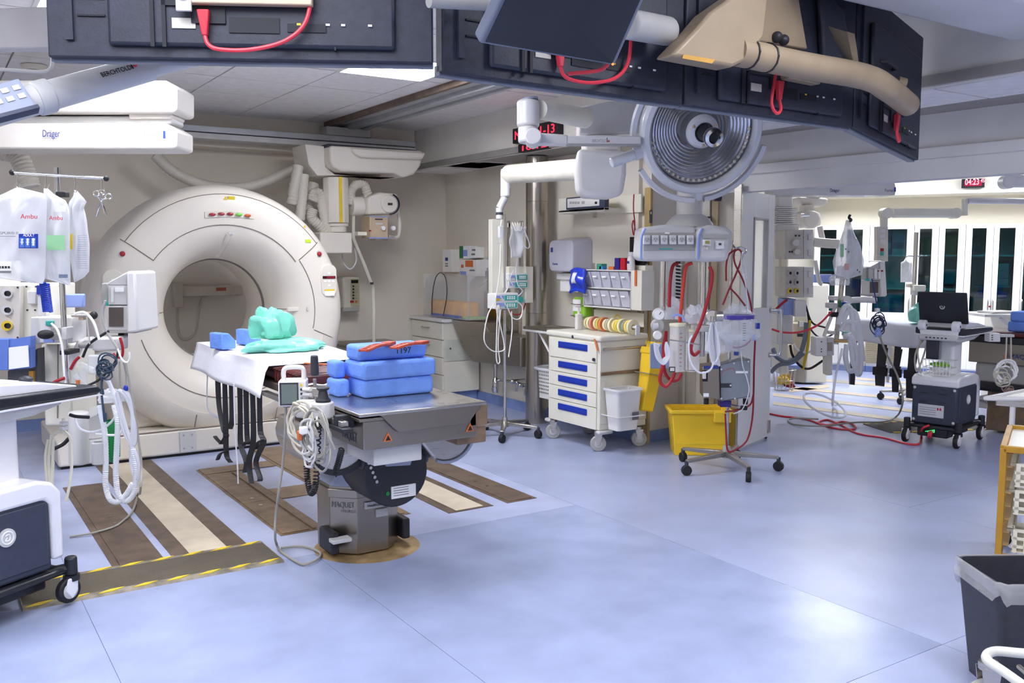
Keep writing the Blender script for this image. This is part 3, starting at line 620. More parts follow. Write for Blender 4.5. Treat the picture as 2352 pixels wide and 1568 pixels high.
M().tube(pp([(702, 1030), (701, 1060), (706, 1068)], X=1.43), .005, 6).done('lead', BLACK, T, world=True)
coilcord(pp([(785, 1030), (778, 1060), (768, 1090)], X=1.5), .012, 14, .0035).done('spiral', BLACK, T, world=True)
# ================================================================ CEILING-HUNG THINGS
def pbox(x0, y0, x1, y1, Y, dy, m=None, **k):
    a, b = P(x0, y0, Y=Y), P(x1, y1, Y=Y); return (m or M()).box(min(a.x, b.x), max(a.x, b.x), Y, Y+dy, min(a.z, b.z), max(a.z, b.z))
def onp(T, mt):
    return lambda m, n, mt_=mt, **k: m.done(n, mt_, T, world=True, **k)
# ---- rails of the x-ray stand
T = thing('ceiling_rail', 'long ribbed aluminium rail under the ceiling tiles running to the soffit corner', 'rail', (3.5, 5, 2.72))
for i, (x0, x1, z0) in enumerate(((3.36, 3.4, 2.745), (3.4, 3.52, 2.76), (3.52, 3.6, 2.72), (3.6, 3.66, 2.74), (3.66, 3.7, 2.72))): M().box(x0, x1, .6, 8.5, z0, 2.795).done('rail_profile', [BROWNM, GREY, SILV, GREY, SILV][i], T, world=True, bev=.004)
T = thing('ceiling_rail', 'grey cross rail hanging in front of the bulkhead above the scanner', 'rail', (2, 8.4, 2.55))
a, b = P(955, 325, Y=8.3), P(955, 351, Y=8.3)
for z0, z1, y0, mt in ((b.z, b.z+(a.z-b.z)*.45, 8.3, GREYL), (b.z+(a.z-b.z)*.45, b.z+(a.z-b.z)*.52, 8.32, DARK), (b.z+(a.z-b.z)*.52, a.z, 8.3, SILV)): M().box(-2.5, a.x, y0, 8.48, z0, z1).done('rail_profile', mt, T, world=True, bev=.004)
M().box(3.3, 3.75, 8.28, 8.45, a.z, 2.73).done('rail_hanger', GREY, T, world=True, bev=.004)
# ---- ceiling x-ray stand
T = thing('xray_stand', 'cream ceiling mounted x-ray tube on a telescopic column beside the scanner', 'x-ray unit', (3.3, 8.05, 2.5)); t = onp(T, GANTRY)
def X8(x, y, d=0): return P(x, y, Y=8.05+d)
def poly8(l, y0, y1): return M().prism([(X8(x, y).x, X8(x, y).z) for x, y in l], y0, y1, 'y')
t(poly8([(692, 333), (735, 338), (738, 385), (760, 402), (860, 412), (880, 410), (720, 405), (700, 380)], 7.95, 8.3), 'carriage_side', GANTD, bev=.01)
t(poly8([(735, 340), (945, 352), (940, 385), (925, 405), (900, 412), (880, 402), (760, 398), (742, 388), (735, 375)], 7.8, 8.3), 'carriage_cover', bev=.025, seg=3)
t(poly8([(780, 347), (945, 357), (938, 372), (800, 368), (785, 360)], 7.74, 7.82), 'cable_tray', bev=.02, seg=3)
t(poly8([(735, 335), (935, 349), (935, 356), (735, 342)], 7.85, 8.28), 'carriage_slot', DARK)
c = X8(770, 400); r_ = (X8(798, 460).x-X8(742, 460).x)/2
z1, z2 = X8(770, 408).z, X8(770, 512).z
t(M().cyl((c.x, 8.05, z1), (c.x, 8.05, z2), r_, n=10), 'column', GANTRY, bev=.006)
t(M().box(c.x-.014, c.x+.014, 8.05-r_-.004, 8.05-r_+.02, z2, z1), 'yellow_stripe', YELM)
z3 = X8(770, 533).z
t(M().cyl((c.x+.01, 8.05, z2), (c.x+.01, 8.05, z3), r_*.72, n=20), 'inner_column'); t(M().cyl((c.x+.01, 8.05, z2-.03), (c.x+.01, 8.05, z2-.005), r_*.85, n=20), 'column_ring')
t(pbox(735, 533, 810, 582, 7.9, .25), 'bracket', bev=.012)
t(M().tube([X8(812, 485), X8(812, 548), X8(836, 605), X8(857, 660), X8(859, 720), X8(859, 790)], .028, 4, 1, flat=.6), 'support_arm', CREAM, bev=.004)
t(pbox(853, 648, 858, 653, 7.99, .03), 'arm_bolt', DARK)
# tube head
t(M().cyl(X8(805, 474), X8(832, 474), .09, n=24), 'pivot', bev=.008)
t(poly8([(832, 455), (860, 443), (900, 447), (905, 470), (906, 492), (832, 494)], 7.92, 8.2), 'tube_housing', bev=.02, seg=3)
a = X8(880, 470); t(M().cyl((a.x, 7.9, a.z), (a.x, 8.0, a.z), .085, n=32), 'tube_cap', GANTRY, bev=.01)
t(M().lathe([(.09, -.01), (.1, -.01), (.1, .01), (.09, .01)], (a.x, 7.9, a.z), 'y', 32, -1.6, 1.2), 'cap_seam', DARK); t(M().ob((a.x, 7.895, a.z), (.045, .01, .02)), 'name_plate', DARK)
t(M().tube([X8(838, 456), X8(845, 452), X8(870, 455)], .03, 10), 'cable_socket'); t(M().tube([X8(826, 452), X8(850, 450)], .012, 8, 1), 'chrome_pin', CHROME)
cl = t(pbox(849, 496, 892, 547, 7.88, .2), 'collimator', BISCUIT, bev=.008)
for x, y in ((861, 525), (884, 525)): a = X8(x, y); M().cyl((a.x, 7.85, a.z), (a.x, 7.885, a.z), .021, n=16).done('dial', PAPER, cl, world=True, bev=.003)
pbox(862, 502, 879, 505, 7.875, .01).done('display', DARK, cl, world=True); pbox(862, 511, 879, 516, 7.875, .01).done('key_row', GREYL, cl, world=True)
for e in ((848, 496, 893, 499), (848, 545, 893, 548)): pbox(*e, 7.875, .01).done('panel_edge', SKY, cl, world=True)
pbox(848, 528, 853, 531, 7.87, .01).done('red_mark', RED, cl, world=True)
t(pbox(822, 532, 848, 541, 7.95, .1), 'side_knob', CREAM, bev=.004); t(pbox(862, 548, 890, 552, 7.9, .12), 'slide_rails', CHROME)
t(M().tube([X8(898, 492), X8(912, 485), X8(917, 505), X8(917, 535), X8(910, 545), X8(892, 543)], .018, 8), 'grip_handle')
# corrugated hoses
HO = mat('hose_white', 'cfc9bc', .5, var=.03)
def hose(l, r, rib=.14, k=10, dY=.1): return M().tube([P(x, y, Y=8.05+dY) for x, y in l], r, 10, k, rib=rib)
for l, r_ in (([(806, 470), (806, 440), (818, 424), (835, 424), (846, 448)], .042), ([(716, 462), (722, 444), (735, 450), (745, 500), (758, 560), (757, 575)], .045), ([(720, 420), (708, 470), (700, 510)], .05),
              ([(670, 470), (676, 430), (686, 380)], .045), ([(688, 505), (694, 450), (698, 400)], .045), ([(758, 545), (735, 520), (715, 500), (718, 480)], .045)):
    t(hose(l, r_, dY=.0 if r_ < .05 else .12), 'corrugated_hose', HO)
t(M().tube([P(x, y, Y=8.35) for x, y in ((355, 355), (400, 395), (470, 425), (560, 430), (640, 405), (697, 380))], .045, 10, 14, rib=.1), 'corrugated_hose', HO)
t(M().tube([X8(786, 582), X8(790, 605), X8(805, 618), X8(818, 600), X8(815, 570)], .007, 6), 'thin_cable', GREYL)
# ---- Draeger arms at the left
def along(x, y, d, w=0): return D(x, y, d)
T = thing('pendant_arm', 'stacked pair of white ceiling pendant arms above the hanging airway bags', 'pendant', tuple(D(100, 300, 5.6)))
def arm(x0, x1, y0, y1, d, dep, name, ch=26, mt=ARMW, bev=.012):
    f = [D(x0, y1, d), D(x1-ch*.35, y1, d), D(x1, y1-4, d), D(x1, y0+ch*.6, d), D(x1-ch, y0, d), D(x0, y0, d)]
    n = V((CF.x, CF.y, 0)).normalized()*dep
    M().hull(f, [p+n for p in f]).done(name, mt, T, world=True, bev=bev)
arm(-160, 406, 184, 258, 5.3, .3, 'upper_arm'); arm(295, 395, 244, 272, 5.35, .22, 'arm_joint', 16); arm(-160, 395, 266, 284, 5.38, .2, 'arm_cover', 6, GREYL); arm(-160, 406, 282, 342, 5.3, .28, 'lower_arm', 28)
arm(60, 330, 250, 268, 5.45, .12, 'arm_gap', 4, ARMW)
r, u = CR, CU
text('Dräger', D(97, 314, 5.285), r, u, .058, INKB, T, world=True, width=.1)
text('Forta', D(330, 311, 5.285), r, u, .036, INKG, T, world=True, width=.075)
a = [D(375, 301, 5.28), D(380, 301, 5.28), D(380, 318, 5.28), D(375, 318, 5.28)]; M().hull(a, [p-CF*.004 for p in a]).done('blue_mark', BLUE, T, world=True)
# ---- BERCHTOLD arm
T = thing('lamp_spring_arm', 'grey round spring arm with a keypad, crossing below the hanging monitors', 'arm', tuple(D(180, 200, 3.0)))
a, b = D(-40, 262, 2.75), D(345, 155, 3.1)
M().cyl(a, b, .048, .044, 24).done('tube', GREYL, T, world=True); M().cyl(b, D(520, 112, 3.25), .034, n=20).done('inner_tube', GREYL, T, world=True)
c = a.lerp(b, .29); M().cyl(c, c+(b-a).normalized()*.05, .054, n=24).done('sleeve', mat('sleeve_white', 'bfc0bf', .4), T, world=True, bev=.006)
ad = (b-a).normalized(); nrm = ad.cross(CF).normalized(); fr_ = ad.cross(nrm).normalized()
if fr_.dot(CF) > 0: fr_ = -fr_
if nrm.z < 0: nrm = -nrm
e = a.lerp(b, .13)+fr_*.03; f = [e-ad*.09-nrm*.05, e+ad*.06-nrm*.055, e+ad*.06+nrm*.05, e-ad*.09+nrm*.05]
kp = M().hull(f, [p+fr_*.03 for p in f]).done('keypad', GREYB, T, world=True, bev=.006)
f = [e-ad*.09-nrm*.058, e+ad*.062-nrm*.062, e+ad*.062-nrm*.05, e-ad*.09-nrm*.046]; M().hull(f, [p+fr_*.034 for p in f]).done('keypad_base', DARKB, T, world=True)
for i in range(3):
    for j in range(2): q = e+ad*(.035-.035*i)+nrm*(.02-.03*j)+fr_*.031; f = [q-ad*.011-nrm*.008, q+ad*.011-nrm*.008, q+ad*.011+nrm*.008, q-ad*.011+nrm*.008]; M().hull(f, [p+fr_*.003 for p in f]).done('key', GREYL, kp, world=True)
q = a.lerp(b, .66)+fr_*.0475-nrm*.014; text('BERCHTOLD', q, ad, nrm, .024, INK, T, world=True, width=.105)
q2 = q+ad*.108; M().hull([q2, q2+ad*.004, q2+ad*.004+nrm*.032, q2+nrm*.032], [p+fr_*.003 for p in (q2, q2+ad*.004, q2+ad*.004+nrm*.032, q2+nrm*.032)]).done('logo_bar', INK, T, world=True); M().sph(q2+ad*.014+nrm*.01+fr_*.002, .007, n=10, k=6).done('logo_dot', INKR, T, world=True)
# ---- hoop and ceiling unit in the upper left corner
T = thing('lamp_hoop', 'thin grey rounded hoop of a ceiling unit beside the keypad arm', 'hoop', tuple(D(60, 150, 3.2)))
M().tube([D(-60, 156, 3.2), D(40, 162, 3.2), D(95, 165, 3.2), D(115, 158, 3.2), D(120, 140, 3.2), D(118, 100, 3.2), D(112, -20, 3.2)], .007, 8, 5).done('hoop', GREY, T, world=True)
f = [D(-60, 20, 3.4), D(112, 14, 3.4), D(112, 110, 3.4), D(-60, 112, 3.4)]; M().hull(f, [p+CF*.05 for p in f]).done('back_panel', mat('panel_grey', 'b0acaa', .5), T, world=True, bev=.006)
c = P(78, 150, Z=2.79); T = thing('smoke_detector', 'small round ceiling detector inside the hoop', 'detector', tuple(c)); M().lathe([(.001, -.05), (.05, -.045), (.075, -.02), (.08, 0)], n=24).done('housing', IVORY, T); M().lathe([(.051, -.047), (.06, -.035)], n=24).done('vent_ring', BROWNM, T)

# ================================================================ MONITOR BANK
MB_ = mat('monitor_back', '2b2f3d', .5, var=.12, scale=30, bump=.08, bscale=150); MBD = mat('monitor_recess', '171a24', .6, var=.1); LIP = mat('monitor_lip', '6a7080', .4, var=.05)
def monitor(BL, BR, h, label, plug=.41, brackets=True, mt=MB_):
    BL, BR = V(BL), V(BR); T = thing('hanging_monitor', label, 'monitor', tuple((BL+BR)/2), group='flat monitors hanging in a curved bank')
    u = BR-BL; w_ = u.length; u.normalize(); n = V((u.y, -u.x, 0)).normalized()
    if n.dot(CF) > 0: n = -n
    up = V((0, 0, 1))
    def q(x, z, d): return BL+u*x+up*z+n*d
    def bx(x0, x1, z0, z1, d0, d1, name, m_, par=T, **k):
        return M().hull([q(x0, z0, d0), q(x1, z0, d0), q(x1, z1, d0), q(x0, z1, d0)], [q(x0, z0, d1), q(x1, z0, d1), q(x1, z1, d1), q(x0, z1, d1)]).done(name, m_, par, world=True, **k)
    bx(0, w_, 0, h, -.045, .0, 'casing', mt, bev=.006); bx(0, w_, -.008, .028, -.055, -.02, 'front_bezel', LIP, bev=.003); bx(.01, w_-.01, .02, h-.01, -.058, -.05, 'screen', SCREEN)
    bk = bx(.16*w_, .9*w_, .035, h*.8, 0, .022, 'back_hump', mt, bev=.01)
    bx(.3*w_, .62*w_, .15, .19, .022, .03, 'cooling_slot', MBD, bk); bx(.47*w_, .6*w_, .075, .12, .018, .026, 'port_recess', MBD, bk); bx(.62*w_, .72*w_, .08, .105, .018, .026, 'port_recess', MBD, bk)
    for x in (.27, .3): bx(x*w_, x*w_+.012, .03, .17, .02, .03, 'ridge', MBD, bk)
    bx(.325*w_, .385*w_, .085, .115, .022, .026, 'type_label', mat('label_cream', 'cfccc0', .6), bk)
    px = plug*w_
    bx(px-.04, px+.06, .1, .15, .02, .03, 'socket_recess', MBD, bk)
    M().hull([q(px-.018, .135, .03), q(px+.018, .135, .03), q(px+.018, .135, .055), q(px-.018, .135, .055)], [q(px-.006, .06, .03), q(px+.01, .06, .03), q(px+.01, .06, .05), q(px-.006, .06, .05)]).done('plug', REDC, T, world=True, bev=.004)
    pts = [q(px, .07, .04), q(px+.012, .035, .045), q(px+.05, .02, .05), q(px+.14, .022, .05), q(px+.24, .05, .05), q(px+.3, .11, .045), q(px+.32, .22, .04)]
    if plug > .45: pts = [q(px, .07, .04), q(px-.01, .02, .06), q(px-.05, .0, .07), q(px-.08, .04, .07), q(px-.05, .14, .06), q(px-.03, .24, .05)]
    M().tube(pts, .0065, 8, 6).done('power_cable', REDC, T, world=True)
    for x, c in ((.645, YELM), (.72, PAPER), (.76, PAPER), (.83, PAPER)): bx(x*w_, x*w_+.012, .1, .106, .024, .027, 'contact', c, bk)
    bx(.74*w_, .745*w_, .03, .3, .001, .02, 'casing_ridge', MBD)
    bx(.05*w_, .07*w_, .05, h*.9, .001, .012, 'casing_ridge', mt)
    for i in range(4): bx(.08*w_, .15*w_, .12+.05*i, .125+.05*i, .001, .006, 'vent_slit', MBD)
    if brackets:
        bx(.345*w_, .69*w_, .15, .24, .03, .06, 'mount_bar', BISCUIT, bev=.004); b = bx(.345*w_, .385*w_, .125, .3, .055, .065, 'mount_plate', GREYL, bev=.003)
        M().cyl(q(.365*w_, .17, .065), q(.365*w_, .17, .075), .012, n=10).done('bolt', DARK, b, world=True); M().cyl(q(.365*w_, .2, .065), q(.365*w_, .2, .075), .008, n=10).done('bolt', DARK, b, world=True)
    return T, q
A0, A1 = D(110, 131, 2.71), D(995, 146, 2.79)
monitor(A0, A1, .62, 'wide dark monitor seen from behind with a long red cable hanging clear of the lamp')
B0, B2 = D(1017, 166, 2.84), D(1960, 293, 4.04); B1 = B0.lerp(B2, .5); g = (B2-B0).normalized()*.006
monitor(B0, B1-g, .62, 'dark monitor seen from behind, partly hidden by a smaller screen', brackets=False)
monitor(B1+g, B2-g, .62, 'dark monitor seen from behind, over the surgical lamp, carrying a beige pipe', .47, brackets=False)
E_ = D(2110, 368, 4.72); M3, q3_ = monitor(B2+g, E_, .62, 'dark monitor at the end of the bank, turned away beside the concrete beam', .47, brackets=False)
u = (B2-B0).normalized(); nb = V((u.y, -u.x, 0)).normalized(); nb = -nb if nb.dot(CF) > 0 else nb
def qb(x, y, off): return P(x, y, pl=(B0+nb*off, nb))
T = thing('monitor_carrier', 'beige pipe frame with a finned bracket carrying the curved monitor bank', 'bracket', tuple(qb(1650, 100, .2)))
t = onp(T, PIPE)
# extrusion direction follows the bank
def plate(l, off, th, **k): a = [qb(x, y, off) for x, y in l]; return M().hull(a, [p+nb*th for p in a])
t(plate([(1500, 138), (1640, 163), (1668, 150), (1712, 96), (1722, 10), (1716, -30), (1690, -30), (1640, 5), (1590, 40), (1560, 75)], .12, .09), 'fin_bracket', bev=.012)
t(plate([(1570, 125), (1642, 137), (1634, 146), (1566, 134)], .212, .002), 'orange_sticker', mat('sticker_amber', 'c9973f', .5))
t(plate([(1720, -20), (1722, 100), (1832, 118), (1808, -20)], .03, .05), 'back_plate', bev=.006)
t(plate([(1790, 154), (1791, 184), (1862, 198), (1862, 172)], .032, .05), 'box_tray', bev=.006)
pa = [qb(1690, 118, .17), qb(1830, 148, .17), qb(1985, 176, .17), qb(2040, 205, .17), D(2085, 240, 4.18)]
t(M().tube(pa, .052, 20, 4), 'pipe', smooth=60)
for k in (.2, .5): c = pa[0].lerp(pa[1], k); d = (pa[1]-pa[0]).normalized(); uu = d.cross(V((0, 0, 1))).normalized(); ww = d.cross(uu); t(M().tube([c+uu*.055*math.cos(i*pi/6)+ww*.055*math.sin(i*pi/6) for i in range(13)], .004, 6, 1), 'cable_tie', CHAR)
t(M().cyl(qb(1440, 55, .16), qb(1535, 72, .1), .05, n=20), 'stub_pipe', GREY, bev=.01); t(M().cyl(qb(985, 2, .1), qb(1130, 10, .1), .02, n=14), 'cross_pipe', GREY)
for x, y in ((1785, 85), (1800, 92)): t(M().sph(qb(x, y, .09), .022), 'wing_knob', CHAR)
t(plate([(1885, 60), (1950, 80), (1960, 150), (1925, 145)], .03, .03), 'side_plate', bev=.004)
m = M()
u3 = (E_-B2).normalized(); n3 = V((u3.y, -u3.x, 0)).normalized(); n3 = -n3 if n3.dot(CF) > 0 else n3
for x, y, o_, n_h in ((1905, 40, B0, nb), (2040, 150, B2, n3)): a, b = (P(x+dx, y+dy, pl=(o_+n_h*.03, n_h)) for dx, dy in ((-12, -8), (12, 8))); t(M().tube([a-n_h*.03, a+n_h*.015, b+n_h*.015, b-n_h*.03], .009, 8, 2), 'grip_handle', CHAR)
t(M().cyl(D(2060, 190, 4.2), D(2078, 195, 4.2), .03, n=16), 'pipe_knob', PIPE)
# slanted upper housings between bank and ceiling
t(M().hull([qb(1870, -40, .03), qb(1925, 30, .03), qb(1950, 150, .03), qb(1880, 140, .03)], [p+nb*.03 for p in (qb(1870, -40, .03), qb(1925, 30, .03), qb(1950, 150, .03), qb(1880, 140, .03))]), 'upper_housing', MB_, bev=.01)
# ---- smaller screen in front
T = thing('small_monitor', 'smaller dark screen hanging in front of the bank, tilted, with its grey rim', 'monitor', tuple(D(1290, 80, 2.6)))
f = [D(1100, 100, 2.62), D(1412, 152, 2.86), D(1510, -70, 2.7), D(1190, -90, 2.46)]; n = (f[1]-f[0]).cross(f[3]-f[0]).normalized(); n = -n if n.dot(CF) > 0 else n
M().hull(f, [p-n*.05 for p in f]).done('casing', LIP, T, world=True, bev=.008)
c = sum(f, V((0, 0, 0)))/4; g_ = [c+(p-c)*.93+n*.004 for p in f]; M().hull(g_, [p-n*.02 for p in g_]).done('screen', mat('screen_slate', '23272f', .3, var=.08), T, world=True)
M().sph(f[1]+(f[3]-f[1])*.03+n*.004, .004).done('power_led', mat('led_amber', 'ff8a3c', .4, emit=1), T, world=True); M().tube([f[1]-n*.03, f[1]-n*.08+V((-.02, 0, -.06)), f[1]-n*.1+V((-.12, .02, -.09))], .006, 6).done('red_lead', REDC, T, world=True)

# ================================================================ SURGICAL LAMP
LC = D(1610, 300, 5.2); LN = (-CF+CR*.2-CU*.45).normalized()
lz = LN; lx = V((0, 0, 1)).cross(lz).normalized(); ly = lz.cross(lx); LM = Matrix(((lx.x, ly.x, lz.x, LC.x), (lx.y, ly.y, lz.y, LC.y), (lx.z, ly.z, lz.z, LC.z), (0, 0, 0, 1)))
T = thing('surgical_lamp', 'round white surgical lamp head with ringed reflector and black centre handle', 'lamp', tuple(LC))
LM = LM @ Matrix.Scale(1.13, 4)
def ld(m, n, mt, par=T, **k): m.xf = LM; return m.done(n, mt, par, world=True, **k)
LW = mat('lamp_white', 'd6d7da', .35, var=.02, coat=.3)
ld(M().lathe([(.275, .0), (.275, .03), (.285, .042), (.31, .04), (.322, .02), (.318, -.02), (.29, -.05)], n=64), 'rim', LW)
ld(M().lathe([(.318, -.02), (.3, -.08), (.2, -.13), (.001, -.15)], n=48), 'back_shell', LW)
for a0, a1 in ((.35, 1.75), (1.95, 3.3), (3.75, 4.75), (4.9, 6.1)): ld(M().lathe([(.345, -.012), (.345, .016), (.368, .018), (.374, 0), (.368, -.014), (.345, -.012)], n=24, a0=a0, a1=a1), 'grip_hoop', LW)
for a in (.27, 1.85, 3.5, 4.83): c, s_ = math.cos(a), math.sin(a); ld(M().tube([(.3*c, .3*s_, 0), (.36*c, .36*s_, .002)], .018 if a != 3.5 else .035, 8, 1, flat=.7), 'spoke', LW)
RM = mat('reflector', 'd9dade', .12, 1, var=.08, scale=12)
pr = [(.272, .0)]
for i in range(11): r0 = .27-i*.0165; pr += [(r0, -.012-i*.006), (r0-.013, -.022-i*.006)]
ld(M().lathe(pr, n=64), 'reflector', RM, smooth=20)
for i in range(10): ld(M().lathe([(.2705-i*.0165, -.008-i*.006), (.2685-i*.0165, -.005-i*.006), (.2665-i*.0165, -.008-i*.006)], n=64), 'reflector_ring', mat('ring_gold', '8a7a55', .25, 1, var=.1) if i % 2 else mat('ring_steel', '6f7382', .2, 1, var=.1))
ld(M().lathe([(.275, .012), (.14, .02), (.08, .022)], n=48), 'glass_cover', mat('lamp_glass', 'ffffff', .03, 0, 0, alpha=.12, coat=1))
for i in range(26): a = 3.4+i*.118; ld(M().sph((.255*math.cos(a), .255*math.sin(a), .004), .009, n=8, k=6), 'light_source', mat('led_lens', 'd7cdb0', .15, coat=1))
ld(M().lathe([(.085, -.04), (.085, .022), (.072, .04), (.05, .045)], n=40), 'hub', LW); ld(M().lathe([(.093, -.05), (.093, .01), (.086, .014)], n=40), 'hub_collar', CHAR)
ld(M().lathe([(.04, .03), (.042, .06), (.038, .13), (.042, .15)], n=28), 'centre_handle', BLACK); ld(M().lathe([(.046, .15), (.048, .165), (.046, .18), (.03, .184), (.022, .17), (.001, .168)], n=28), 'handle_end', CHROME); ld(M().lathe([(.022, .171), (.001, .172)], n=20), 'lens', BLACK)
for a in (.6, 2.7, 4.8): ld(M().sph((.066*math.cos(a), .066*math.sin(a), .044), .008, n=8, k=6), 'screw', BISCUIT)
a = 3.5; c, s_ = math.cos(a), math.sin(a); ld(M().cyl((.36*c, .36*s_, 0), (.49*c, .49*s_, .01), .028, .026, 20), 'side_grip', LW, bev=.008)
# support arm with joint
T = thing('elbow_boom', 'slim white lamp arm with an upright elbow joint beside the red clock', 'arm', tuple(D(1210, 300, 5.0))); t = onp(T, WHITE)
t(M().cyl(D(1213, 232, 5), D(1213, 292, 5), .062, n=24), 'elbow_post', bev=.012); t(M().cyl(D(1213, 228, 5), D(1214, 233, 5), .055, n=24), 'elbow_cap', GREYB); t(M().cyl(D(1213, 292, 5), D(1213, 328, 5), .055, n=24), 'elbow_neck', bev=.01)
t(M().cyl(D(1240, 252, 5.02), D(1345, 272, 5.35), .052, .058, n=20), 'upper_tube', mat('arm_cream', 'e2ddcd', .4))
a = D(1225, 312, 4.9); t(M().cyl(a, a+CF*.12, .045, n=28), 'joint_disc', bev=.006)
def bar(x0, y0, x1, y1, h0, h1, d0, d1, dep, name, **k):
    f = [D(x0, y0-h0, d0), D(x1, y1-h1, d1), D(x1, y1+h1, d1), D(x0, y0+h0, d0)]; n = V((CF.x, CF.y, 0)).normalized()*dep; return t(M().hull(f, [p+n for p in f]), name, **k)
bar(1235, 318, 1305, 321, 14, 12, 4.95, 5.0, .08, 'arm_knuckle', bev=.01); bar(1300, 321, 1473, 322, 10, 10, 5.0, 5.1, .06, 'arm', bev=.006); bar(1300, 331, 1473, 332, 2, 2, 5.0, 5.1, .06, 'arm_underside', mt_=GREY)
q = D(1360, 327, 4.985); text('BERCHTOLD', q, CR, CU, .024, INKG, T, world=True, width=.075); q2 = q+CR*.08; f = [q2, q2+CR*.004, q2+CR*.004+CU*.025, q2+CU*.025]; M().hull(f, [p-CF*.002 for p in f]).done('logo_bar', INK, T, world=True); M().sph(q2+CR*.011+CU*.007, .006, n=8, k=6).done('logo_dot', INKR, T, world=True)
# ---- big pendant arm behind the lamp
T = thing('pendant_arm', 'thick white pendant arm with a swivel block and hanging brake head behind the surgical lamp', 'pendant', tuple(D(1400, 300, 5.7))); t = onp(T, WHITE)
n_ = V((CF.x, CF.y, 0)).normalized()
f = [D(1330, 312, 5.6), D(1600, 300, 6.4), D(1600, 205, 6.4), D(1400, 233, 5.6), D(1333, 243, 5.6)]; t(M().hull(f, [p+n_*.3 for p in f]), 'main_arm', bev=.015)
f = [D(1343, 345, 5.65), D(1426, 350, 5.65), D(1426, 310, 5.65), D(1343, 308, 5.65)]; t(M().hull(f, [p+n_*.3 for p in f]), 'swivel_block', bev=.02)
f = [D(1326, 340, 5.55), D(1322, 385, 5.55), D(1326, 440, 5.55), D(1345, 452, 5.55), D(1408, 455, 5.55), D(1432, 448, 5.55), D(1440, 400, 5.55), D(1440, 345, 5.55)]; c_ = sum(f, V((0, 0, 0)))/8
hd = t(M().hull(f, [c_+(p-c_)*.92+n_*.35 for p in f]), 'brake_head', bev=.035, seg=4)
T = thing('iv_pendant_arm', 'cream tube arm ending in a white downturned elbow over the infusion rack', 'arm', tuple(D(1160, 410, 7.3))); t = onp(T, WHITE)
t(M().cyl(D(1170, 400, 7.3), D(1345, 388, 6.2), .075, .075, n=24), 'tube', mat('arm_cream', 'e2ddcd')); t(M().cyl(D(1162, 388, 7.3), D(1161, 453, 7.3), .043, .04, 20), 'elbow', bev=.012)
t(M().cyl(D(1160, 453, 7.3), D(1147, 478, 7.3), .03, n=14), 'link', GREYL); t(M().cyl(D(1147, 478, 7.3), D(1147, 503, 7.3), .028, n=14), 'socket', GREYL); t(M().cyl(D(1147, 488, 7.3), D(1147, 494, 7.3), .03, n=14), 'socket_band', DARK)
# ---- clocks
T = thing('led_clock', 'black wall clock with red LED date on the soffit behind the lamp arm', 'clock', tuple(P(1230, 275, X=XS))); 
def xs(y_): return XS+(9-y_)*.0177
a, b = P(1186, 300, X=XS+.03), P(1290, 258, X=XS+.03); M().box(a.x-.04, a.x+.02, min(a.y, b.y), max(a.y, b.y), 2.475, 2.6).done('case', BLACK, T, world=True, bev=.004)
text('MAR 11-13', (a.x-.041, max(a.y, b.y)-.03, 2.505), (0, -1, 0), (0, 0, 1), .1, LEDR, T, world=True, width=abs(a.y-b.y)-.08)
a, b = P(1237, 312, X=XS+.03), P(1262, 295, X=XS+.03)
T = thing('led_clock', 'small black clock with red LED digits below the date clock on the soffit', 'clock', tuple(a)); M().box(a.x-.04, a.x+.02, b.y, a.y+.25, 2.39, 2.46).done('case', BLACK, T, world=True, bev=.003); text('10:12', (a.x-.041, a.y+.22, 2.4), (0, -1, 0), (0, 0, 1), .06, LEDR, T, world=True, width=abs(a.y+.2-b.y))
a, b = P(2208, 432, pl=(SFP[0]+FN*.02, FN)), P(2262, 410, pl=(SFP[0]+FN*.02, FN)); T = thing('led_clock', 'red lit LED time display reading 04:23 high in the adjoining room', 'clock', tuple(a))
u = FU; z0, z1 = a.z, b.z; w_ = (V((b.x-a.x, b.y-a.y, 0))).length; a0 = V((a.x, a.y, z0))
f = [a0, a0+u*w_, a0+u*w_+V((0, 0, z1-z0)), a0+V((0, 0, z1-z0))]; M().hull(f, [p+FN*.04 for p in f]).done('case', BLACK, T, world=True, bev=.004); f2 = [p+FN*.041 for p in (a0+u*.03+V((0, 0, .02)), a0+u*(w_-.03)+V((0, 0, .02)), a0+u*(w_-.03)+V((0, 0, z1-z0-.02)), a0+u*.03+V((0, 0, z1-z0-.02)))]
M().hull(f2, [p+FN*.002 for p in f2]).done('red_window', mat('clock_red', '8d1230', .3, emit=.5), T, world=True)
text('04:23', a0+u*.035+V((0, 0, .035))+FN*.045, u, (0, 0, 1), .1, mat('led_pink', 'ff8fa6', .4, emit=2.5), T, world=True, width=w_*.6); text('45', a0+u*(w_*.7+.03)+V((0, 0, .06))+FN*.045, u, (0, 0, 1), .06, mat('led_pink', 'ff8fa6'), T, world=True, width=w_*.16)
# ================================================================ RIGHT WALL
def WX(x, y, X=XW): return P(x, y, X=X)
def xbox(x0, y0, x1, y1, X, dx, m=None):     # box whose face at X (facing -X) covers a pixel rectangle
    a, b = P(x0, y0, X=X), P(x1, y1, X=X); return (m or M()).box(X, X+dx, min(a.y, b.y), max(a.y, b.y), min(a.z, b.z), max(a.z, b.z))
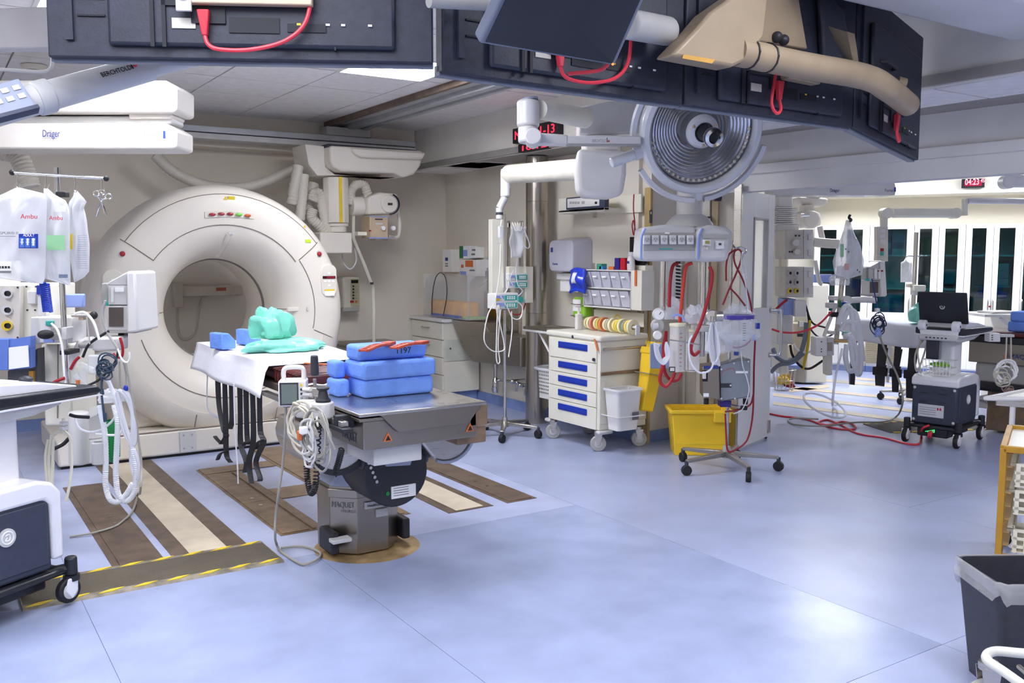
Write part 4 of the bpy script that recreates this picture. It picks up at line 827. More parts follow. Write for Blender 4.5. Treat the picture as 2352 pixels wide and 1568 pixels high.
# ---- corner drawer cabinet
T = thing('drawer_cabinet', 'white corner cabinet with steel handled drawers and a yellow box on top', 'cabinet', (4.6, 8.4, 0)); t = onp(T, CREAM)
t(M().box(4.44, 4.85, 8.08, 8.79, .12, .84), 'body'); t(M().box(4.4, 4.85, 8.05, 8.79, .84, .87), 'worktop', WHITE, bev=.004); t(M().box(4.5, 4.85, 8.12, 8.79, 0, .12), 'plinth', SKIRT)
for i, (z0, z1) in enumerate(((.66, .83), (.48, .65), (.3, .47), (.13, .29))):
    d = t(M().box(4.42, 4.44, 8.09, 8.77, z0, z1), 'drawer', CREAM, bev=.003)
    M().tube([(4.425, 8.36, z1-.06), (4.395, 8.37, z1-.06), (4.395, 8.5, z1-.06), (4.425, 8.51, z1-.06)], .006, 8, 2).done('handle', STEEL, d, world=True)
sp = t(M().box(4.43, 4.84, 8.066, 8.08, .44, .66), 'side_panel', mat('panel_greenish', 'd3d5c6', .4), bev=.003); t(M().box(4.43, 4.84, 8.066, 8.08, .12, .435), 'side_panel', CREAM, bev=.003)
for x in (4.5, 4.7): M().cyl((x, 8.058, .57), (x, 8.066, .57), .008, n=8).done('screw', DARK, sp, world=True)
# ---- scrub sink
T = thing('scrub_sink', 'stainless steel scrub sink trough on the wall with taps and drain below', 'sink', (4.6, 7.4, .5)); t = onp(T, STEEL)
a_, b_ = V((4.5, 8.05, 0)), V((4.66, 6.98, 0)); sn = V((a_.y-b_.y, b_.x-a_.x, 0)).normalized()
pr = [P(x, y, pl=(a_, sn)) for x, y in ((1036, 729), (1109, 735), (1121, 762), (1196, 775), (1195, 842), (1150, 838), (1085, 830), (1064, 800))]
pr = [V((p.x, min(p.y, 8.045), min(p.z, .866))) for p in pr]
t(M().hull(pr, [p+V((.02, 0, 0)) for p in pr]), 'apron', bev=.004); t(M().hull([p+V((.02, 0, -.004)) for p in pr], [V((4.83, p.y, p.z-.004)) for p in pr]), 'trough', STEELD, bev=.004)
t(M().box(4.83, 4.865, 7.3, 7.95, .45, 1.15), 'splashback', STEEL, bev=.003)
a = P(1138, 842, X=4.7); t(M().cyl((4.7, a.y, .5), (4.7, a.y, .42), .028, n=16), 'drain', CHROME); t(M().cyl((4.7, a.y, .42), (4.7, a.y, .3), .02, n=14), 'drain_pipe', CHROME); t(M().lathe([(.03, 0), (.038, .03), (.034, .13), (.022, .15)], (4.7, a.y, .17), n=18), 'bottle_trap', CHROME)
m = M(); b = [P(x, y, X=4.72) for x, y in ((1142, 872), (1165, 875), (1187, 880), (1208, 884))]; t(M().tube(b, .014, 10), 'supply_pipe', CHROME)
for x, y in ((1187, 875), (1205, 884)): a = P(x, y, X=4.72); t(M().cyl(a+V((-.03, 0, 0)), a+V((.1, 0, 0)), .02, n=12), 'valve', CHROME); t(M().sph(a+V((-.05, 0, 0)), .024, n=12, k=8), 'valve_knob', CHROME); t(M().cyl(a, a+V((0, 0, -.1)), .011, n=10), 'valve_stem', CHROME)
# ---- acrylic box with yellow sponges
T = thing('acrylic_dispenser', 'clear acrylic box with a curved front holding yellow sponges on the cabinet', 'dispenser', (4.65, 8.2, .87)); t = onp(T, CLEARP)
a, b = P(992, 728, X=4.6), P(1094, 728, X=4.6); y0, y1 = b.y, a.y; z0, z1 = .875, P(1050, 630, X=4.6).z
t(M().box(4.5, 4.52, y0, y1, z0, z0+.3).box(4.5, 4.74, y0, y0+.008, z0, z1).box(4.5, 4.74, y1-.008, y1, z0, z1).box(4.5, 4.74, y0, y1, z0, z0+.01), 'case', bev=.004)
t(M().prism([(4.52, z0+.3), (4.53, z0+.38), (4.58, z1-.02), (4.64, z1), (4.74, z1), (4.74, z1-.008), (4.64, z1-.008), (4.59, z1-.03), (4.54, z0+.38), (4.528, z0+.3)], y0, y1, 'y'), 'lid')
t(M().box(4.55, 4.73, y0+.15, y1-.05, z0+.012, z0+.17), 'sponge_stack', mat('sponge_amber', 'ffb000', .8, var=.12, scale=14), bev=.02)
t(M().box(4.53, 4.73, y0+.02, y0+.14, z0+.012, z0+.03), 'green_edge', mat('edge_green', '8fc63a', .5)); t(M().box(4.51, 4.55, y0+.2, y1-.15, z0+.012, z0+.035), 'blue_strip', BLUE)
t(M().tube([P(x, y, X=4.48) for x, y in ((992, 722), (993, 680), (1000, 640), (1012, 626), (1024, 640), (1026, 680), (1018, 725))], .005, 6), 'wire_arch', DARK)
# ---- glove boxes, rulers, soap on the wall
def wallbox(name, label, cat, x0, y0, x1, y1, dep, mt, marks=(), group=None, bev=.004):
    a = WX((x0+x1)/2, y1, XW); T = thing(name, label, cat, (XW, a.y, a.z), group=group); bd = xbox(x0, y0, x1, y1, XW-dep, dep, None).done('carton', mt, T, world=True, bev=bev)
    for (u0, v0, u1, v1, mm) in marks: xbox(x0+(x1-x0)*u0, y0+(y1-y0)*v0, x0+(x1-x0)*u1, y0+(y1-y0)*v1, XW-dep-.002, .003).done('print', mm, bd, world=True)
    return T
GB = 'glove boxes on the wall rack'
wallbox('glove_box', 'glove carton with green end and blue square in the wall rack', 'box', 1055, 565, 1079, 594, .1, PAPER, [(0, 0, .35, .95, DGREEN), (.3, .3, .75, .8, SKY)], GB)
wallbox('glove_box', 'plain white glove carton beside the green ended one', 'box', 1080, 567, 1093, 592, .1, PAPER, [(.3, .2, .9, .35, INKG), (.2, .6, .8, .75, INKG)], GB)
wallbox('glove_box', 'glove carton with orange glove picture in the lower rack', 'box', 1055, 596, 1094, 634, .12, PAPER, [(.35, .05, .8, .45, ORANGE), (.1, .3, .25, .5, ORANGE), (.05, .7, .4, .95, SKY), (.6, .6, .9, .7, INKG)], GB)
wallbox('glove_box', 'narrow white carton with blue print in the wall holder by the corner', 'box', 1016, 573, 1037, 625, .1, PAPER, [(.3, .35, .6, .5, INKB), (.3, .6, .6, .65, INKG), (.3, .7, .6, .75, INKG)], GB)
T = thing('soap_dispenser', 'grey wall soap dispenser between the glove boxes and infusion rack', 'dispenser', tuple(WX(1122, 660))); t = onp(T, GREYL)
t(xbox(1116, 590, 1127, 640, XW-.09, .09), 'bottle', mat('soap_clear', 'bfc3c9', .3), bev=.01); t(xbox(1114, 622, 1128, 642, XW-.11, .11), 'holder', GREY, bev=.004); t(xbox(1117, 596, 1126, 615, XW-.093, .004), 'label', PAPER); t(M().tube([WX(1122, 645, XW-.06), WX(1114, 648, XW-.1), WX(1100, 660, XW-.14)], .007, 6, 3), 'lever', STEEL)
t(xbox(1117, 642, 1126, 668, XW-.08, .06), 'pump', GREY, bev=.006)
# ---- steel column
T = thing('steel_column', 'round stainless steel column standing from floor to lower ceiling', 'column', (4.66, 6.75, 0)); t = onp(T, STEELV)
t(M().cyl((4.66, 6.75, .0), (4.66, 6.75, 1.0), .1, n=40), 'tube'); t(M().cyl((4.66, 6.75, 1.002), (4.66, 6.75, 1.99), .1, n=40), 'tube'); t(M().cyl((4.66, 6.75, 1.992), (4.66, 6.75, 2.385), .1, n=40), 'tube'); t(M().cyl((4.66, 6.75, .9), (4.66, 6.75, 2.38), .096, n=40), 'core', DARK)
# ---- infusion rack of the pendant and IV stand
T = thing('infusion_rack', 'tall cream pendant panel with two grey infusion pumps beside the steel column', 'rack', (4.2, 6.62, 1.1)); t = onp(T, CREAM)
Yr = 6.62
t(pbox(1130, 503, 1157, 680, Yr, .06), 'panel', CREAM, bev=.004); t(pbox(1196, 507, 1202, 690, Yr-.02, .03), 'post', STEEL); t(pbox(1168, 507, 1172, 690, Yr, .03), 'post', STEEL); t(pbox(1168, 512, 1200, 522, Yr, .02), 'hook_bar', CREAM)
t(pbox(1168, 612, 1216, 640, Yr-.05, .14), 'dock', IVORY, bev=.006); t(pbox(1207, 612, 1225, 695, Yr-.08, .18), 'dock_side', IVORY, bev=.006)
for y in (628, 645):
    o = t(pbox(1168, y, 1212, y+16, Yr-.09, .15), 'infusion_pump', WHITE, bev=.004)
    pbox(1184, y+3, 1211, y+14, Yr-.094, .004).done('keypad', TEAL, o, world=True)
    for k in range(4): pbox(1193+k*4, y+5, 1196+k*4, y+8, Yr-.096, .003).done('key', PAPER, o, world=True); pbox(1193+k*4, y+9, 1196+k*4, y+12, Yr-.096, .003).done('key', PAPER, o, world=True)
    pbox(1171, y+4, 1183, y+10, Yr-.094, .004).done('display', SKY, o, world=True)
t(pbox(1192, 682, 1202, 694, Yr-.09, .06), 'plug', TEAL); t(M().tube([P(x, y, Y=Yr-.03) for x, y in ((1208, 690), (1204, 705), (1196, 720), (1180, 722), (1170, 712))], .006, 6), 'red_lead', RED)
T = thing('iv_stand', 'chrome infusion stand on a five wheeled base with two stacked pumps', 'stand', (4.08, 6.38, 0))
def star(T, rad, mt, wheel=.035, n=5, a0=.3, hub=.03, w=.025, z=.09):
    for i in range(n):
        a = a0+2*pi*i/n; c, s = math.cos(a), math.sin(a)
        M().hull([(hub*c-w*s, hub*s+w*c, z-.0), (hub*c+w*s, hub*s-w*c, z), (hub*c+w*s, hub*s-w*c, z+.035), (hub*c-w*s, hub*s+w*c, z+.035)], [(rad*c-w*.6*s, rad*s+w*.6*c, z-.012), (rad*c+w*.6*s, rad*s-w*.6*c, z-.012), (rad*c+w*.6*s, rad*s-w*.6*c, z+.01), (rad*c-w*.6*s, rad*s+w*.6*c, z+.01)]).done('base_leg', mt, T, bev=.004)
        q = a+1.1; k = M().cyl((rad*c-.018*math.cos(q), rad*s-.018*math.sin(q), wheel), (rad*c+.018*math.cos(q), rad*s+.018*math.sin(q), wheel), wheel, n=18).done('castor', BLACK, T, bev=.005)
        M().cyl((rad*c, rad*s, wheel*1.5), (rad*c, rad*s, z), .014, n=10).done('castor_stem', DARK, k)
star(T, .3, STEEL); M().cyl((0, 0, .08), (0, 0, .16), .035, .02, 16).done('hub', STEEL, T); M().cyl((0, 0, .1), (0, 0, 1.2), .0125, n=14).done('pole', CHROME, T); M().cyl((0, 0, 1.1), (0, 0, 1.85), .009, n=12).done('upper_pole', CHROME, T)
t = onp(T, WHITE)
for y in (674, 691):
    o = t(pbox(1137, y, 1190, y+17, 6.22, .12), 'infusion_pump', WHITE, bev=.005)
    pbox(1160, y+4, 1188, y+15, 6.216, .005).done('keypad', TEAL, o, world=True); pbox(1140, y+5, 1158, y+12, 6.216, .005).done('display', SKY, o, world=True); pbox(1140, y+11, 1148, y+16, 6.215, .005).done('yellow_tab', YELM, o, world=True)
    for k in range(4):
        for j in (0, 1): pbox(1165+k*5, y+6+j*4, 1168+k*5, y+9+j*4, 6.214, .004).done('key', PAPER, o, world=True)
t(pbox(1152, 672, 1172, 712, 6.33, .04), 'clamp', GREY)
# drip bags
def bag(T, pts, mt, n=14):
    pass
T = thing('drip_bag', 'clear crumpled infusion bag hanging from the rack hooks by the column', 'drip bag', tuple(P(1190, 515, Y=6.5)))
a, b = P(1167, 520, Y=6.5), P(1212, 592, Y=6.5)
def bagf(u, v): return V((a.x+(b.x-a.x)*(.12+.76*u*(1-.25*(1-v)))+.012*math.sin(9*v+u*5), 6.5+.035*math.sin(pi*u)*math.sin(pi*v)*(1+.5*math.sin(8*u+6*v)), b.z+(a.z-b.z)*v))
M().grid(bagf, 12, 12).done('pouch', BAGF, T, world=True, solid=.006, smooth=60)
for i in range(5): M().tube([P(1176+6*i, 510, Y=6.52), P(1180+5*i, 518, Y=6.5), P(1184+3*i, 530, Y=6.48)], .003, 5, 3).done('hook_wire', PAPER, T, world=True)
for l in ([(1188, 590), (1185, 625), (1190, 655), (1200, 668), (1190, 680)], [(1205, 530), (1216, 560), (1212, 570), (1200, 560)], [(1180, 620), (1172, 640), (1178, 655)]): M().tube([P(x, y, Y=6.44) for x, y in l], .005, 6).done('drip_line', TUBE, T, world=True)
T = thing('drip_line_set', 'narrow drip chamber with white tubing looping down the infusion stand', 'tubing', tuple(P(1150, 520, Y=6.3)))
M().lathe([(.004, 0), (.018, .01), (.018, .1), (.005, .12)], tuple(P(1150, 560, Y=6.3)), n=14).done('drip_chamber', CLEARP, T, world=True); M().ob(P(1150, 533, Y=6.3), (.05, .025, .1)).done('pouch', BAGF, T, world=True, bev=.01)
for l in ([(1150, 560), (1148, 620), (1142, 665), (1138, 690), (1142, 720), (1148, 745)], [(1152, 505), (1150, 520)], [(1136, 695), (1120, 725), (1112, 780), (1130, 805), (1155, 805), (1158, 790), (1148, 740), (1146, 700)], [(1150, 710), (1144, 790), (1148, 830), (1140, 820), (1143, 700)], [(1185, 690), (1200, 705), (1195, 730), (1178, 730), (1165, 705), (1150, 680)], [(1175, 715), (1176, 760), (1168, 820)], [(1162, 640), (1166, 660), (1160, 672)]):
    M().tube([P(x, y, Y=6.2) for x, y in l], .005, 6, 7).done('tubing', mat('tubing_white', 'e6e4dc', .4), T, world=True)
# ---- towel dispenser
T = thing('towel_dispenser', 'pale translucent paper towel dispenser on the wall beside the steel column', 'dispenser', tuple(WX(1288, 640))); t = onp(T, mat('towel_case', 'bdbcc8', .3, var=.03))
a, b = WX(1258, 545, XW-.2), WX(1318, 628, XW-.2)
def rr(y0, y1, z0, z1, r, n=5): return [(y0+r*(1-math.cos(R_(90*i/n))), z0+r*(1-math.sin(R_(90*i/n)))) for i in range(n+1)][::-1]+[(y1-r*(1-math.cos(R_(90*i/n))), z0+r*(1-math.sin(R_(90*i/n)))) for i in range(n+1)]+[(y1-r*(1-math.cos(R_(90*i/n))), z1-r*(1-math.sin(R_(90*i/n)))) for i in range(n, -1, -1)][::-1][::-1]+[(y0+r*(1-math.cos(R_(90*i/n))), z1-r*(1-math.sin(R_(90*i/n)))) for i in range(n+1)]
def rpoly(y0, y1, z0, z1, r, n=5):
    out = []
    for cx, cz, a0 in ((y1-r, z1-r, 0), (y0+r, z1-r, 90), (y0+r, z0+r, 180), (y1-r, z0+r, 270)):
        out += [(cx+r*math.cos(R_(a0+90*i/n)), cz+r*math.sin(R_(a0+90*i/n))) for i in range(n+1)]
    return out
y0, y1, z0, z1 = min(a.y, b.y), max(a.y, b.y), min(a.z, b.z), max(a.z, b.z)
t(M().prism(rpoly(y0, y1, z0, z1, .05), XW, XW-.2, 'x', poly2=rpoly(y0+.02, y1-.02, z0+.015, z1-.03, .05)), 'case', bev=.01, seg=3)
t(M().box(XW-.14, XW-.02, y0+.03, y1-.05, z0-.06, z0), 'outlet', WHITE, bev=.006); t(M().box(XW-.12, XW-.115, y0+.05, y1-.08, z0-.16, z0-.05), 'paper_towel', PAPER)
text('Katrin', (XW-.203, y1-.08, z0+.07), (0, -1, 0), (0, 0, 1), .03, INKB, T, world=True); t(M().box(XW-.203, XW-.2, y1-.08, y1-.05, z1-.13, z1-.09), 'logo_mark', INKB)
# ---- wall shelf with console
T = thing('wall_shelf', 'cream wall ledge above the towel dispenser', 'shelf', tuple(WX(1380, 485))); t = onp(T, CREAM)
t(xbox(1283, 456, 1388, 482, XW-.2, .05), 'ledge_front', bev=.004); t(xbox(1388, 452, 1472, 487, XW-.02, .02), 'ledge_back', WALL2, bev=.003); a, b = WX(1283, 470, XW-.2), WX(1388, 482, XW-.2)
t(M().box(XW-.2, XW, b.y, a.y, min(a.z, b.z)-.01, min(a.z, b.z)+.02), 'ledge_floor', bev=.003); t(xbox(1361, 484, 1365, 500, XW-.15, .03), 'hook', STEEL)
T = thing('console', 'slim white control console with dark blue edge standing on the wall ledge', 'console', tuple(WX(1340, 474, XW-.21))); t = onp(T, DARKB)
o = t(xbox(1300, 454, 1388, 476, XW-.25, .05), 'housing', DARKB, bev=.006); xbox(1303, 457, 1376, 472, XW-.253, .005).done('face', WHITE, o, world=True)
for i in range(4): xbox(1308+6*i, 463, 1312+6*i, 468, XW-.256, .004).done('key', GREY, o, world=True)
xbox(1336, 462, 1342, 468, XW-.256, .004).done('key', GREY, o, world=True); xbox(1366, 463, 1371, 468, XW-.256, .004).done('logo_mark', INK, o, world=True)
# ---- dark wall screen with a red lanyard
T = thing('wall_tablet', 'dark tablet screen fixed to the wall end behind the organiser', 'screen', tuple(WX(1462, 610, XW-.06))); t = onp(T, DARK)
t(xbox(1446, 544, 1480, 609, XW-.1, .03), 'screen', SCREEN, bev=.004); t(xbox(1450, 609, 1482, 622, XW-.1, .08), 'bracket', CREAM, bev=.003)
T = thing('red_lanyard', 'red looped cord hanging down the wall beside the dark tablet', 'cord', tuple(WX(1457, 450, XW-.11))); 
M().tube([WX(x, y, XW-.12) for x, y in ((1456, 446), (1455, 480), (1458, 512), (1456, 540), (1452, 520), (1455, 506), (1459, 530), (1460, 548), (1456, 548))], .005, 6).done('cord', RED, T, world=True)
# ================================================================ DRAWER CART
T = thing('drawer_trolley', 'cream drawer trolley on castors with five blue drawer handles', 'trolley', (4.56, 5.76, 0)); t = onp(T, CREAM)
x0, x1, y0, y1 = 4.33, 4.8, 5.42, 6.1
t(M().box(x0, x1, y0, y1, .17, .86), 'body', bev=.008); t(M().box(x0-.015, x1, y0-.02, y1+.02, .86, .905), 'top', bev=.015, seg=3)
zs = [.17, .345, .46, .575, .69, .85]
for i in range(5):
    d = t(M().box(x0-.012, x0, y0+.03, y1-.03, zs[i]+.003, zs[i+1]-.003), 'drawer', CREAM, bev=.003)
    zc = zs[i+1]-.05 if i != 4 else .8
    h = M().box(x0-.02, x0-.011, y0+.14, y0+.52, zc-.026, zc+.026).done('handle', BLUE, d, world=True, bev=.005); M().box(x0-.024, x0-.018, y0+.16, y0+.5, zc-.012, zc+.003).done('handle_groove', BLUE, d, world=True, bev=.003)
for p in ((x0-.005, y0+.33, .875), (x0-.016, y0+.05, .72)): t(M().cyl((p[0]-.012, p[1], p[2]), (p[0], p[1], p[2]), .013, n=12), 'lock', DARK)
t(M().box(x0, x1, y0-.006, y0, .22, .82), 'side_panel', CREAM, bev=.002)
for ya, yb_ in ((y0-.025, y0+.03), (y1-.04, y1+.03)): t(M().box(x0-.02, x0+.12, ya, yb_, .14, .17), 'bumper', GREYL, bev=.012)
t(M().tube([(x0+.03, y0-.01, .8), (x0+.05, y0-.045, .805), (x1-.03, y0-.045, .805), (x1-.02, y0-.01, .8)], .012, 8, 3), 'push_bar', STEEL)
t(M().box(x0+.0, x1-.02, y0-.02, y0-.006, .6, .625), 'accessory_rail', BRONZE, bev=.003)
def castor(T, x, y, r, mt=GREY, fork=STEEL, z=.14, ang=.6):
    c, s = math.cos(ang), math.sin(ang)
    k = M().cyl((x-.016*c, y-.016*s, r), (x+.016*c, y+.016*s, r), r, n=24).done('castor', mt, T, world=True, bev=.006)
    M().cyl((x-.02*c, y-.02*s, r), (x+.02*c, y+.02*s, r), r*.5, n=16).done('wheel_hub', GREYL, k, world=True)
    for s_ in (-1, 1): M().hull([V((x, y, r))+V((c*s_*.024+s*d, s*s_*.024-c*d, -.01)) for d in (-.014, .014)]+[V((x, y, r))+V((c*s_*.029+s*d, s*s_*.029-c*d, -.01)) for d in (.014, -.014)], [V((x, y, z))+V((c*s_*.024+s*d, s*s_*.024-c*d, 0)) for d in (-.03, .03)]+[V((x, y, z))+V((c*s_*.029+s*d, s*s_*.029-c*d, 0)) for d in (.03, -.03)]).done('castor_fork', fork, k, world=True)
    M().cyl((x, y, z-.004), (x, y, z+.02), .032, n=14).done('castor_plate', fork, k, world=True)
for x, y in ((x0+.03, y0+.05), (x0+.03, y1-.03), (x1-.05, y0+.02), (x1-.06, y1-.03)): castor(T, x, y, .062, ang=1.0)
t(M().box(x1-.02, x1, y0, y0+.015, .9, 1.45).box(x1-.02, x1, y1-.015, y1, .9, 1.45), 'upright', STEEL); t(M().box(x1-.015, x1-.005, y0+.02, y1-.02, .95, 1.06), 'back_board', CREAM, bev=.002); t(M().tube([(x1-.03, y0+.28, 1.0), (x1-.03, y0+.33, 1.03), (x1-.03, y0+.38, 1.0), (x1-.03, y0+.33, .98), (x1-.03, y0+.28, 1.0)], .004, 6), 'board_ring', YELM)
t(M().hull([(x0-.017, y0+.06, .88), (x0-.017, y0+.04, .88), (x0-.017, y0-.0, .79), (x0-.017, y0+.02, .79)], [(x0-.014, y0+.06, .88), (x0-.014, y0+.04, .88), (x0-.014, y0-.0, .79), (x0-.014, y0+.02, .79)]), 'tape_strip', ORANGE)
# fold-out shelf at the far side
t(M().box(x0+.02, x1-.05, y1+.02, y1+.42, .865, .885), 'side_shelf', WHITE, bev=.004); t(M().tube([(x0+.06, y1+.02, .66), (x0+.06, y1+.22, .86)], .01, 6, 1), 'shelf_strut', WHITE)
T = thing('metal_tray', 'flat grey metal tray lying on the fold-out shelf of the trolley', 'tray', (4.5, 6.33, .8855)); M().box(-.14, .14, -.17, .17, .001, .006).done('tray_floor', STEEL, T, bev=.002)
m = M()
for s in (-1, 1): m.box(-.15, .15, s*.175-.004, s*.175+.004, .0, .022); m.box(s*.145-.004, s*.145+.004, -.175, .175, 0, .022)
m.done('rim', STEEL, T)
T = thing('hand_gel_bottle', 'white pump bottle on the trolley top by the green glove pack', 'bottle', (4.55, 5.98, .906)); M().prism(rpoly(-.03, .03, -.02, .02, .012), 0, .13).done('bottle', WHITE, T, bev=.004); M().lathe([(.012, .13), (.012, .15), (.007, .152), (.007, .19)], n=12).done('pump', WHITE, T); M().ob((-.012, 0, .19), (.05, .014, .012)).done('nozzle', WHITE, T, bev=.003)
M().box(-.021, -.0205, -.02, .02, .03, .1).done('label', PAPER, T); M().box(-.0215, -.021, -.012, .012, .015, .028).done('print', INK, T)
# hanging packs
T = thing('wipes_pack', 'crumpled blue wipes pack hanging above the green pack', 'pack', tuple(P(1327, 690, X=4.6))); a, b = P(1312, 620, X=4.6), P(1343, 675, X=4.6)
def pk(u, v): return V((4.6-.03*math.sin(pi*u)*math.sin(pi*v)*(1+.4*math.sin(7*u+5*v))+.012*math.sin(9*v), a.y+(b.y-a.y)*u+.015*math.sin(5*v+2), b.z+(a.z-b.z)*v+.02*math.sin(3*u)))
M().grid(pk, 12, 14).done('foil', mat('pack_blue', '1c3fd0', .3, var=.1, bump=.4, bscale=20, coat=.5), T, world=True, solid=.03, smooth=60)
def pk2(u, v): return pk(.25+.4*u, .35+.45*v)+V((-.02, 0, 0))
M().grid(pk2, 6, 6).done('label', PAPER, T, world=True, solid=.004)
T = thing('disinfectant_box', 'lime green box in a wire holder above the trolley', 'box', tuple(P(1330, 735, X=4.74))); a, b = P(1315, 682, X=4.72), P(1342, 732, X=4.72)
o = M().box(4.72, 4.82, min(a.y, b.y), max(a.y, b.y), b.z, a.z).done('carton', GREEN, T, world=True, bev=.02, seg=3); M().box(4.716, 4.72, max(a.y, b.y)-.12, max(a.y, b.y)-.01, b.z+.06, b.z+.16).done('label', PAPER, o, world=True)
for z in (b.z+.02, b.z+.12): M().tube([(4.868, min(a.y, b.y)-.01, z), (4.71, min(a.y, b.y)-.01, z), (4.71, max(a.y, b.y)+.01, z), (4.868, max(a.y, b.y)+.01, z)], .004, 6, 2).done('wire_holder', STEEL, T, world=True)
# organiser with tilting clear bins
T = thing('bin_organiser', 'wall organiser of ten clear tilt bins above the trolley', 'organiser', (4.72, 5.75, 1.1)); t = onp(T, WHITE)
ya, yb_ = 5.46, 6.06; za, zb = 1.1, 1.4
t(M().box(4.76, 4.79, ya, yb_, za, zb), 'back', WHITE); t(M().box(4.66, 4.79, ya, yb_, zb-.01, zb).box(4.66, 4.79, ya, yb_, za-.012, za).box(4.66, 4.79, ya, yb_, (za+zb)/2-.006, (za+zb)/2+.006).box(4.66, 4.79, ya-.008, ya, za, zb).box(4.66, 4.79, yb_, yb_+.008, za, zb), 'frame', WHITE, bev=.002)
t(M().box(4.66, 4.79, ya-.13, ya-.01, za-.01, zb), 'side_block', IVORY, bev=.003); t(M().box(4.65, 4.66, ya-.075, ya-.055, zb-.12, zb), 'tape_strip', ORANGE)
rb = random.Random(5)
for r in range(2):
    for c in range(5):
        y = yb_-(c+1)*.12+.004; z = za+(1-r)*.15+.008
        b = t(M().hull([(4.675, y, z), (4.675, y+.11, z), (4.635, y+.11, z+.125), (4.635, y, z+.125)], [(4.679, y, z), (4.679, y+.11, z), (4.639, y+.11, z+.125), (4.639, y, z+.125)]), 'clear_bin', mat('bin_clear', 'dfe0ec', .15, 0, 0, alpha=.5, coat=.6))
        M().box(4.655, 4.76, y, y+.003, z, z+.12).done('bin_side', mat('bin_clear', 'dfe0ec'), b, world=True); M().ob((4.636, y+.06, z+.085), (.004, .05, .012)).done('bin_label', PAPER, b, world=True)
        for k in range(rb.randint(2, 5)):
            yy = y+.012+.09*rb.random(); zz = z+.04+.02*rb.random(); M().ob((4.7+.02*rb.random(), yy, zz), (.012, .014, .075), rot('X', rb.uniform(-.6, .6))).done('sachet', [PAPER, PAPER, GREYL, mat('sachet_pink', 'd7bfc6', .5)][rb.randint(0, 3)], b, world=True)
# small things standing on top of the organiser
def sbox(name, label, cat, px, py0, px1, py1, mt, d=.06): a, b = P(px, py1, X=4.68), P(px1, py0, X=4.68); return solo(M().box(4.68, 4.68+d, b.y, a.y, zb+.001, zb+.001+max(.015, b.z-a.z)).done(name, mt, None, bev=.003), label, cat)
sbox('card_box', 'small green card box on the organiser', 'box', 1370, 605, 1381, 618, mat('card_green', '3f9a7c', .5)); sbox('card_box', 'small light blue box beside the green one on the organiser', 'box', 1376, 610, 1384, 618, mat('card_sky', '3e8fc4', .5), .045)
sbox('tape_tub', 'small orange tub on the organiser', 'tub', 1397, 612, 1409, 619, ORANGE); sbox('binder', 'navy blue binder standing on the organiser', 'binder', 1411, 592, 1422, 619, mat('binder_navy', '2d1d7d', .5), .1); sbox('binder', 'red binder standing on the organiser', 'binder', 1424, 592, 1435, 619, mat('binder_red', 'c41226', .5), .1)
T = thing('lotion_bottle', 'white lotion bottle standing at the end of the organiser', 'bottle', (4.71, P(1447, 618, X=4.7).y, zb+.001)); M().lathe([(.001, 0), (.03, 0), (.032, .03), (.03, .09), (.024, .1), (.022, .11), (.026, .115), (.024, .14), (.001, .142)], n=20).done('bottle', WHITE, T); M().box(-.033, -.03, -.012, .012, .05, .07).done('print', INKB, T)
# tape rolls on a rod
RT = ['e6d9a0', 'efe6bd', 'd98f7a', 'f0e2b0', 'd8c25c', 'e58b55', 'efe6bd', 'b9b59a', 'efe6bd', 'f0e08a', 'e9d34e', 'efe6bd', '9aa58e', 'f2d36a', 'efe6bd']
rodx, rodz = 4.6, .965
tp = [P(1352+7.2*i, 745+.9*i, X=rodx).y for i in range(15)]
T0 = thing('tape_rack', 'white rod rack holding a row of tape rolls on the trolley', 'rack', (rodx, 5.7, .906)); M().cyl((rodx, tp[0]+.06, rodz), (rodx, tp[-1]-.06, rodz), .011, n=12).done('rod', WHITE, T0, world=True)
for y in (tp[0]+.06, tp[-1]-.06): M().box(rodx-.02, rodx+.02, y-.006, y+.006, .906, rodz+.02).done('rod_stand', WHITE, T0, world=True, bev=.003)
names = {'e6d9a0': 'straw', 'efe6bd': 'cream', 'd98f7a': 'salmon pink', 'f0e2b0': 'buttery', 'd8c25c': 'mustard', 'e58b55': 'orange', 'b9b59a': 'khaki grey', 'f0e08a': 'lemon', 'e9d34e': 'bright yellow', '9aa58e': 'sage green', 'f2d36a': 'golden'}
for i, c in enumerate(RT):
    r = .045+.012*((i*7) % 3)/2; o = M().lathe([(.022, -.012), (r, -.012), (r, .012), (.022, .012), (.022, -.012)], (0, 0, 0), 'y', 28).done('tape_roll', mat('tape_'+c, c, .5), None); o.location = (rodx, tp[i], rodz-.011+.011)
    tag(o, f'{names[c]} tape roll between the {names[RT[i-1]]} and {names[RT[i+1]]} rolls on the rod' if 0 < i < 14 else f'{names[c]} tape roll at the rod end beside the {names[RT[1 if i == 0 else 13]]} roll', 'tape roll', 'tape rolls on the trolley rod')
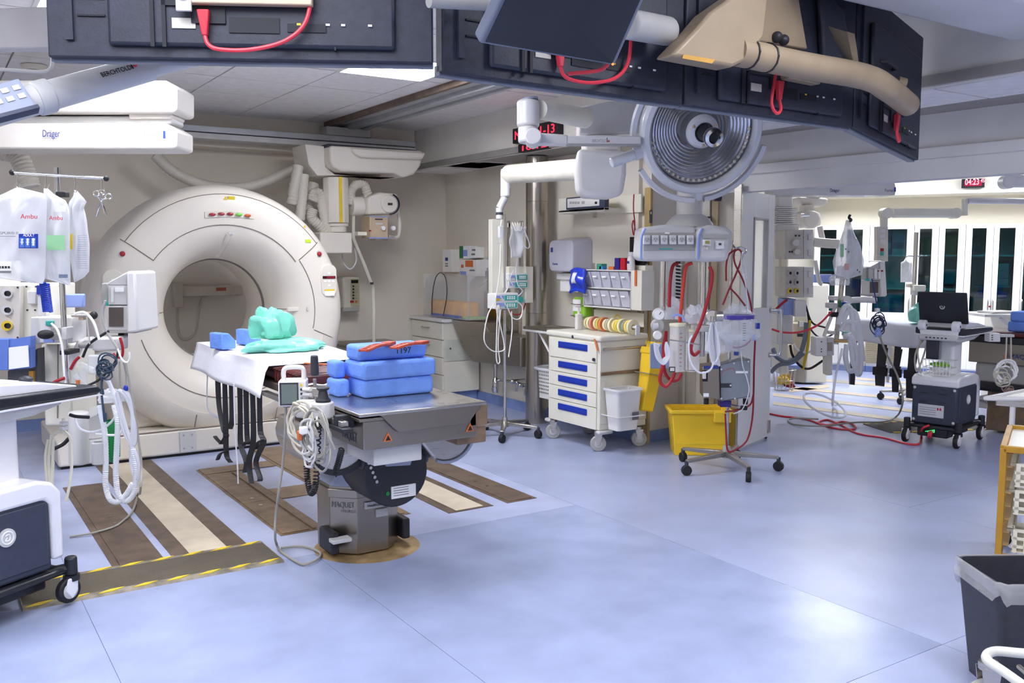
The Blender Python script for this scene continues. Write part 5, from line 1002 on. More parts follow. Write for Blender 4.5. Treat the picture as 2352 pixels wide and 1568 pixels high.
# bins on the cart
T = thing('waste_bucket', 'small white bucket with a clear liner hung on the trolley side', 'bucket', (4.52, 5.3, .2)); t = onp(T, WHITE)
def tub(T, cx, cy, z0, z1, wx, wy, tp_, mt, name='tub', th=.006, r=.03):
    a = rpoly(cx-wx*tp_, cx+wx*tp_, cy-wy*tp_, cy+wy*tp_, r); b = rpoly(cx-wx, cx+wx, cy-wy, cy+wy, r); m = M(); n = len(a)
    m.add([(x, y, z0) for x, y in a]+[(x, y, z1) for x, y in b]+[((x-cx)*.95+cx, (y-cy)*.95+cy, z1) for x, y in b]+[((x-cx)*.95+cx, (y-cy)*.95+cy, z0+.01) for x, y in a], [tuple(range(n-1, -1, -1))]+[(k*n+i, k*n+(i+1) % n, (k+1)*n+(i+1) % n, (k+1)*n+i) for k in range(3) for i in range(n)]+[tuple(range(3*n, 4*n))])
    return m.done(name, mt, T, world=True)
o = tub(T, 4.47, 5.31, .19, .5, .125, .085, .8, WHITE, 'bucket'); t(M().tube([(4.34, 5.41, .3), (4.34, 5.21, .3), (4.6, 5.21, .3), (4.6, 5.41, .3)], .005, 6, 1), 'wire_holder', WHITE)
t(M().box(4.49, 4.55, 5.218, 5.222, .27, .33), 'label', mat('label_slate', '6b6675', .6)); t(M().tube([(x, y, .5) for x, y in rpoly(4.342, 4.598, 5.222, 5.398, .03)]+[(4.598, 5.368, .5)], .012, 6, 1), 'liner_rim', FILM)
T = thing('sharps_bin', 'tall tilted yellow sharps container strapped to the trolley side', 'sharps bin', (4.72, 5.3, .35)); t = onp(T, YEL)
rr_ = rot('Y', .2); cc = V((4.715, 5.282, .58))
def tr_(l): return [cc+rr_ @ V(p) for p in l]
def sq(s, z): return [(-s, -s*.8, z), (s, -s*.8, z), (s, s*.8, z), (-s, s*.8, z)]
t(M().hull(tr_(sq(.055, -.27)), tr_(sq(.08, .2))), 'body', bev=.012); t(M().hull(tr_(sq(.087, .17)), tr_(sq(.084, .225))), 'lid', bev=.01); t(M().cyl(cc+rr_ @ V((0, 0, .22)), cc+rr_ @ V((0, 0, .27)), .07, .062, 24), 'lid_collar', bev=.006)
for i in range(8): a = i*pi/4; t(M().ob(cc+rr_ @ V((.066*math.cos(a), .066*math.sin(a), .255)), (.014, .014, .03), rr_), 'lid_tooth', YELM)
t(M().tube(tr_([(-.09, -.08, .02), (.09, -.08, .02), (.09, .08, .02), (-.09, .08, .02), (-.09, -.08, .02)]), .005, 6, 1), 'strap_wire', STEEL)
T = thing('perforated_basket', 'white perforated basket with a liner hanging on the far side of the trolley', 'basket', (4.45, 6.2, .5)); t = onp(T, WHITE)
a, b = P(1236, 845, X=4.4), P(1262, 918, X=4.4); tub(T, 4.5, (a.y+b.y)/2, b.z, a.z, .1, abs(a.y-b.y)/2+.02, .92, WHITE, 'basket')
ym = (a.y+b.y)/2; hw = abs(a.y-b.y)/2
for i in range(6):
    for j in range(7): t(M().cyl((4.404-.004, ym-hw*.75+i*hw*1.5/5, b.z+.05+j*.03), (4.409, ym-hw*.75+i*hw*1.5/5, b.z+.05+j*.03), .008, n=6), 'hole', mat('hole_shade_grey', '84807a', .7))  # no real openings: grey discs paint the shade inside the perforations
t(M().tube([(4.39, ym-hw-.03, a.z), (4.39, ym+hw+.03, a.z), (4.6, ym+hw+.03, a.z+.01)], .014, 6, 2), 'liner_rim', FILM)
# ---- wall control box and steel tray beside the scanner
T = thing('wall_controller', 'cream wall control box with a keypad and red button beside the scanner', 'control box', tuple(P(810, 715, Y=8.7))); t = onp(T, IVORY)
o = t(pbox(787, 636, 828, 708, 8.62, .18), 'housing', IVORY, bev=.02); pbox(806, 640, 826, 702, 8.61, .02).done('keypad', mat('keypad_olive', 'b9b48e', .5), o, world=True); pbox(807, 643, 823, 650, 8.605, .02).done('display', SCREEN, o, world=True)
for i in range(5): pbox(810, 655+7*i, 814, 659+7*i, 8.605, .01).done('key', DARK, o, world=True); pbox(817, 655+7*i, 821, 659+7*i, 8.605, .01).done('key', GREY, o, world=True)
pbox(806, 690, 813, 695, 8.6, .02).done('red_button', RED, o, world=True); pbox(817, 690, 821, 695, 8.6, .02).done('amber_button', ORANGE, o, world=True); t(pbox(787, 708, 826, 714, 8.62, .16), 'base', GREY, bev=.004)
T = thing('steel_shelf', 'worn steel tray shelf under the bent support arm', 'shelf', tuple(P(855, 790, Y=8.0))); t = onp(T, STEELD)
a, b = P(787, 780, Y=8.0), P(925, 795, Y=8.0); t(M().box(a.x, b.x, 7.75, 8.4, b.z+.02, b.z+.045), 'tray', bev=.003); t(M().box(a.x, b.x, 7.75, 7.77, b.z-.06, b.z+.02), 'front_lip', bev=.003); t(M().box(a.x+.1, a.x+.2, 7.9, 8.0, b.z-.1, b.z+.02), 'drop_box', DARK); t(M().box((a.x+b.x)/2-.04, (a.x+b.x)/2+.04, 8.38, YB-.01, b.z-.05, b.z+.02), 'wall_arm', IVORY)
# ================================================================ SUPPLY HEAD WITH SUCTION
CFH = V((CF.x, CF.y, 0)).normalized()
def dp(x, y, d): return P(x, y, pl=(CO+CFH*d, CFH))
def dbox(x0, y0, x1, y1, d, dep, m=None):    # upright box facing the viewer's side of the room, d metres into it
    f = [dp(x0, y1, d), dp(x1, y1, d), dp(x1, y0, d), dp(x0, y0, d)]; zb_, zt = (f[0].z+f[1].z)/2, (f[2].z+f[3].z)/2
    f = [V((p.x, p.y, z)) for p, z in zip(f, (zb_, zb_, zt, zt))]; return (m or M()).hull(f, [p+CFH*dep for p in f])
def dl(l, d): return [dp(x, y, d) for x, y in l]
T = thing('ceiling_supply_unit', 'grey white ceiling supply head with a row of sockets and hanging suction rails', 'pendant', tuple(dp(1580, 520, 5.7))); t = onp(T, WHITE)
a = dp(1585, 425, 5.75); t(M().cyl((a.x, a.y, 1.74), (a.x, a.y, 2.4), .082, n=32), 'drop_tube'); t(M().lathe([(.15, 0), (.145, .02), (.11, .06), (.085, .075)], (a.x, a.y, 1.695), n=36), 'flange', GREYL)
bd = [(1471, 590), (1476, 522), (1530, 515), (1598, 520), (1607, 600), (1480, 600)]
d1 = 5.35
f = dl(bd, d1); t(M().hull(f, [p+CFH*.35 for p in f]), 'housing', GREYL, bev=.02, seg=3)
f = dl([(1600, 597), (1604, 526), (1628, 516), (1670, 521), (1686, 532), (1672, 600), (1618, 602)], 5.28); t(M().hull(f, [p+CFH*.4 for p in f]), 'end_cap', GREYL, bev=.025, seg=3)
for x in (1472, 1603): t(M().tube(dl([(x, 596), (x+2, 545), (x+10, 524)], d1-.075), .007, 6, 4), 'blue_seam', SKY)
t(dbox(1478, 534, 1600, 575, d1-.006, .02), 'socket_panel', GREY, bev=.003)
for i in range(6):
    x = 1486+i*20; s = t(dbox(x-8, 540, x+8, 561, d1-.03, .03), 'socket', WHITE, bev=.004); c = dp(x, 550, d1-.033); M().cyl(c, c+CFH*.006, .017, n=16).done('socket_well', GREYL, s, world=True)
    for dx, dz in ((-.006, .003), (.006, .003), (0, -.007)): q = c+CR*dx+V((0, 0, dz))-CFH*.002; M().cyl(q, q+CFH*.004, .0028, n=6).done('pin_hole', DARK, s, world=True)
t(dbox(1515, 570, 1545, 573, d1-.011, .008), 'green_label', TEAL)
t(dbox(1527, 533, 1538, 537, d1-.011, .008), 'name_label', PAPER)
t(dbox(1614, 538, 1674, 547, 5.27, .02), 'recess', GREY); s = t(dbox(1616, 550, 1634, 564, 5.255, .03), 'gas_outlet', WHITE, bev=.003); dbox(1620, 553, 1630, 560, 5.25, .01).done('outlet_insert', mat('outlet_olive', '9a9a4a', .4), s, world=True)
s = t(dbox(1645, 553, 1664, 572, 5.25, .035), 'data_outlet', WHITE, bev=.003); dbox(1651, 558, 1657, 563, 5.245, .01).done('jack', DARK, s, world=True)
for x in (1618, 1624): c = dp(x, 570, 5.27); t(M().cyl(c, c+CFH*.01, .008, n=10), 'ground_pin', CHROME)
for x, y0, y1 in ((1523, 600, 712), (1615, 600, 818)): a, b = dp(x, y0, 5.5), dp(x, y1, 5.5); t(M().cyl((a.x, a.y, b.z), (a.x, a.y, a.z+.02), .021, n=18), 'rail_tube', CHROME)
a, b = dp(1620, 772-8, 5.44), dp(1620, 772+8, 5.44); t(dbox(1596, 748, 1634, 762, 5.4, .12), 'clamp_block', GREYL, bev=.004); t(dbox(1494, 790, 1540, 846, 5.62, .03), 'drip_plate', mat('plate_blue', '7f8fae', .5), bev=.004)
# suction canisters
def canister(x0, y0, x1, y1, d, label, marks=True):
    a, b = dp(x0, y0, d), dp(x1, y1, d); c = (a+b)/2; r = (b-a).length and abs((b-a).dot(CR))/2; h = a.z-b.z
    T = thing('suction_canister', label, 'canister', (c.x, c.y, b.z)); M().prism(rpoly(-r, r, -r*.9, r*.9, r*.5), 0, h*.93).done('jar', mat('canister_milky', 'e9e4dc', .3, alpha=.75, coat=.3), T); M().prism(rpoly(-r*1.06, r*1.06, -r*.95, r*.95, r*.5), h*.93, h).done('lid', mat('canister_lid', 'ece6c4', .4), T, bev=.004)
    if marks:
        q = math.atan2(CR.y, CR.x)
        for i in range(9): z = h*(.12+.085*i); m = M(); o = M().ob(-CFH*r*.93+V((0, 0, z)), (r*.9, .003, .003), rot('Z', q)).done('scale_mark', INKR if i % 2 else INKG, T)
    return T
canister(1541, 742, 1571, 852, 5.3, 'milky measuring canister with a cream lid hanging below the supply head'); canister(1578, 755, 1604, 852, 5.45, 'clear suction canister hanging behind the chrome rail', False)
T = thing('canister_cradle', 'steel wire cradle holding the suction canisters on the rail', 'cradle', tuple(dp(1570, 850, 5.3))); t = onp(T, STEEL)
t(M().tube(dl([(1536, 780), (1575, 786), (1608, 792)], 5.2), .005, 6, 3), 'hoop'); t(M().tube(dl([(1575, 745), (1573, 850), (1606, 852)], 5.2), .005, 6, 1), 'bar'); t(M().tube(dl([(1538, 843), (1550, 843), (1550, 853), (1538, 853), (1538, 843)], 5.2), .004, 6, 1), 'foot_loop', DARK); t(M().tube(dl([(1580, 748), (1580, 850)], 5.22), .004, 6, 1), 'bar')
# gauge and flow meter
T = thing('suction_regulator', 'suction regulator with a round gauge clamped to the left chrome rail', 'regulator', tuple(dp(1512, 745, 5.35))); t = onp(T, GREYL)
c = dp(1514, 722, 5.33); t(M().cyl(c, c+CFH*.03, .037, n=28), 'gauge', GREYL, bev=.006); t(M().cyl(c-CFH*.002, c, .03, n=24), 'gauge_face', PAPER); q = c-CFH*.003; t(M().tube([q, q+CR*.012+V((0, 0, .015))], .002, 4, 1), 'needle', INK)
c = dp(1512, 748, 5.33); t(M().cyl(c, c+CFH*.05, .04, n=24), 'body', GREY, bev=.008); t(M().cyl(dp(1500, 749, 5.33), dp(1512, 748, 5.33), .018, n=16), 'side_knob', GREYL); c = dp(1511, 770, 5.3); t(M().cyl(c, c+CFH*.03, .026, n=20), 'white_knob', WHITE, bev=.005)
c = dp(1636, 726, 5.38); t2 = thing('suction_regulator', 'chrome regulator gauge beside the plastic covered bowl', 'regulator', tuple(c)); M().cyl(c, c+CFH*.05, .04, n=28).done('gauge', CHROME, t2, world=True, bev=.006); M().cyl(c+CR*.02, c+CR*.06, .03, n=20).done('body', STEEL, t2, world=True); M().cyl(c+V((0, 0, -.1)), c, .012, n=10).done('stem', CHROME, t2, world=True)
# tubing bundles and red hoses
T = thing('suction_tubing', 'coiled clear suction tubing hanging on the supply head rails', 'tubing', tuple(dp(1520, 800, 5.3))); t = onp(T, TUBE)
for i in range(5): t(M().tube(dl([(1507+i*2, 790), (1503+i*2, 790+i*3), (1508+i*3, 820+i*2), (1524, 836-i*3), (1538-i*2, 818), (1536-i*2, 800), (1530, 785)], 5.21+.008*i), .006, 7, 6), 'loop')
for i in range(6): t(M().tube(dl([(1634+i, 740), (1628+i*3, 780), (1632+i*4, 820+i*3), (1640+i*2, 835), (1652-i*2, 810), (1648-i*2, 770), (1642, 745)], 5.3+.01*i), .006, 7, 6), 'loop')
t(M().tube(dl([(1590, 770), (1582, 790), (1586, 830), (1606, 855), (1630, 850), (1640, 830)], 5.15), .006, 7, 6), 'loop')
t(crumple(tuple(dp(1547, 722, 5.54)), .06, .04, .08, FILM, 'x', 12, amp=.5), 'plastic_wrap', FILM, smooth=30); t(crumple(tuple(dp(1597, 733, 5.42)), .06, .04, .07, FILM, 'x', 13, amp=.5), 'plastic_wrap', FILM, smooth=30)
t(M().tube(dl([(1545, 727), (1555, 722), (1567, 727), (1572, 738)], 5.28), .007, 7), 'blue_tube', SKY)
T = thing('suction_hose', 'red rubber hoses looping from the supply head to the canisters', 'hose', tuple(dp(1570, 660, 5.5))); t = onp(T, RED)
for l, d in (([(1557, 604), (1545, 612), (1539, 650), (1537, 705)], 5.45), ([(1590, 604), (1576, 612), (1570, 650), (1565, 700), (1561, 740)], 5.4), ([(1630, 612), (1636, 630), (1630, 670), (1610, 740), (1592, 780), (1587, 803), (1595, 815), (1607, 805)], 5.3), ([(1530, 760), (1528, 800), (1522, 840), (1516, 865), (1518, 880), (1530, 887), (1543, 872), (1550, 855)], 5.35), ([(1530, 762), (1524, 800), (1526, 850), (1540, 872), (1556, 872), (1565, 856)], 5.4)):
    t(M().tube(dl(l, d), .0105, 10, 7), 'hose', RED if l[0][0] != 1590 else mat('hose_scarlet', 'c83a2a', .4))
# ---- back wall details between the rooms
T = thing('tag_chart', 'white narrow chart with a perforated edge hanging on the jamb behind the supply head', 'chart', tuple(dp(1545, 690, 7.4))); t = onp(T, PAPER)
t(dbox(1526, 600, 1552, 695, 7.36, .02), 'board'); t(dbox(1552, 600, 1563, 690, 7.36, .02), 'clip_strip', DARK)
for y in range(606, 688, 8): t(M().tube([dp(1550, y, 7.35), dp(1565, y+2, 7.33)], .006, 5, 1), 'tab', PAPER)
T = thing('wall_camera', 'small dark round camera on the jamb above the door', 'camera', tuple(dp(1648, 453, 7.4))); c = dp(1648, 453, 7.3); M().cyl(c-CR*.03, c+CR*.03, .03, n=18).done('housing', DARK, T, world=True, bev=.006); M().cyl(c, c+CFH*.15, .012, n=8).done('mount', GREY, T, world=True)
for k, (x0, y0, x1, y1) in enumerate(((1493, 482, 1498, 512), (1619, 497, 1633, 514))): T = thing('door_latch', ['thin dark latch plate on the pillar beside the red lanyard', 'dark metal catch box on the jamb above the supply head'][k], 'latch', tuple(dp(x0, y1, 7.4))); dbox(x0, y0, x1, y1, 7.36 if k else 7.2, .05).done('plate', DARK, T, world=True, bev=.003); dbox(x0+1, y0+4, x1-1, y0+10, 7.35 if k else 7.19, .02).done('catch', STEEL, T, world=True)
# ================================================================ OPEN DOOR
DA, DB = G(1690, 1038), G(1766, 1006); du = (DB-DA).normalized(); dn = V((du.y, -du.x, 0)); dn = -dn if dn.dot(DA) > 0 else dn
T = thing('door_leaf', 'white open door with a narrow glass pane and steel pull handle', 'door', tuple(DA)); t = onp(T, mat('door_white', 'dcdad6', .35, var=.02))
DL = (DB-DA).length; DA2 = DA
def dq(s, z, o=0): return DA2+du*s+V((0, 0, z))+dn*o
def dbx(s0, s1, z0, z1, o0, o1): return M().hull([dq(s0, z0, o0), dq(s1, z0, o0), dq(s1, z1, o0), dq(s0, z1, o0)], [dq(s0, z0, o1), dq(s1, z0, o1), dq(s1, z1, o1), dq(s0, z1, o1)])
W = DL; g0, g1 = W*.36, W*.8; zl0, zl1 = P(1760, 706, pl=(DA, dn)).z, P(1760, 502, pl=(DA, dn)).z
t(dbx(0, W, .02, zl0, -.045, 0), 'lower_leaf', bev=.003); t(dbx(0, g0, zl0, 2.0, -.045, 0), 'stile', bev=.003); t(dbx(g1, W, zl0, 2.0, -.045, 0), 'stile', bev=.003); t(dbx(g0, g1, zl1, 2.0, -.045, 0), 'top_rail', bev=.003)
for s0, s1, z0, z1 in ((g0, g1, zl1-.015, zl1), (g0, g0+.02, zl0, zl1), (g1-.02, g1, zl0, zl1)): t(dbx(s0, s1, z0, z1, -.03, .006), 'glazing_bead', GREY)
t(dbx(g0, g1, zl0, zl1, -.026, -.02), 'pane', mat('door_glass', 'e8eef2', .03, 0, 0, alpha=.22, coat=1))
hz0, hz1 = P(1772, 828-15, pl=(DA, dn)).z, P(1772, 712, pl=(DA, dn)).z
t(M().tube([dq(W*.93, hz1, 0), dq(W*.97, hz1, .05), dq(W*1.0, hz1-.03, .075), dq(W*1.0, hz0+.03, .075), dq(W*.97, hz0, .05), dq(W*.93, hz0, 0)], .013, 10, 4), 'pull_handle', CHROME)
for z in (hz0, hz1): t(M().cyl(dq(W*.93, z, 0), dq(W*.93, z, .012), .022, n=16), 'handle_rose', STEEL)
t(dbx(W*.93, W*1.0, .05, .16, -.06, .012), 'floor_bolt', STEEL, bev=.003); t(M().cyl(dq(W*.97, 0.0, -.02), dq(W*.97, .06, -.02), .012, n=10), 'bolt_pin', BLACK)
t(dbx(-.03, 0, 0, 2.05, -.05, .012), 'door_edge_post', STEEL, bev=.004)
# ================================================================ YELLOW WASTE BOX
c = G(1622, 1036); T = thing('clinical_waste_box', 'large open yellow clinical waste box on the floor by the door', 'waste box', (c.x-.085, c.y+.01, 0), -.6); t = lambda m, n, mt_=YEL, **k: m.done(n, mt_, T, **k)
def tb(w0, d0, z0, w1, d1_, z1): return M().add([(-w0, -d0, z0), (w0, -d0, z0), (w0, d0, z0), (-w0, d0, z0), (-w1, -d1_, z1), (w1, -d1_, z1), (w1, d1_, z1), (-w1, d1_, z1), (-w1+.01, -d1_+.01, z1), (w1-.01, -d1_+.01, z1), (w1-.01, d1_-.01, z1), (-w1+.01, d1_-.01, z1), (-w0+.01, -d0+.01, z0+.01), (w0-.01, -d0+.01, z0+.01), (w0-.01, d0-.01, z0+.01), (-w0+.01, d0-.01, z0+.01)], [(3, 2, 1, 0)]+[(4*k+i, 4*k+(i+1) % 4, 4*k+4+(i+1) % 4, 4*k+4+i) for k in range(3) for i in range(4)]+[(12, 13, 14, 15)])
t(tb(.19, .115, .0, .22, .135, .34), 'box', bev=.006)
for s in (-1, 1): t(M().box(-.235, .235, s*.142-.012, s*.142+.012, .325, .352), 'rim', bev=.005); t(M().box(s*.227-.012, s*.227+.012, -.145, .145, .325, .352), 'rim', bev=.005)
for i in range(5): t(M().ob((-.15+i*.07, .085, .315), (.02, .012, .035)), 'rim_tooth', YELM, bev=.002)
t(M().box(.09, .22, -.165, -.13, .26, .345), 'lip_flap', bev=.008); t(M().box(-.19, .19, -.124, -.118, .09, .095), 'moulding_line', YELM)
# ================================================================ FEEDING / INFUSION PUMP STAND
c = G(1668, 1078); T = thing('warmer_stand', 'chrome stand on a five star base carrying a grey fluid warmer', 'stand', (c.x, c.y, 0)); WS = c
star(T, .36, mat('alu_cast', 'a09c96', .35, .8, var=.05), .036, a0=.55, z=.1); M().cyl((0, 0, .09), (0, 0, .17), .04, .024, 16).done('hub', GREY, T); M().cyl((0, 0, .1), (0, 0, 1.62), .0125, n=14).done('pole', CHROME, T)
d0 = c.dot(CFH)
t = onp(T, CHROME); t(M().tube([V((c.x, c.y, 1.6)), dp(1690, 570, d0), dp(1700, 568, d0), dp(1711, 572, d0), dp(1713, 580, d0), dp(1706, 582, d0), dp(1704, 575, d0)], .007, 8, 4), 'top_hook')
t(dbox(1655, 920, 1680, 935, d0-.06, .1), 'pole_clamp', mat('clamp_violet', '3b2f86', .5), bev=.004); t(M().cyl(dp(1680, 930, d0-.06), dp(1705, 936, d0-.13), .008, n=8), 'clamp_handle', STEEL); t(M().cyl(dp(1703, 936, d0-.12), dp(1714, 937, d0-.15), .016, n=10), 'clamp_knob', BLACK)
T = thing('fluid_warmer', 'grey metal fluid warmer with a clear channelled door clamped on the stand', 'warmer', tuple(dp(1670, 920, d0-.15))); t = onp(T, GREYL)
f = dl([(1614, 842), (1652, 838), (1654, 918), (1614, 912)], d0-.16); bk_ = [p+CFH*.2+CR*.02 for p in f]; t(M().hull(f, bk_), 'case', STEELD, bev=.006)
f = dl([(1653, 838), (1685, 828), (1724, 824), (1723, 912), (1655, 922)], d0-.12); t(M().hull(f, [p+CFH*.1 for p in f]), 'door_block', mat('warmer_grey', '6d7178', .3), bev=.006)
f = dl([(1655, 840), (1686, 831), (1722, 827), (1721, 910), (1657, 919)], d0-.128); t(M().hull(f, [p+CFH*.006 for p in f]), 'clear_door', mat('warmer_glass', 'aab2ba', .1, 0, 0, alpha=.35, coat=1))
for k in range(5): o_ = 5*k; t(M().tube(dl([(1712, 846+o_*.6), (1700-o_*.2, 852+o_*.4), (1680+o_, 872), (1700-o_*.2, 892-o_*.4), (1716, 906-o_*.4)], d0-.115), .004, 6, 1), 'channel', GREYB)
t(M().tube(dl([(1658, 862), (1662, 852), (1682, 846), (1688, 852)], d0-.118), .006, 6), 'red_tube', RED); t(dbox(1690, 852, 1718, 857, d0-.131, .004), 'door_label', PAPER); t(dbox(1656, 880, 1680, 890, d0-.13, .02), 'door_bar', DARK)
for x, y in ((1657, 848), (1657, 915), (1686, 834), (1719, 830), (1718, 908), (1688, 915), (1678, 885)): q = dp(x, y, d0-.135); t(M().cyl(q, q+CFH*.01, .007, n=8), 'stud', CHROME)
t(dbox(1616, 840, 1651, 847, d0-.165, .008), 'blue_label', INKB); t(dbox(1614, 850, 1626, 876, d0-.18, .02), 'switch_plate', BLACK, bev=.003); t(dbox(1614, 853, 1622, 870, d0-.19, .02), 'switch', WHITE, bev=.003); t(dbox(1616, 903, 1628, 911, d0-.164, .004), 'type_label', PAPER)
for x in (1622, 1712): q = dp(x, 918, d0-.05); t(M().cyl(q+V((0, 0, -.03)), q+V((0, 0, .01)), .018, n=12), 'rubber_foot', BLACK)
t(M().tube(dl([(1672, 832), (1690, 822), (1703, 818), (1711, 822), (1714, 830)], d0-.04), .01, 8), 'carry_handle', GREYL)
T = thing('reservoir_bowl', 'clear reservoir bowl with a violet rim inside a plastic bag on the stand', 'bowl', tuple(dp(1690, 810, d0-.1))); t = onp(T, FILM)
q = dp(1692, 765, d0-.2); t(M().lathe([(.02, -.08), (.075, -.06), (.085, .05), (.088, .1)], tuple(q), n=28), 'jar', CLEARP); t(M().lathe([(.088, .095), (.115, .1), (.115, .125), (.085, .128)], tuple(q), n=28), 'rim', mat('rim_violet', '4a3fa0', .4)); t(crumple(tuple(q+V((0, 0, .02))), .15, .13, .16, FILM, 'x', 21, amp=.22), 'bag', mat('film_thin', 'eef1f8', .2, 0, .03, 12, .4, 14, alpha=.28, coat=.6), smooth=30)
t(M().lathe([(.12, .0), (.1, -.05), (.05, -.1), (.012, -.13)], tuple(q), n=20), 'bag_funnel', mat('film_thin', 'eef1f8')); t(M().cyl(q+V((0, 0, -.15)), q+V((0, 0, -.125)), .016, n=12), 'outlet_cap', INKB)
for i in range(8): t(M().ob(q+CR*.03-CFH*.083+V((0, 0, -.04+i*.016)), (.02, .003, .004), rot('Z', math.atan2(CR.y, CR.x))), 'scale_mark', INK)
t(M().ob(q+CR*.14+V((0, 0, .05)), (.03, .02, .04)), 'blue_clip', BLUE, bev=.003); t(M().ob(q+CR*.12+V((0, 0, -.03)), (.02, .02, .04)), 'blue_clip', SKY, bev=.003)
t(crumple(tuple(dp(1645, 790, d0-.12)), .12, .08, .16, FILM, 'x', 31, amp=.4), 'spare_bag', FILM, smooth=30)
T = thing('warmer_hose', 'thin dark red hose hung over the stand hook and trailing to its base', 'hose', tuple(dp(1690, 600, d0))); t = onp(T, mat('hose_wine', '8f1f2b', .4))
for l in ([(1660, 700), (1672, 670), (1690, 630), (1704, 590), (1700, 575), (1692, 574), (1686, 582), (1688, 605), (1705, 640), (1720, 680), (1728, 720)], [(1668, 645), (1668, 610), (1674, 585), (1690, 572)], [(1678, 662), (1695, 680), (1712, 702)], [(1735, 770), (1732, 840), (1731, 900), (1728, 960), (1716, 1010), (1690, 1032), (1672, 1035), (1668, 1000), (1666, 950)], [(1670, 790), (1690, 798), (1715, 790), (1735, 765)], [(1665, 945), (1690, 942), (1722, 930), (1731, 905)]):
    t(M().tube(dl(l, d0-.06), .0065, 8, 7), 'hose')
T = thing('warmer_line', 'clear thin infusion line hanging from the hook down past the warmer', 'tubing', tuple(dp(1705, 620, d0-.1))); t = onp(T, TUBE)
for l in ([(1705, 578), (1703, 610), (1712, 650), (1718, 700), (1716, 720)], [(1702, 806), (1706, 840), (1716, 870), (1720, 900), (1705, 940), (1685, 950)], [(1708, 585), (1715, 640)]): t(M().tube(dl(l, d0-.16), .004, 6, 6), 'line')
t(M().lathe([(.003, 0), (.012, .01), (.012, .06), (.003, .07)], tuple(dp(1706, 630, d0-.12)), n=12), 'drip_chamber', CLEARP)
# ================================================================ ADJOINING ROOM
# floor strips
SB = mat('strip_beige', 'b9ad98', .5, var=.1)
for k, ((x0, y0), (x1, y1), w) in enumerate((((1775, 906), (2130, 948), 7), ((1775, 926), (2080, 966), 7), ((1835, 868), (2115, 893), 6), ((1815, 890), (2110, 920), 6), ((1812, 898), (1905, 886), 8), ((1950, 868), (2120, 882), 5))):
    a = [G(x0, y0-w/2), G(x1, y1-w/2), G(x1, y1+w/2), G(x0, y0+w/2)]; struct('trim_%d' % (19+k), M().hull([(p.x, p.y, 0) for p in a], [(p.x, p.y, .004) for p in a]), SB)
# ---- glass fronted cabinets along the far wall
CP = (F0+FN*.42, FN)
def cq(x, y, off=0): return P(x, y, pl=(F0+FN*(.42+off), FN))
def cbox(x0, x1, z0, z1, o0, o1, yy=700):    # pixel columns, metres in height, offsets towards the room
    a, b = cq(x0, yy), cq(x1, yy); a = V((a.x, a.y, 0)); b = V((b.x, b.y, 0)); f = [a+V((0, 0, z0)), b+V((0, 0, z0)), b+V((0, 0, z1)), a+V((0, 0, z1))]
    return M().hull([p+FN*o0 for p in f], [p+FN*o1 for p in f])
CT = 1.9; CW = mat('cabinet_white', 'ebe9e4', .35, var=.02); TEALI = mat('cabinet_inside', 'b3bfbf', .6, var=.05, scale=5); PANE = mat('cabinet_pane', '7fc0c4', .05, 0, 0, alpha=.16, coat=.5); TEALB = mat('basket_teal', '3f9b9f', .5)
z1w, z0w = cq(2240, 524).z, cq(2240, 722).z
L = lambda a, b: nt.links.new(a, b)
nt = PANE.node_tree; nt.nodes.clear()      # tinted glass: light passes through it in both directions
tb_ = nt.nodes.new('ShaderNodeBsdfTransparent'); tb_.inputs[0].default_value = (*lin('86bcc0'), 1); gl_ = nt.nodes.new('ShaderNodeBsdfGlossy'); gl_.inputs['Roughness'].default_value = .04
mx_ = nt.nodes.new('ShaderNodeMixShader'); om_ = nt.nodes.new('ShaderNodeOutputMaterial'); mx_.inputs[0].default_value = .05; L(tb_.outputs[0], mx_.inputs[1]); L(gl_.outputs[0], mx_.inputs[2]); L(mx_.outputs[0], om_.inputs[0])
units = [([1866, 1929, 1992], 'glass fronted cabinet with green baskets behind the drip bag'), ([1992, 2093], 'wide glass cabinet full of stacked blue boxes'), ([2093, 2150, 2211], 'double glass cabinet with bagged supplies behind the laptop'), ([2211, 2275, 2341], 'double glass cabinet holding a wire trolley and a blue pack'), ([2341, 2405], 'glass cabinet at the end of the cabinet row')]
wins = {1866: (1880, 1916), 1929: (1940, 1976), 1992: (2003, 2077), 2093: (2106, 2134), 2150: (2164, 2194), 2211: (2226, 2258), 2275: (2288, 2324), 2341: (2346, 2385)}
rc = random.Random(11)
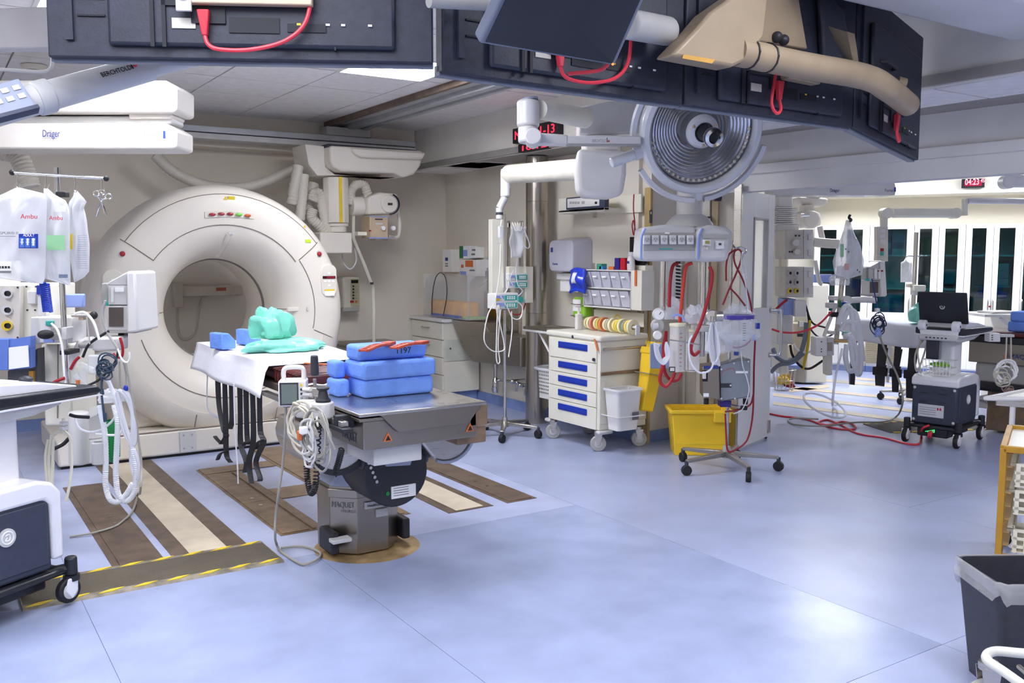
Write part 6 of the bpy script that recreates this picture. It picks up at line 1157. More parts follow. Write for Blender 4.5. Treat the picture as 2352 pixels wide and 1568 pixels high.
for bnd0, lab in units:
    bnd = [bnd0[0]+.35]+bnd0[1:-1]+[bnd0[-1]-.35]
    a = cq((bnd[0]+bnd[-1])/2, 700); T = thing('glass_cabinet', lab, 'cabinet', (a.x, a.y, 0), group='white glass fronted cabinets'); t = onp(T, CW)
    t(cbox(bnd[0], bnd[-1], .08, CT, -.41, -.38), 'back', TEALI); t(cbox(bnd[0], bnd[-1], CT-.03, CT, -.4, -.02), 'top'); t(cbox(bnd[0], bnd[-1], .08, .11, -.4, -.02), 'bottom'); t(cbox(bnd[0], bnd[-1], 0, .08, -.38, -.05), 'plinth', SKIRT)
    for x in (bnd[0], bnd[-1]-1.2): t(cbox(x, x+1.2, .08, CT, -.4, -.02), 'side')
    for z in {1866: (1.5, 1.31, .7), 2211: (1.5,)}.get(bnd0[0], (1.5, 1.08, .7)): t(cbox(bnd[0]+1, bnd[-1]-1, z, z+.02, -.38, -.05), 'shelf', CW)
    for x0, x1 in zip(bnd0, bnd0[1:]):
        w0, w1 = wins[x0]; d = t(cbox(x0+.5, w0, .1, CT-.01, -.02, 0), 'door', bev=.003)
        for (p, q, z0, z1) in ((w1, x1-.5, .1, CT-.01), (w0, w1, z1w, CT-.01), (w0, w1, .1, z0w)): cbox(p, q, z0, z1, -.02, 0).done('door_panel', CW, d, world=True)
        cbox(w0, w1, z0w, z1w, -.014, -.01).done('pane', PANE, d, world=True)
        hx = x1-6 if x0 in (1992, 2093, 2211) else x0+5
        q = cq(hx, 700); h = [V((q.x, q.y, z))+FN*o for z, o in ((.98, 0), (.96, .03), (.8, .03), (.78, 0))]; M().tube(h, .008, 6, 2).done('handle', STEEL, d, world=True)
        if x0 == 2275: cbox(x0-4, x0+1, .88, .9, .002, .006).done('red_tag', RED, d, world=True)
def inside(name, label, cat, x0, x1, z0, z1, mt, group=None, o=(-.34, -.1), **k): return solo(cbox(x0, x1, z0, z1, *o).done(name, mt, None, **k), label, cat, group)
BX = [mat('supply_blue', '5b86ad', .5, var=.1), mat('supply_pale', '9fb8c6', .5, var=.1), mat('supply_deep', '35618f', .5, var=.1)]
for i in range(4):
    for j in range(2): inside('supply_box', '%s supply box in the %s row of the wide glass cabinet' % (['mid blue', 'pale', 'deep blue'][(i+j) % 3], ['bottom', 'second', 'third', 'top'][i]), 'box', 2006+j*37, 2040+j*35, 1.521+i*.078, 1.597+i*.078, BX[(i+j) % 3], 'blue boxes in the wide cabinet', bev=.004)
for i in range(5): inside('supply_box', 'flat %s box, %s of the lower pile in the wide cabinet' % (['teal', 'blue'][i % 2], ['lowest', 'second lowest', 'middle', 'second', 'topmost'][i]), 'box', 2004, 2072, .721+i*.06, .78+i*.06, [mat('supply_teal', '3aa0b4', .5), BX[0]][i % 2], 'teal boxes in the wide cabinet', bev=.004)
def basket(x0, x1, z0, z1, lab):
    a = cq((x0+x1)/2, 700); T = thing('plastic_basket', lab, 'basket', (a.x, a.y, z0), group='green baskets in the first cabinet'); t = onp(T, TEALB)
    t(cbox(x0, x1, z1-.02, z1, -.34, -.1), 'rim'); t(cbox(x0, x1, z0, z0+.02, -.34, -.1), 'base')
    n = 10
    for i in range(n): xx = x0+(x1-x0)*i/n; t(cbox(xx, xx+(x1-x0)*.05, z0, z1, -.11, -.1), 'slat')
    t(cbox(x0, x1, z0, z1, -.34, -.33), 'rear')
basket(1881, 1914, 1.331, 1.47, 'upper green slatted basket in the first glass cabinet'); basket(1938, 1976, .721, .95, 'lower green slatted basket behind the hanging hoses'); inside('drape_pack', 'navy drape pack above the lower green basket', 'pack', 1939, 1975, .951, 1.2, mat('pack_navy', '1c2a7a', .6), bev=.02); inside('archive_box', 'dark box on the top shelf of the first glass cabinet', 'box', 1881, 1914, 1.521, 1.8, mat('box_dark', '1f2833', .6), bev=.005)
inside('supply_bag', 'green bag on the top shelf behind the drip stand', 'bag', 2108, 2133, 1.521, 1.74, mat('bag_green', '4f7a4a', .6), bev=.03); inside('supply_bag', 'olive bag on the top shelf beside the green one', 'bag', 2165, 2192, 1.521, 1.76, mat('bag_olive', '6f8a45', .6), bev=.03)
a = cq(2243, 700)-FN*.2; T = thing('round_bowl', 'large round teal bowl standing on the top shelf of the double cabinet', 'bowl', (a.x, a.y, 1.52)); m = M(Matrix(((FU.x, -FN.x, 0, 0), (FU.y, -FN.y, 0, 0), (0, 0, 1, .127), (0, 0, 0, 1)))); m.lathe([(.02, .05), (.1, .03), (.122, -.03), (.127, -.04)], (0, 0, 0), 'y', 28).done('bowl', TEALB, T)
for k, (x0, x1, z0, z1, mt, lab) in enumerate(((2165, 2192, 1.152, 1.34, BX[1], 'grey blue wrapped bundle on the middle shelf beside red packs'), (2166, 2190, 1.101, 1.151, RED, 'flat red pack under the wrapped bundle'), (2108, 2132, 1.101, 1.25, mat('bundle_dark', '37555e', .7), 'dark wrapped bundle on the middle shelf behind the drip stand'), (2107, 2133, .721, .95, mat('bundle_teal', '2b6f74', .7), 'teal folded linen on the low shelf behind the laptop'))):
    inside('wrapped_bundle', lab, 'bundle', x0, x1, z0, z1, mt, bev=.02)
inside('linen_pack', 'bright blue linen pack on the low shelf of the double cabinet', 'pack', 2291, 2315, .981, 1.07, mat('pack_royal', '1f4fd6', .6), bev=.025); inside('linen_pack', 'bright blue linen pack next to the wire trolley post', 'pack', 2242, 2262, .981, 1.07, mat('pack_royal', '1f4fd6'), bev=.025)
for k in range(3): inside('clear_tub', ['upper clear tub on the wire trolley', 'middle clear tub on the wire trolley', 'lower clear tub on the wire trolley'][k], 'tub', 2288, 2315, 1.322-.091*k, 1.412-.091*k, BX[1], bev=.006)
T = thing('wire_trolley', 'pale teal wire trolley parked inside the double glass cabinet', 'trolley', (cq(2270, 700).x, cq(2270, 700).y, .1)); t = onp(T, mat('wire_teal', '6fb4bd', .4))
for x in (2236, 2320): q = cq(x, 700)-FN*.2; t(M().cyl((q.x, q.y, .11), (q.x, q.y, 1.49), .014, n=8), 'post')
t(cbox(2236, 2320, 1.46, 1.48, -.215, -.19), 'bar')
for z in (1.12, .96): t(cbox(2238, 2318, z, z+.02, -.37, -.09), 'trolley_shelf')
# ---- pendant column of the adjoining room
T = thing('supply_pendant', 'cream medical supply column with knobs and round gas outlets in the adjoining room', 'pendant', tuple(dp(1830, 620, 8.8))); t = onp(T, CREAM)
t(dbox(1790, 470, 1812, 860, 8.9, .3), 'column', bev=.02); t(dbox(1785, 445, 1822, 478, 8.8, .4), 'column_head', WHITE, bev=.02)
for i in range(9): t(dbox(1784, 476+i*4.5, 1832, 479+i*4.5, 8.75, .35), 'bellows_fold', WHITE)
t(dbox(1782, 515, 1836, 530, 8.75, .4), 'collar', WHITE, bev=.01)
for y0, y1, nm in ((527, 595, 'upper_box'), (613, 683, 'lower_box')):
    o = t(dbox(1804, y0, 1846, y1, 8.5, .35), nm, mat('outlet_grey', 'cfc9bf', .45), bev=.012); dbox(1846, y0, 1868, y1, 8.52, .33).done('side_face', WHITE, o, world=True)
    for yy in (y0+10, y1-22): dbox(1857, yy, 1866, yy+14, 8.49, .04).done('switch_cover', WHITE, o, world=True, bev=.004)
for x in (1815, 1831):
    for k, y in enumerate((627, 648, 668)):
        c = dp(x, y, 8.48); g = t(M().lathe([(.014, 0), (.026, 0), (.026, .012), (.014, .012)], tuple(c), 'y', 18), 'gas_outlet', YELM if k == 2 else GREYL); m_ = M().cyl(c+CFH*.0, c+CFH*.012, .015, n=14).done('outlet_core', BLACK, T, world=True)
for x, y, r in ((1829, 557, .035), (1832, 578, .03)): c = dp(x, y, 8.44); t(M().cyl(c, c+CFH*.07, r, n=18), 'flow_knob', mat('knob_silver', 'd2cec8', .3, .4), bev=.006)
for x, y in ((1828, 541), (1836, 541), (1814, 578), (1820, 578)): c = dp(x, y, 8.49); t(M().cyl(c, c+CFH*.02, .009, n=10), 'screw', DARK)
t(dbox(1800, 686, 1828, 723, 8.55, .2), 'blue_shelf_box', SKY, bev=.006); t(dbox(1826, 690, 1852, 727, 8.5, .2), 'paper_holder', WHITE, bev=.004); t(dbox(1870, 630, 1912, 649, 8.8, .05), 'blue_shield', SKY, bev=.006); t(dbox(1785, 720, 1822, 790, 8.75, .3), 'lower_body', WHITE, bev=.01)
t(M().tube(dl([(1868, 555), (1890, 558), (1925, 560)], 8.55), .045, 14, 2), 'arm', CREAM); t(M().tube(dl([(1872, 598), (1880, 640), (1884, 650), (1888, 652)], 8.7), .02, 8), 'conduit', GREYL)
T = thing('xray_tube_head', 'white x-ray tube housing with a steel pin above the supply column', 'x-ray unit', tuple(dp(1860, 490, 9.6))); t = onp(T, GANTRY)
f = dl([(1842, 485), (1862, 482), (1886, 487), (1888, 518), (1850, 523)], 9.6); t(M().hull(f, [p+CFH*.3 for p in f]), 'housing', bev=.03); c = dp(1866, 504, 9.5); t(M().cyl(c, c+CFH*.15, .09, n=28), 'cap', bev=.02); t(M().cyl(dp(1840, 495, 9.5), dp(1858, 494, 9.5), .02, n=12), 'pin', CHROME); f = dl([(1833, 452), (1905, 455), (1902, 468), (1888, 475), (1845, 468)], 9.7); t(M().hull(f, [p+CFH*.3 for p in f]), 'carriage', bev=.03); t(M().tube(dl([(1883, 520), (1888, 545), (1892, 558)], 9.5), .03, 8), 'cable_hose')
t(dbox(1850, 470, 1870, 486, 9.65, .2), 'neck'); q = dp(1870, 455, 9.8); t(M().cyl((q.x, q.y, q.z), (q.x, q.y, 2.7), .08, n=16), 'ceiling_mount')
T = thing('pendant_beam', 'long white pendant beam under the ceiling of the adjoining room', 'pendant', tuple(dp(1900, 440, 8.2))); t = onp(T, WHITE)
f = dl([(1776, 448), (2057, 448), (2059, 432), (2056, 420), (1776, 418)], 8.2); t(M().hull(f, [p+CFH*.3 for p in f]), 'beam', bev=.012)
text('Dräger', dp(1906, 441, 8.19), CR, CU, .045, INKB, T, world=True, width=.085); text('Forta', dp(2032, 440, 8.19), CR, CU, .035, INKG, T, world=True, width=.07); t(dbox(2055, 430, 2058, 440, 8.185, .01), 'blue_mark', BLUE)
T = thing('jointed_boom', 'white jointed arm with a hanging socket panel before the glass cabinets', 'arm', tuple(dp(2120, 490, 8.6))); t = onp(T, CREAM)
t(M().tube(dl([(2050, 489), (2190, 489)], 8.6), .045, 12, 1), 'arm'); 
for x in (2040, 2198): c = dp(x, 489, 8.55); t(M().cyl(c, c+CFH*.12, .05, n=24), 'joint', bev=.008)
t(M().cyl(dp(2030, 492, 8.6), dp(2030, 520, 8.6), .035, n=14), 'drop'); t(M().cyl(dp(2215, 495, 8.6), dp(2215, 457, 8.6), .03, n=14), 'riser'); t(M().cyl(dp(2222, 461, 8.6), dp(2400, 463, 8.9), .03, n=14), 'upper_arm', WHITE)
p_ = t(dbox(2015, 520, 2040, 600, 8.55, .08), 'socket_panel', mat('panel_bone', 'd6d0c3', .4), bev=.004)
for k, y in enumerate((526, 538, 550)): dbox(2021, y, 2033, y+8, 8.54, .02).done('socket', WHITE, p_, world=True)
dbox(2023, 570, 2030, 577, 8.54, .02).done('red_key', RED, p_, world=True); dbox(2023, 578, 2030, 587, 8.54, .02).done('green_key', TEAL, p_, world=True)
T = thing('lamp_joint', 'white lamp arm knuckle near the clock under the ceiling', 'arm', tuple(dp(2330, 420, 8.0))); M().cyl(dp(2302, 415, 8), dp(2402, 418, 8), .055, n=18).done('knuckle', WHITE, T, world=True, bev=.01); c = dp(2320, 417, 7.9); M().cyl(c, c+CFH*.1, .06, n=20).done('joint', WHITE, T, world=True, bev=.006)
# ---- patient monitor of the adjoining room
def bedside(T, k, d, big=False):
    t = onp(T, IVORY); q = lambda x, y: (k[0]+(x-240)*k[2], k[1]+(y-625)*k[2])
    def B(x0, y0, x1, y1, o, dep, n, mt=IVORY, par=None, **kw): (a, b), (c, e) = q(x0, y0), q(x1, y1); return dbox(a, b, c, e, d+o, dep).done(n, mt, par or T, world=True, **kw)
    f = dl([q(290, 765), q(290, 622), q(310, 624), q(318, 762)], d); t(M().hull(f, [p+CFH*.28 for p in f]), 'front_frame', WHITE, bev=.012)
    f = dl([q(248, 648), q(292, 624), q(292, 655), q(248, 655)], d+.02); t(M().hull(f, [p+CFH*.22 for p in f]), 'sloped_top', GREYL, bev=.006)
    B(248, 655, 292, 700, .02, .2, 'module_bay', GREYL, bev=.004); B(255, 660, 260, 694, .012, .01, 'module_strip', WHITE); B(264, 660, 284, 670, .012, .01, 'label', PAPER); B(246, 702, 293, 758, .02, .2, 'rear_bay', GREYL, bev=.004); B(250, 706, 282, 750, .012, .01, 'bay_opening', mat('bay_dark', '544a45', .5)); B(246, 755, 312, 765, .02, .22, 'base_plate', GREY, bev=.004); B(270, 764, 284, 785, .08, .06, 'swivel', BLACK, bev=.006); B(232, 650, 248, 700, .06, .12, 'back_cover', GREY, bev=.006)
    B(236, 693, 252, 702, .03, .05, 'plug', TEAL)
T = thing('bedside_monitor', 'cream bedside monitor seen from the side before the cabinet of blue boxes', 'monitor', tuple(dp(2025, 640, 8.4))); bedside(T, (1993, 600, .58), 8.35)
for x in (2010, 2018): dbox(x, 617, x+5, 640, 8.33, .02).done('module_front', PAPER, T, world=True); c = dp(x+9, 622, 8.33); M().cyl(c, c+CFH*.02, .008, n=8).done('module_key', RED, T, world=True)
# ---- hanging bag, pole, drip
def hangbag(name, label, l, d, mt=BAGF, bulge=.05, seed=1, n=12, prints=()):
    c = dp(sum(p[0] for p in l)/len(l), sum(p[1] for p in l)/len(l), d); T = thing(name, label, 'bag', tuple(c)); r = random.Random(seed)
    top = max(p[1] for p in l); bot = min(p[1] for p in l)
    def edge(y):
        xs = []
        for (xa, ya), (xb_, yb_) in zip(l, l[1:]+l[:1]):
            if (ya-y)*(yb_-y) <= 0 and ya != yb_: xs.append(xa+(xb_-xa)*(y-ya)/(yb_-ya))
        return (min(xs), max(xs)) if len(xs) > 1 else (l[0][0], l[0][0]+2)
    def fn(s):
        def g(u, v):
            y = bot+(top-bot)*(.003+.994*v); a, b = edge(y); p = dp(a+(b-a)*u, y, d); return p-CFH*s*bulge*math.sin(pi*u)**.6*math.sin(pi*min(1, max(0, v)))**.5*(1+.35*math.sin(13*u+7*v+seed)*math.sin(9*v+seed))
        return g
    m = M(); m.grid(fn(1), 14, 16); m.grid(fn(-1), 14, 16); m.done('film', mt, T, world=True, smooth=70, weld=True)
    return T
T = hangbag('breathing_bag_pack', 'clear plastic bag with green print hanging from a pole in the adjoining room', [(1943, 505), (1953, 505), (1960, 535), (1975, 560), (1985, 600), (1980, 632), (1950, 640), (1938, 622), (1918, 636), (1912, 600), (1925, 560), (1938, 530)], 8.08, BAGF, .07, 3); dbox(1930, 560, 1938, 590, 7.99, .002).done('green_print', mat('print_green', '9fd4a8', .5), T, world=True); dbox(1940, 605, 1950, 620, 7.99, .002).done('red_print', mat('print_rose', 'd9a9a0', .5), T, world=True); M().tube(dl([(1953, 493), (1950, 500), (1955, 505), (1950, 510)], 8.08), .012, 6).done('hanger_clip', CHAR, T, world=True)
for x, y in ((1968, 618), (1973, 622), (1941, 570), (1948, 576)): dbox(x, y, x+3, y+4, 7.99, .002).done('print', INKG, T, world=True)
T = thing('equipment_pole', 'slanted steel pole with clamps and white arms among the breathing hoses', 'pole', tuple(dp(1930, 830, 8.3))); t = onp(T, STEEL)
t(M().cyl(dp(1936, 625, 8.3), dp(1920, 790, 8.3), .022, n=14), 'pole'); t(M().cyl(dp(1938, 612, 8.3), dp(1935, 640, 8.3), .06, n=16), 'pole_cup', GREYL); t(crumple(tuple(dp(1928, 648, 8.32)), .11, .07, .08, FILM, 'x', 41, amp=.4), 'plastic_cover', FILM, smooth=30)
for (a, b, c_, e) in ((1905, 696, 1925, 708), (1912, 680, 1926, 690), (1906, 760, 1920, 768)): t(dbox(a, b, c_, e, 8.25, .12), 'clamp', WHITE, bev=.006)
t(M().tube(dl([(1945, 690), (1985, 688), (2012, 690)], 8.2), .028, 10, 2), 'boom', WHITE); c = dp(1948, 690, 8.15); t(M().cyl(c, c+CFH*.08, .04, n=18), 'boom_joint', WHITE); t(M().cyl(dp(1920, 700, 8.25), dp(1892, 772, 8.25), .016, n=8), 'strut', WHITE); t(dbox(1911, 717, 1927, 728, 8.2, .1), 'black_clamp', BLACK, bev=.004); t(dbox(1930, 690, 1945, 706, 8.22, .08), 'green_block', DGREEN, bev=.006)
t(dbox(1873, 775, 1900, 818, 8.05, .14), 'flow_box', WHITE, bev=.008); t(dbox(1899, 775, 1916, 816, 8.06, .13), 'flow_box_frame', GREYL, bev=.006); t(dbox(1902, 786, 1912, 806, 8.05, .02), 'flow_window', mat('flow_window', '9a8f80', .3))
for y in (783, 800, 806): t(dbox(1886, y, 1888, y+3, 8.045, .01), 'port', DARK)
t(M().lathe([(.07, -.42), (.075, -.4), (.08, -.05), (.086, 0), (.08, .01)], tuple(dp(1935, 782, 8.1)), n=24), 'canister', CLEARP); t(M().lathe([(.086, -.0), (.09, .015), (.083, .02)], tuple(dp(1935, 785, 8.1)), n=24), 'canister_rim', mat('rim_sand', 'd8b070', .5)); t(dbox(1897, 815, 1913, 862, 8.2, .1), 'pole_foot', CREAM, bev=.012)
HW = mat('breathing_white', 'e9ebef', .4, alpha=.93)
T = thing('breathing_hose', 'white corrugated breathing hoses looped over the pole in the adjoining room', 'hose', tuple(dp(1950, 760, 8.1))); t = onp(T, HW)
for l in ([(1935, 740), (1948, 715), (1965, 720), (1975, 770), (1978, 830), (1972, 860), (1960, 830), (1955, 790), (1950, 765)], [(1925, 745), (1940, 705), (1955, 712), (1958, 760)], [(1938, 770), (1955, 775), (1968, 810), (1965, 845), (1950, 850), (1942, 820), (1945, 790)], [(1930, 760), (1945, 740), (1968, 745), (1978, 790), (1982, 830)]): t(M().tube(dl(l, 7.94), .022, 8, 14, rib=.12), 'hose')
t(M().ob(dp(1940, 705, 8.0), (.05, .04, .09)), 'blue_connector', BLUE, bev=.01); t(M().tube(dl([(1935, 765), (1950, 768), (1958, 778)], 8.0), .02, 8), 'mint_connector', TEAL)
T = thing('lead_bundle', 'tangle of dark sensor leads hanging in front of the white sheet', 'cable', tuple(dp(2020, 745, 7.9))); t = onp(T, INKB)
lp = loops(dp(2017, 742, 7.9), .05, 9, 8, tuple(CR), ry=1.3, spread=.4, step=9); t(M().tube(lp, .005, 5, 3), 'leads', mat('lead_navy', '2c3550', .5)); t(M().tube(dl([(2003, 640), (2012, 690), (2018, 720)], 7.95), .006, 6), 'lead'); t(dbox(2013, 708, 2021, 716, 7.9, .04), 'tie', PAPER); t(crumple(tuple(dp(2016, 768, 7.9)), .03, .03, .06, SKY, 'x', 3), 'blue_clips', SKY)
# ---- infusion stand
T = thing('drip_stand', 'steel drip stand with clamps in front of the glass cabinets', 'stand', (dp(2098, 700, 9.4).x, dp(2098, 700, 9.4).y, 0)); t = onp(T, CHROME)
q = dp(2098, 700, 9.4); t(M().cyl((q.x, q.y, .08), (q.x, q.y, 1.75), .02, n=12), 'pole', STEEL); star(T, .28, STEEL, a0=.9); t(M().tube(dl([(2080, 592), (2086, 588), (2098, 588), (2108, 588), (2112, 590)], 9.4), .007, 6), 'hook'); t(dbox(2100, 655, 2127, 668, 9.3, .1), 'pump_clamp', CREAM, bev=.006); t(dbox(2100, 668, 2125, 678, 9.3, .1), 'pump_clamp', GREYL, bev=.006); t(dbox(2090, 652, 2102, 660, 9.35, .1), 'clamp', STEEL)
T = hangbag('drip_bag', 'white infusion bag hanging on the drip stand before the cabinets', [(2080, 592), (2083, 600), (2095, 602), (2095, 648), (2068, 648), (2069, 602), (2076, 600)], 9.3, mat('bag_milk', 'f0f0ee', .4, alpha=.9), .04, 5)
# ---- second operating table
T = thing('operating_table', 'operating table under a white sheet in the adjoining room, with hanging black straps', 'table', (G(2310, 962).x, G(2310, 962).y, 0)); t = onp(T, STEELD)
def ta(x, d_): return dp(x, 700, d_)
ax0, ax1 = ta(1940, 8.75), ta(2420, 7.3); au = (ax1-ax0); au.z = 0; LN_ = au.length; au.normalize(); an = V((au.y, -au.x, 0)); an = -an if an.dot(CFH) > 0 else an
def tq(s, o, z): return V((ax0.x, ax0.y, 0))+au*s+an*o+V((0, 0, z))
def tbx(s0, s1, o0, o1, z0, z1): return M().hull([tq(s0, o0, z0), tq(s1, o0, z0), tq(s1, o1, z0), tq(s0, o1, z0)], [tq(s0, o0, z1), tq(s1, o0, z1), tq(s1, o1, z1), tq(s0, o1, z1)])
def ts(px): # distance along the table's near edge for a pixel column
    p = P(px, 750, pl=(tq(0, 0, 0), an)); return (p-tq(0, 0, 0)).dot(au)
t(tbx(.1, LN_, -.55, 0, .78, .83), 'deck', CHAR, bev=.004); t(tbx(ts(2225), LN_, -.5, -.02, .6, .78), 'frame', STEELD, bev=.006); t(tbx(ts(2265), LN_, -.45, -.08, .02, .45), 'column', BRONZE, bev=.01); t(tbx(ts(2235), LN_, -.5, -.05, .4, .62), 'trough_cover', GREY, bev=.05, seg=3); t(tbx(ts(2240), LN_, -.52, -.0, .36, .44), 'trough_rim', CHAR, bev=.03)
text('MAQUET', tq(ts(2322), .003, .66), au, (0, 0, 1), .055, INKB, T, world=True, width=.22); t(tbx(ts(2245), ts(2268), -.3, -.075, .2, .3), 'type_plate', GREYL); text('MAQUET', tq(ts(2245)+.01, -.072, .25), au, (0, 0, 1), .035, INKG, T, world=True)
f = [tq(ts(2308), .004, .66), tq(ts(2316), .004, .66), tq(ts(2312), .004, .7)]; t(M().hull(f, [p+an*.003 for p in f]), 'warning_triangle', ORANGE)
for px0, px1, b0, mt in ((1957, 1973, .28, CHAR), (2018, 2042, .3, CHAR), (2057, 2075, .26, CHAR), (2090, 2112, .22, CHAR), (2043, 2052, .34, PAPER)):
    s0, s1 = ts(px0), ts(px1); pts = [(-.006, .8), (-.004, .66), (.008, .5), (.03, .42), (.012, b0)]; m = M()
    for (o0, z0), (o1, z1) in zip(pts, pts[1:]): m.hull([tq(s0, o0, z0), tq(s1, o0, z0), tq(s1, o0+.006, z0), tq(s0, o0+.006, z0)], [tq(s0, o1, z1), tq(s1-.015, o1, z1), tq(s1-.015, o1+.006, z1), tq(s0, o1+.006, z1)])
    t(m, 'restraint_strap' if mt is CHAR else 'white_ribbon', mt, smooth=0)
    if mt is CHAR: t(tbx(s0-.02, s1+.02, .02, .05, .4, .48), 'strap_pad', BLACK, bev=.01)
t(tbx(.12, LN_, -.55, -.01, .83, .872), 'mattress', MAROON, bev=.02)
m = M(); m.grid(lambda u, v: tq(.02+u*(ts(2160)), -.6+.62*min(1, v/.7)+.02*max(0, v-.7)/.3+.01*math.sin(u*20)*(v > .75), .9+.012*math.sin(u*7)-(.02 if v > .66 else 0)-max(0, v-.7)*.62), 24, 20); o = m.done('bed_sheet', LINEN, None, solid=.003, smooth=60); solo(o, 'white sheet hanging over the far operating table beside the drip stand', 'sheet')
T = thing('plastic_bag', 'crumpled mint green plastic sheet on the far operating table behind the laptop', 'bag', tuple(tq(ts(2100), -.22, .914))); crumple((0, 0, .04), .22, .14, .13, MINT, 'b', 17).done('bag_body', MINT, T, smooth=20, sub=1)
for k, (px, z, lab) in enumerate(((2345, .873, 'blue foam block on the far operating table, lower of two'), (2350, .9585, 'blue foam block on the far operating table, upper of two'))): o = M().ob(tq(ts(px), -.2, z+.045), (.3, .2, .085), rot('Z', math.atan2(au.y, au.x))).done('foam_block', FOAM, None, bev=.015, seg=3); tag(o, lab, 'foam block', 'blue foam blocks on the far table')
T = thing('dark_bottle', 'tiny dark blue bottle on the far sheet by the mint plastic', 'bottle', tuple(tq(ts(2078), -.2, .91))); M().lathe([(.001, 0), (.022, 0), (.022, .05), (.008, .07), (.008, .09), (.001, .09)], n=12).done('bottle', INKB, T)
# coiled leads hanging on the far table
T = thing('lead_coil', 'white coiled leads hanging from the rail of the far operating table', 'cable', tuple(tq(ts(2300), .06, .6))); t = onp(T, CBL)
t(M().tube(loops(dp(2308, 858, 7.3), .075, 4, 3, tuple(CR), spread=.15), .008, 6, 3), 'coil', PAPER); t(M().tube(loops(dp(2300, 866, 7.28), .05, 4, 4, tuple(CR), spread=.3), .006, 6, 3), 'coil'); t(M().tube(dl([(2312, 775), (2310, 820), (2308, 840)], 7.3), .007, 6), 'lead'); t(M().tube(dl([(2322, 775), (2322, 820), (2322, 850)], 7.3), .007, 6), 'lead'); t(M().tube(loops(dp(2315, 895, 7.3), .03, 5, 6, tuple(CR), spread=.5, ry=.8), .005, 5, 3), 'coil', mat('lead_mix', '9c7f74', .5))
T = thing('rail_device', 'white device box clamped on the far table edge beside the keyboard', 'device', tuple(tq(ts(2290), .05, .85))); dbox(2272, 765, 2298, 785, 7.42, .08).done('box', WHITE, T, world=True, bev=.006)
for y in (769, 774, 779): dbox(2278, y, 2281, y+2, 7.415, .01).done('led', DARK, T, world=True)
dbox(2298, 768, 2330, 774, 7.43, .06).done('plug_row', GREYL, T, world=True)
# ---- anaesthesia trunk and cables by the door
T = thing('anaesthesia_unit', 'tall cream equipment cabinet standing behind the supply column by the door', 'cabinet', (dp(1870, 860, 10.6).x, dp(1870, 860, 10.6).y, 0)); t = onp(T, CREAM)
q0, q1 = dp(1855, 700, 10.6), dp(1905, 700, 10.6); z1 = dp(1870, 652, 10.6).z
f = [V((q0.x, q0.y, .02)), V((q1.x, q1.y, .02)), V((q1.x, q1.y, z1)), V((q0.x, q0.y, z1))]; t(M().hull(f, [p+CFH*.5 for p in f]), 'body', bev=.02)
q2 = dp(1822, 700, 10.7); f = [V((q2.x, q2.y, .02)), V((q0.x, q0.y, .02)), V((q0.x, q0.y, .72)), V((q2.x, q2.y, .72))]; t(M().hull(f, [p+CFH*.4 for p in f]), 'side_module', mat('module_khaki', 'b9ae98', .5), bev=.01); t(dbox(1836, 738, 1852, 750, 10.6, .05), 'vent_window', GREY); t(dbox(1832, 766, 1848, 773, 10.58, .02), 'display', BLACK)
t(dbox(1784, 792, 1822, 835, 10.55, .3), 'gas_module', mat('gas_khaki', 'c4b592', .5), bev=.006); t(dbox(1802, 800, 1808, 803, 10.54, .02), 'red_label', RED)
for i in range(5): t(dbox(1790, 820+3*i, 1818, 821+3*i, 10.54, .01), 'grille_slat', GREY)
t(dbox(1780, 838, 1840, 848, 10.4, .3), 'bumper', SKIRT, bev=.006)
T = thing('gas_hose', 'grey gas hoses sagging under the supply column', 'hose', tuple(dp(1820, 800, 8.6))); t = onp(T, mat('hose_slate', '76808c', .5))
for l, mt, r in (([(1775, 800), (1785, 820), (1810, 830), (1835, 815), (1848, 780), (1852, 740)], mat('hose_slate', '76808c'), .022), ([(1770, 855), (1790, 838), (1820, 832), (1845, 812)], mat('hose_slate', '76808c'), .02), ([(1815, 792), (1820, 815), (1838, 840), (1860, 846), (1890, 828)], BLACK, .012), ([(1860, 735), (1856, 790), (1848, 830), (1844, 848)], YELM, .014), ([(1850, 700), (1865, 740), (1895, 752)], BLACK, .009), ([(1855, 720), (1862, 755), (1885, 775), (1915, 765), (1922, 735)], BLACK, .008), ([(1823, 790), (1830, 802), (1850, 810), (1873, 800)], PAPER, .012)): t(M().tube(dl(l, 8.55), r, 8, 7), 'hose', mt)
T = thing('red_gas_line', 'thin red line sagging from the door handle to the equipment pole', 'hose', tuple(dp(1840, 760, 8.0))); M().tube(dl([(1770, 755), (1800, 763), (1840, 762), (1880, 745), (1910, 715)], 8.0), .009, 8, 8).done('hose', REDC, T, world=True); M().tube(dl([(1780, 713), (1793, 700), (1808, 688)], 8.0), .012, 8, 5).done('hose', RED, T, world=True)
T = thing('wire_bin', 'small clear wire bin with crumpled yellow wrap on the floor by the cabinets', 'bin', (G(1800, 896).x, G(1800, 896).y, 0)); 
for i in range(14): a = 2*pi*i/14; M().cyl((.1*math.cos(a), .1*math.sin(a), .01), (.13*math.cos(a), .13*math.sin(a), .24), .003, n=5).done('wire', STEEL, T)
for z, r in ((.01, .1), (.12, .115), (.24, .13)): M().tube([(r*math.cos(a*pi/8), r*math.sin(a*pi/8), z) for a in range(17)], .003, 5, 1).done('hoop', STEEL, T)
crumple((0, 0, .1), .065, .065, .09, YELM, 'b', 5, amp=.5).done('yellow_wrap', mat('wrap_gold', 'd9b55a', .5, bump=.4), T, smooth=30); crumple((.05, -.04, .05), .05, .05, .04, RED, 'b', 6).done('red_wrap', mat('wrap_red', '8e2b33', .5), T, smooth=30)
T = thing('floor_hose', 'clear tube ring lying over the red cable on the floor', 'tubing', tuple(G(1900, 950))); t = onp(T, TUBE)
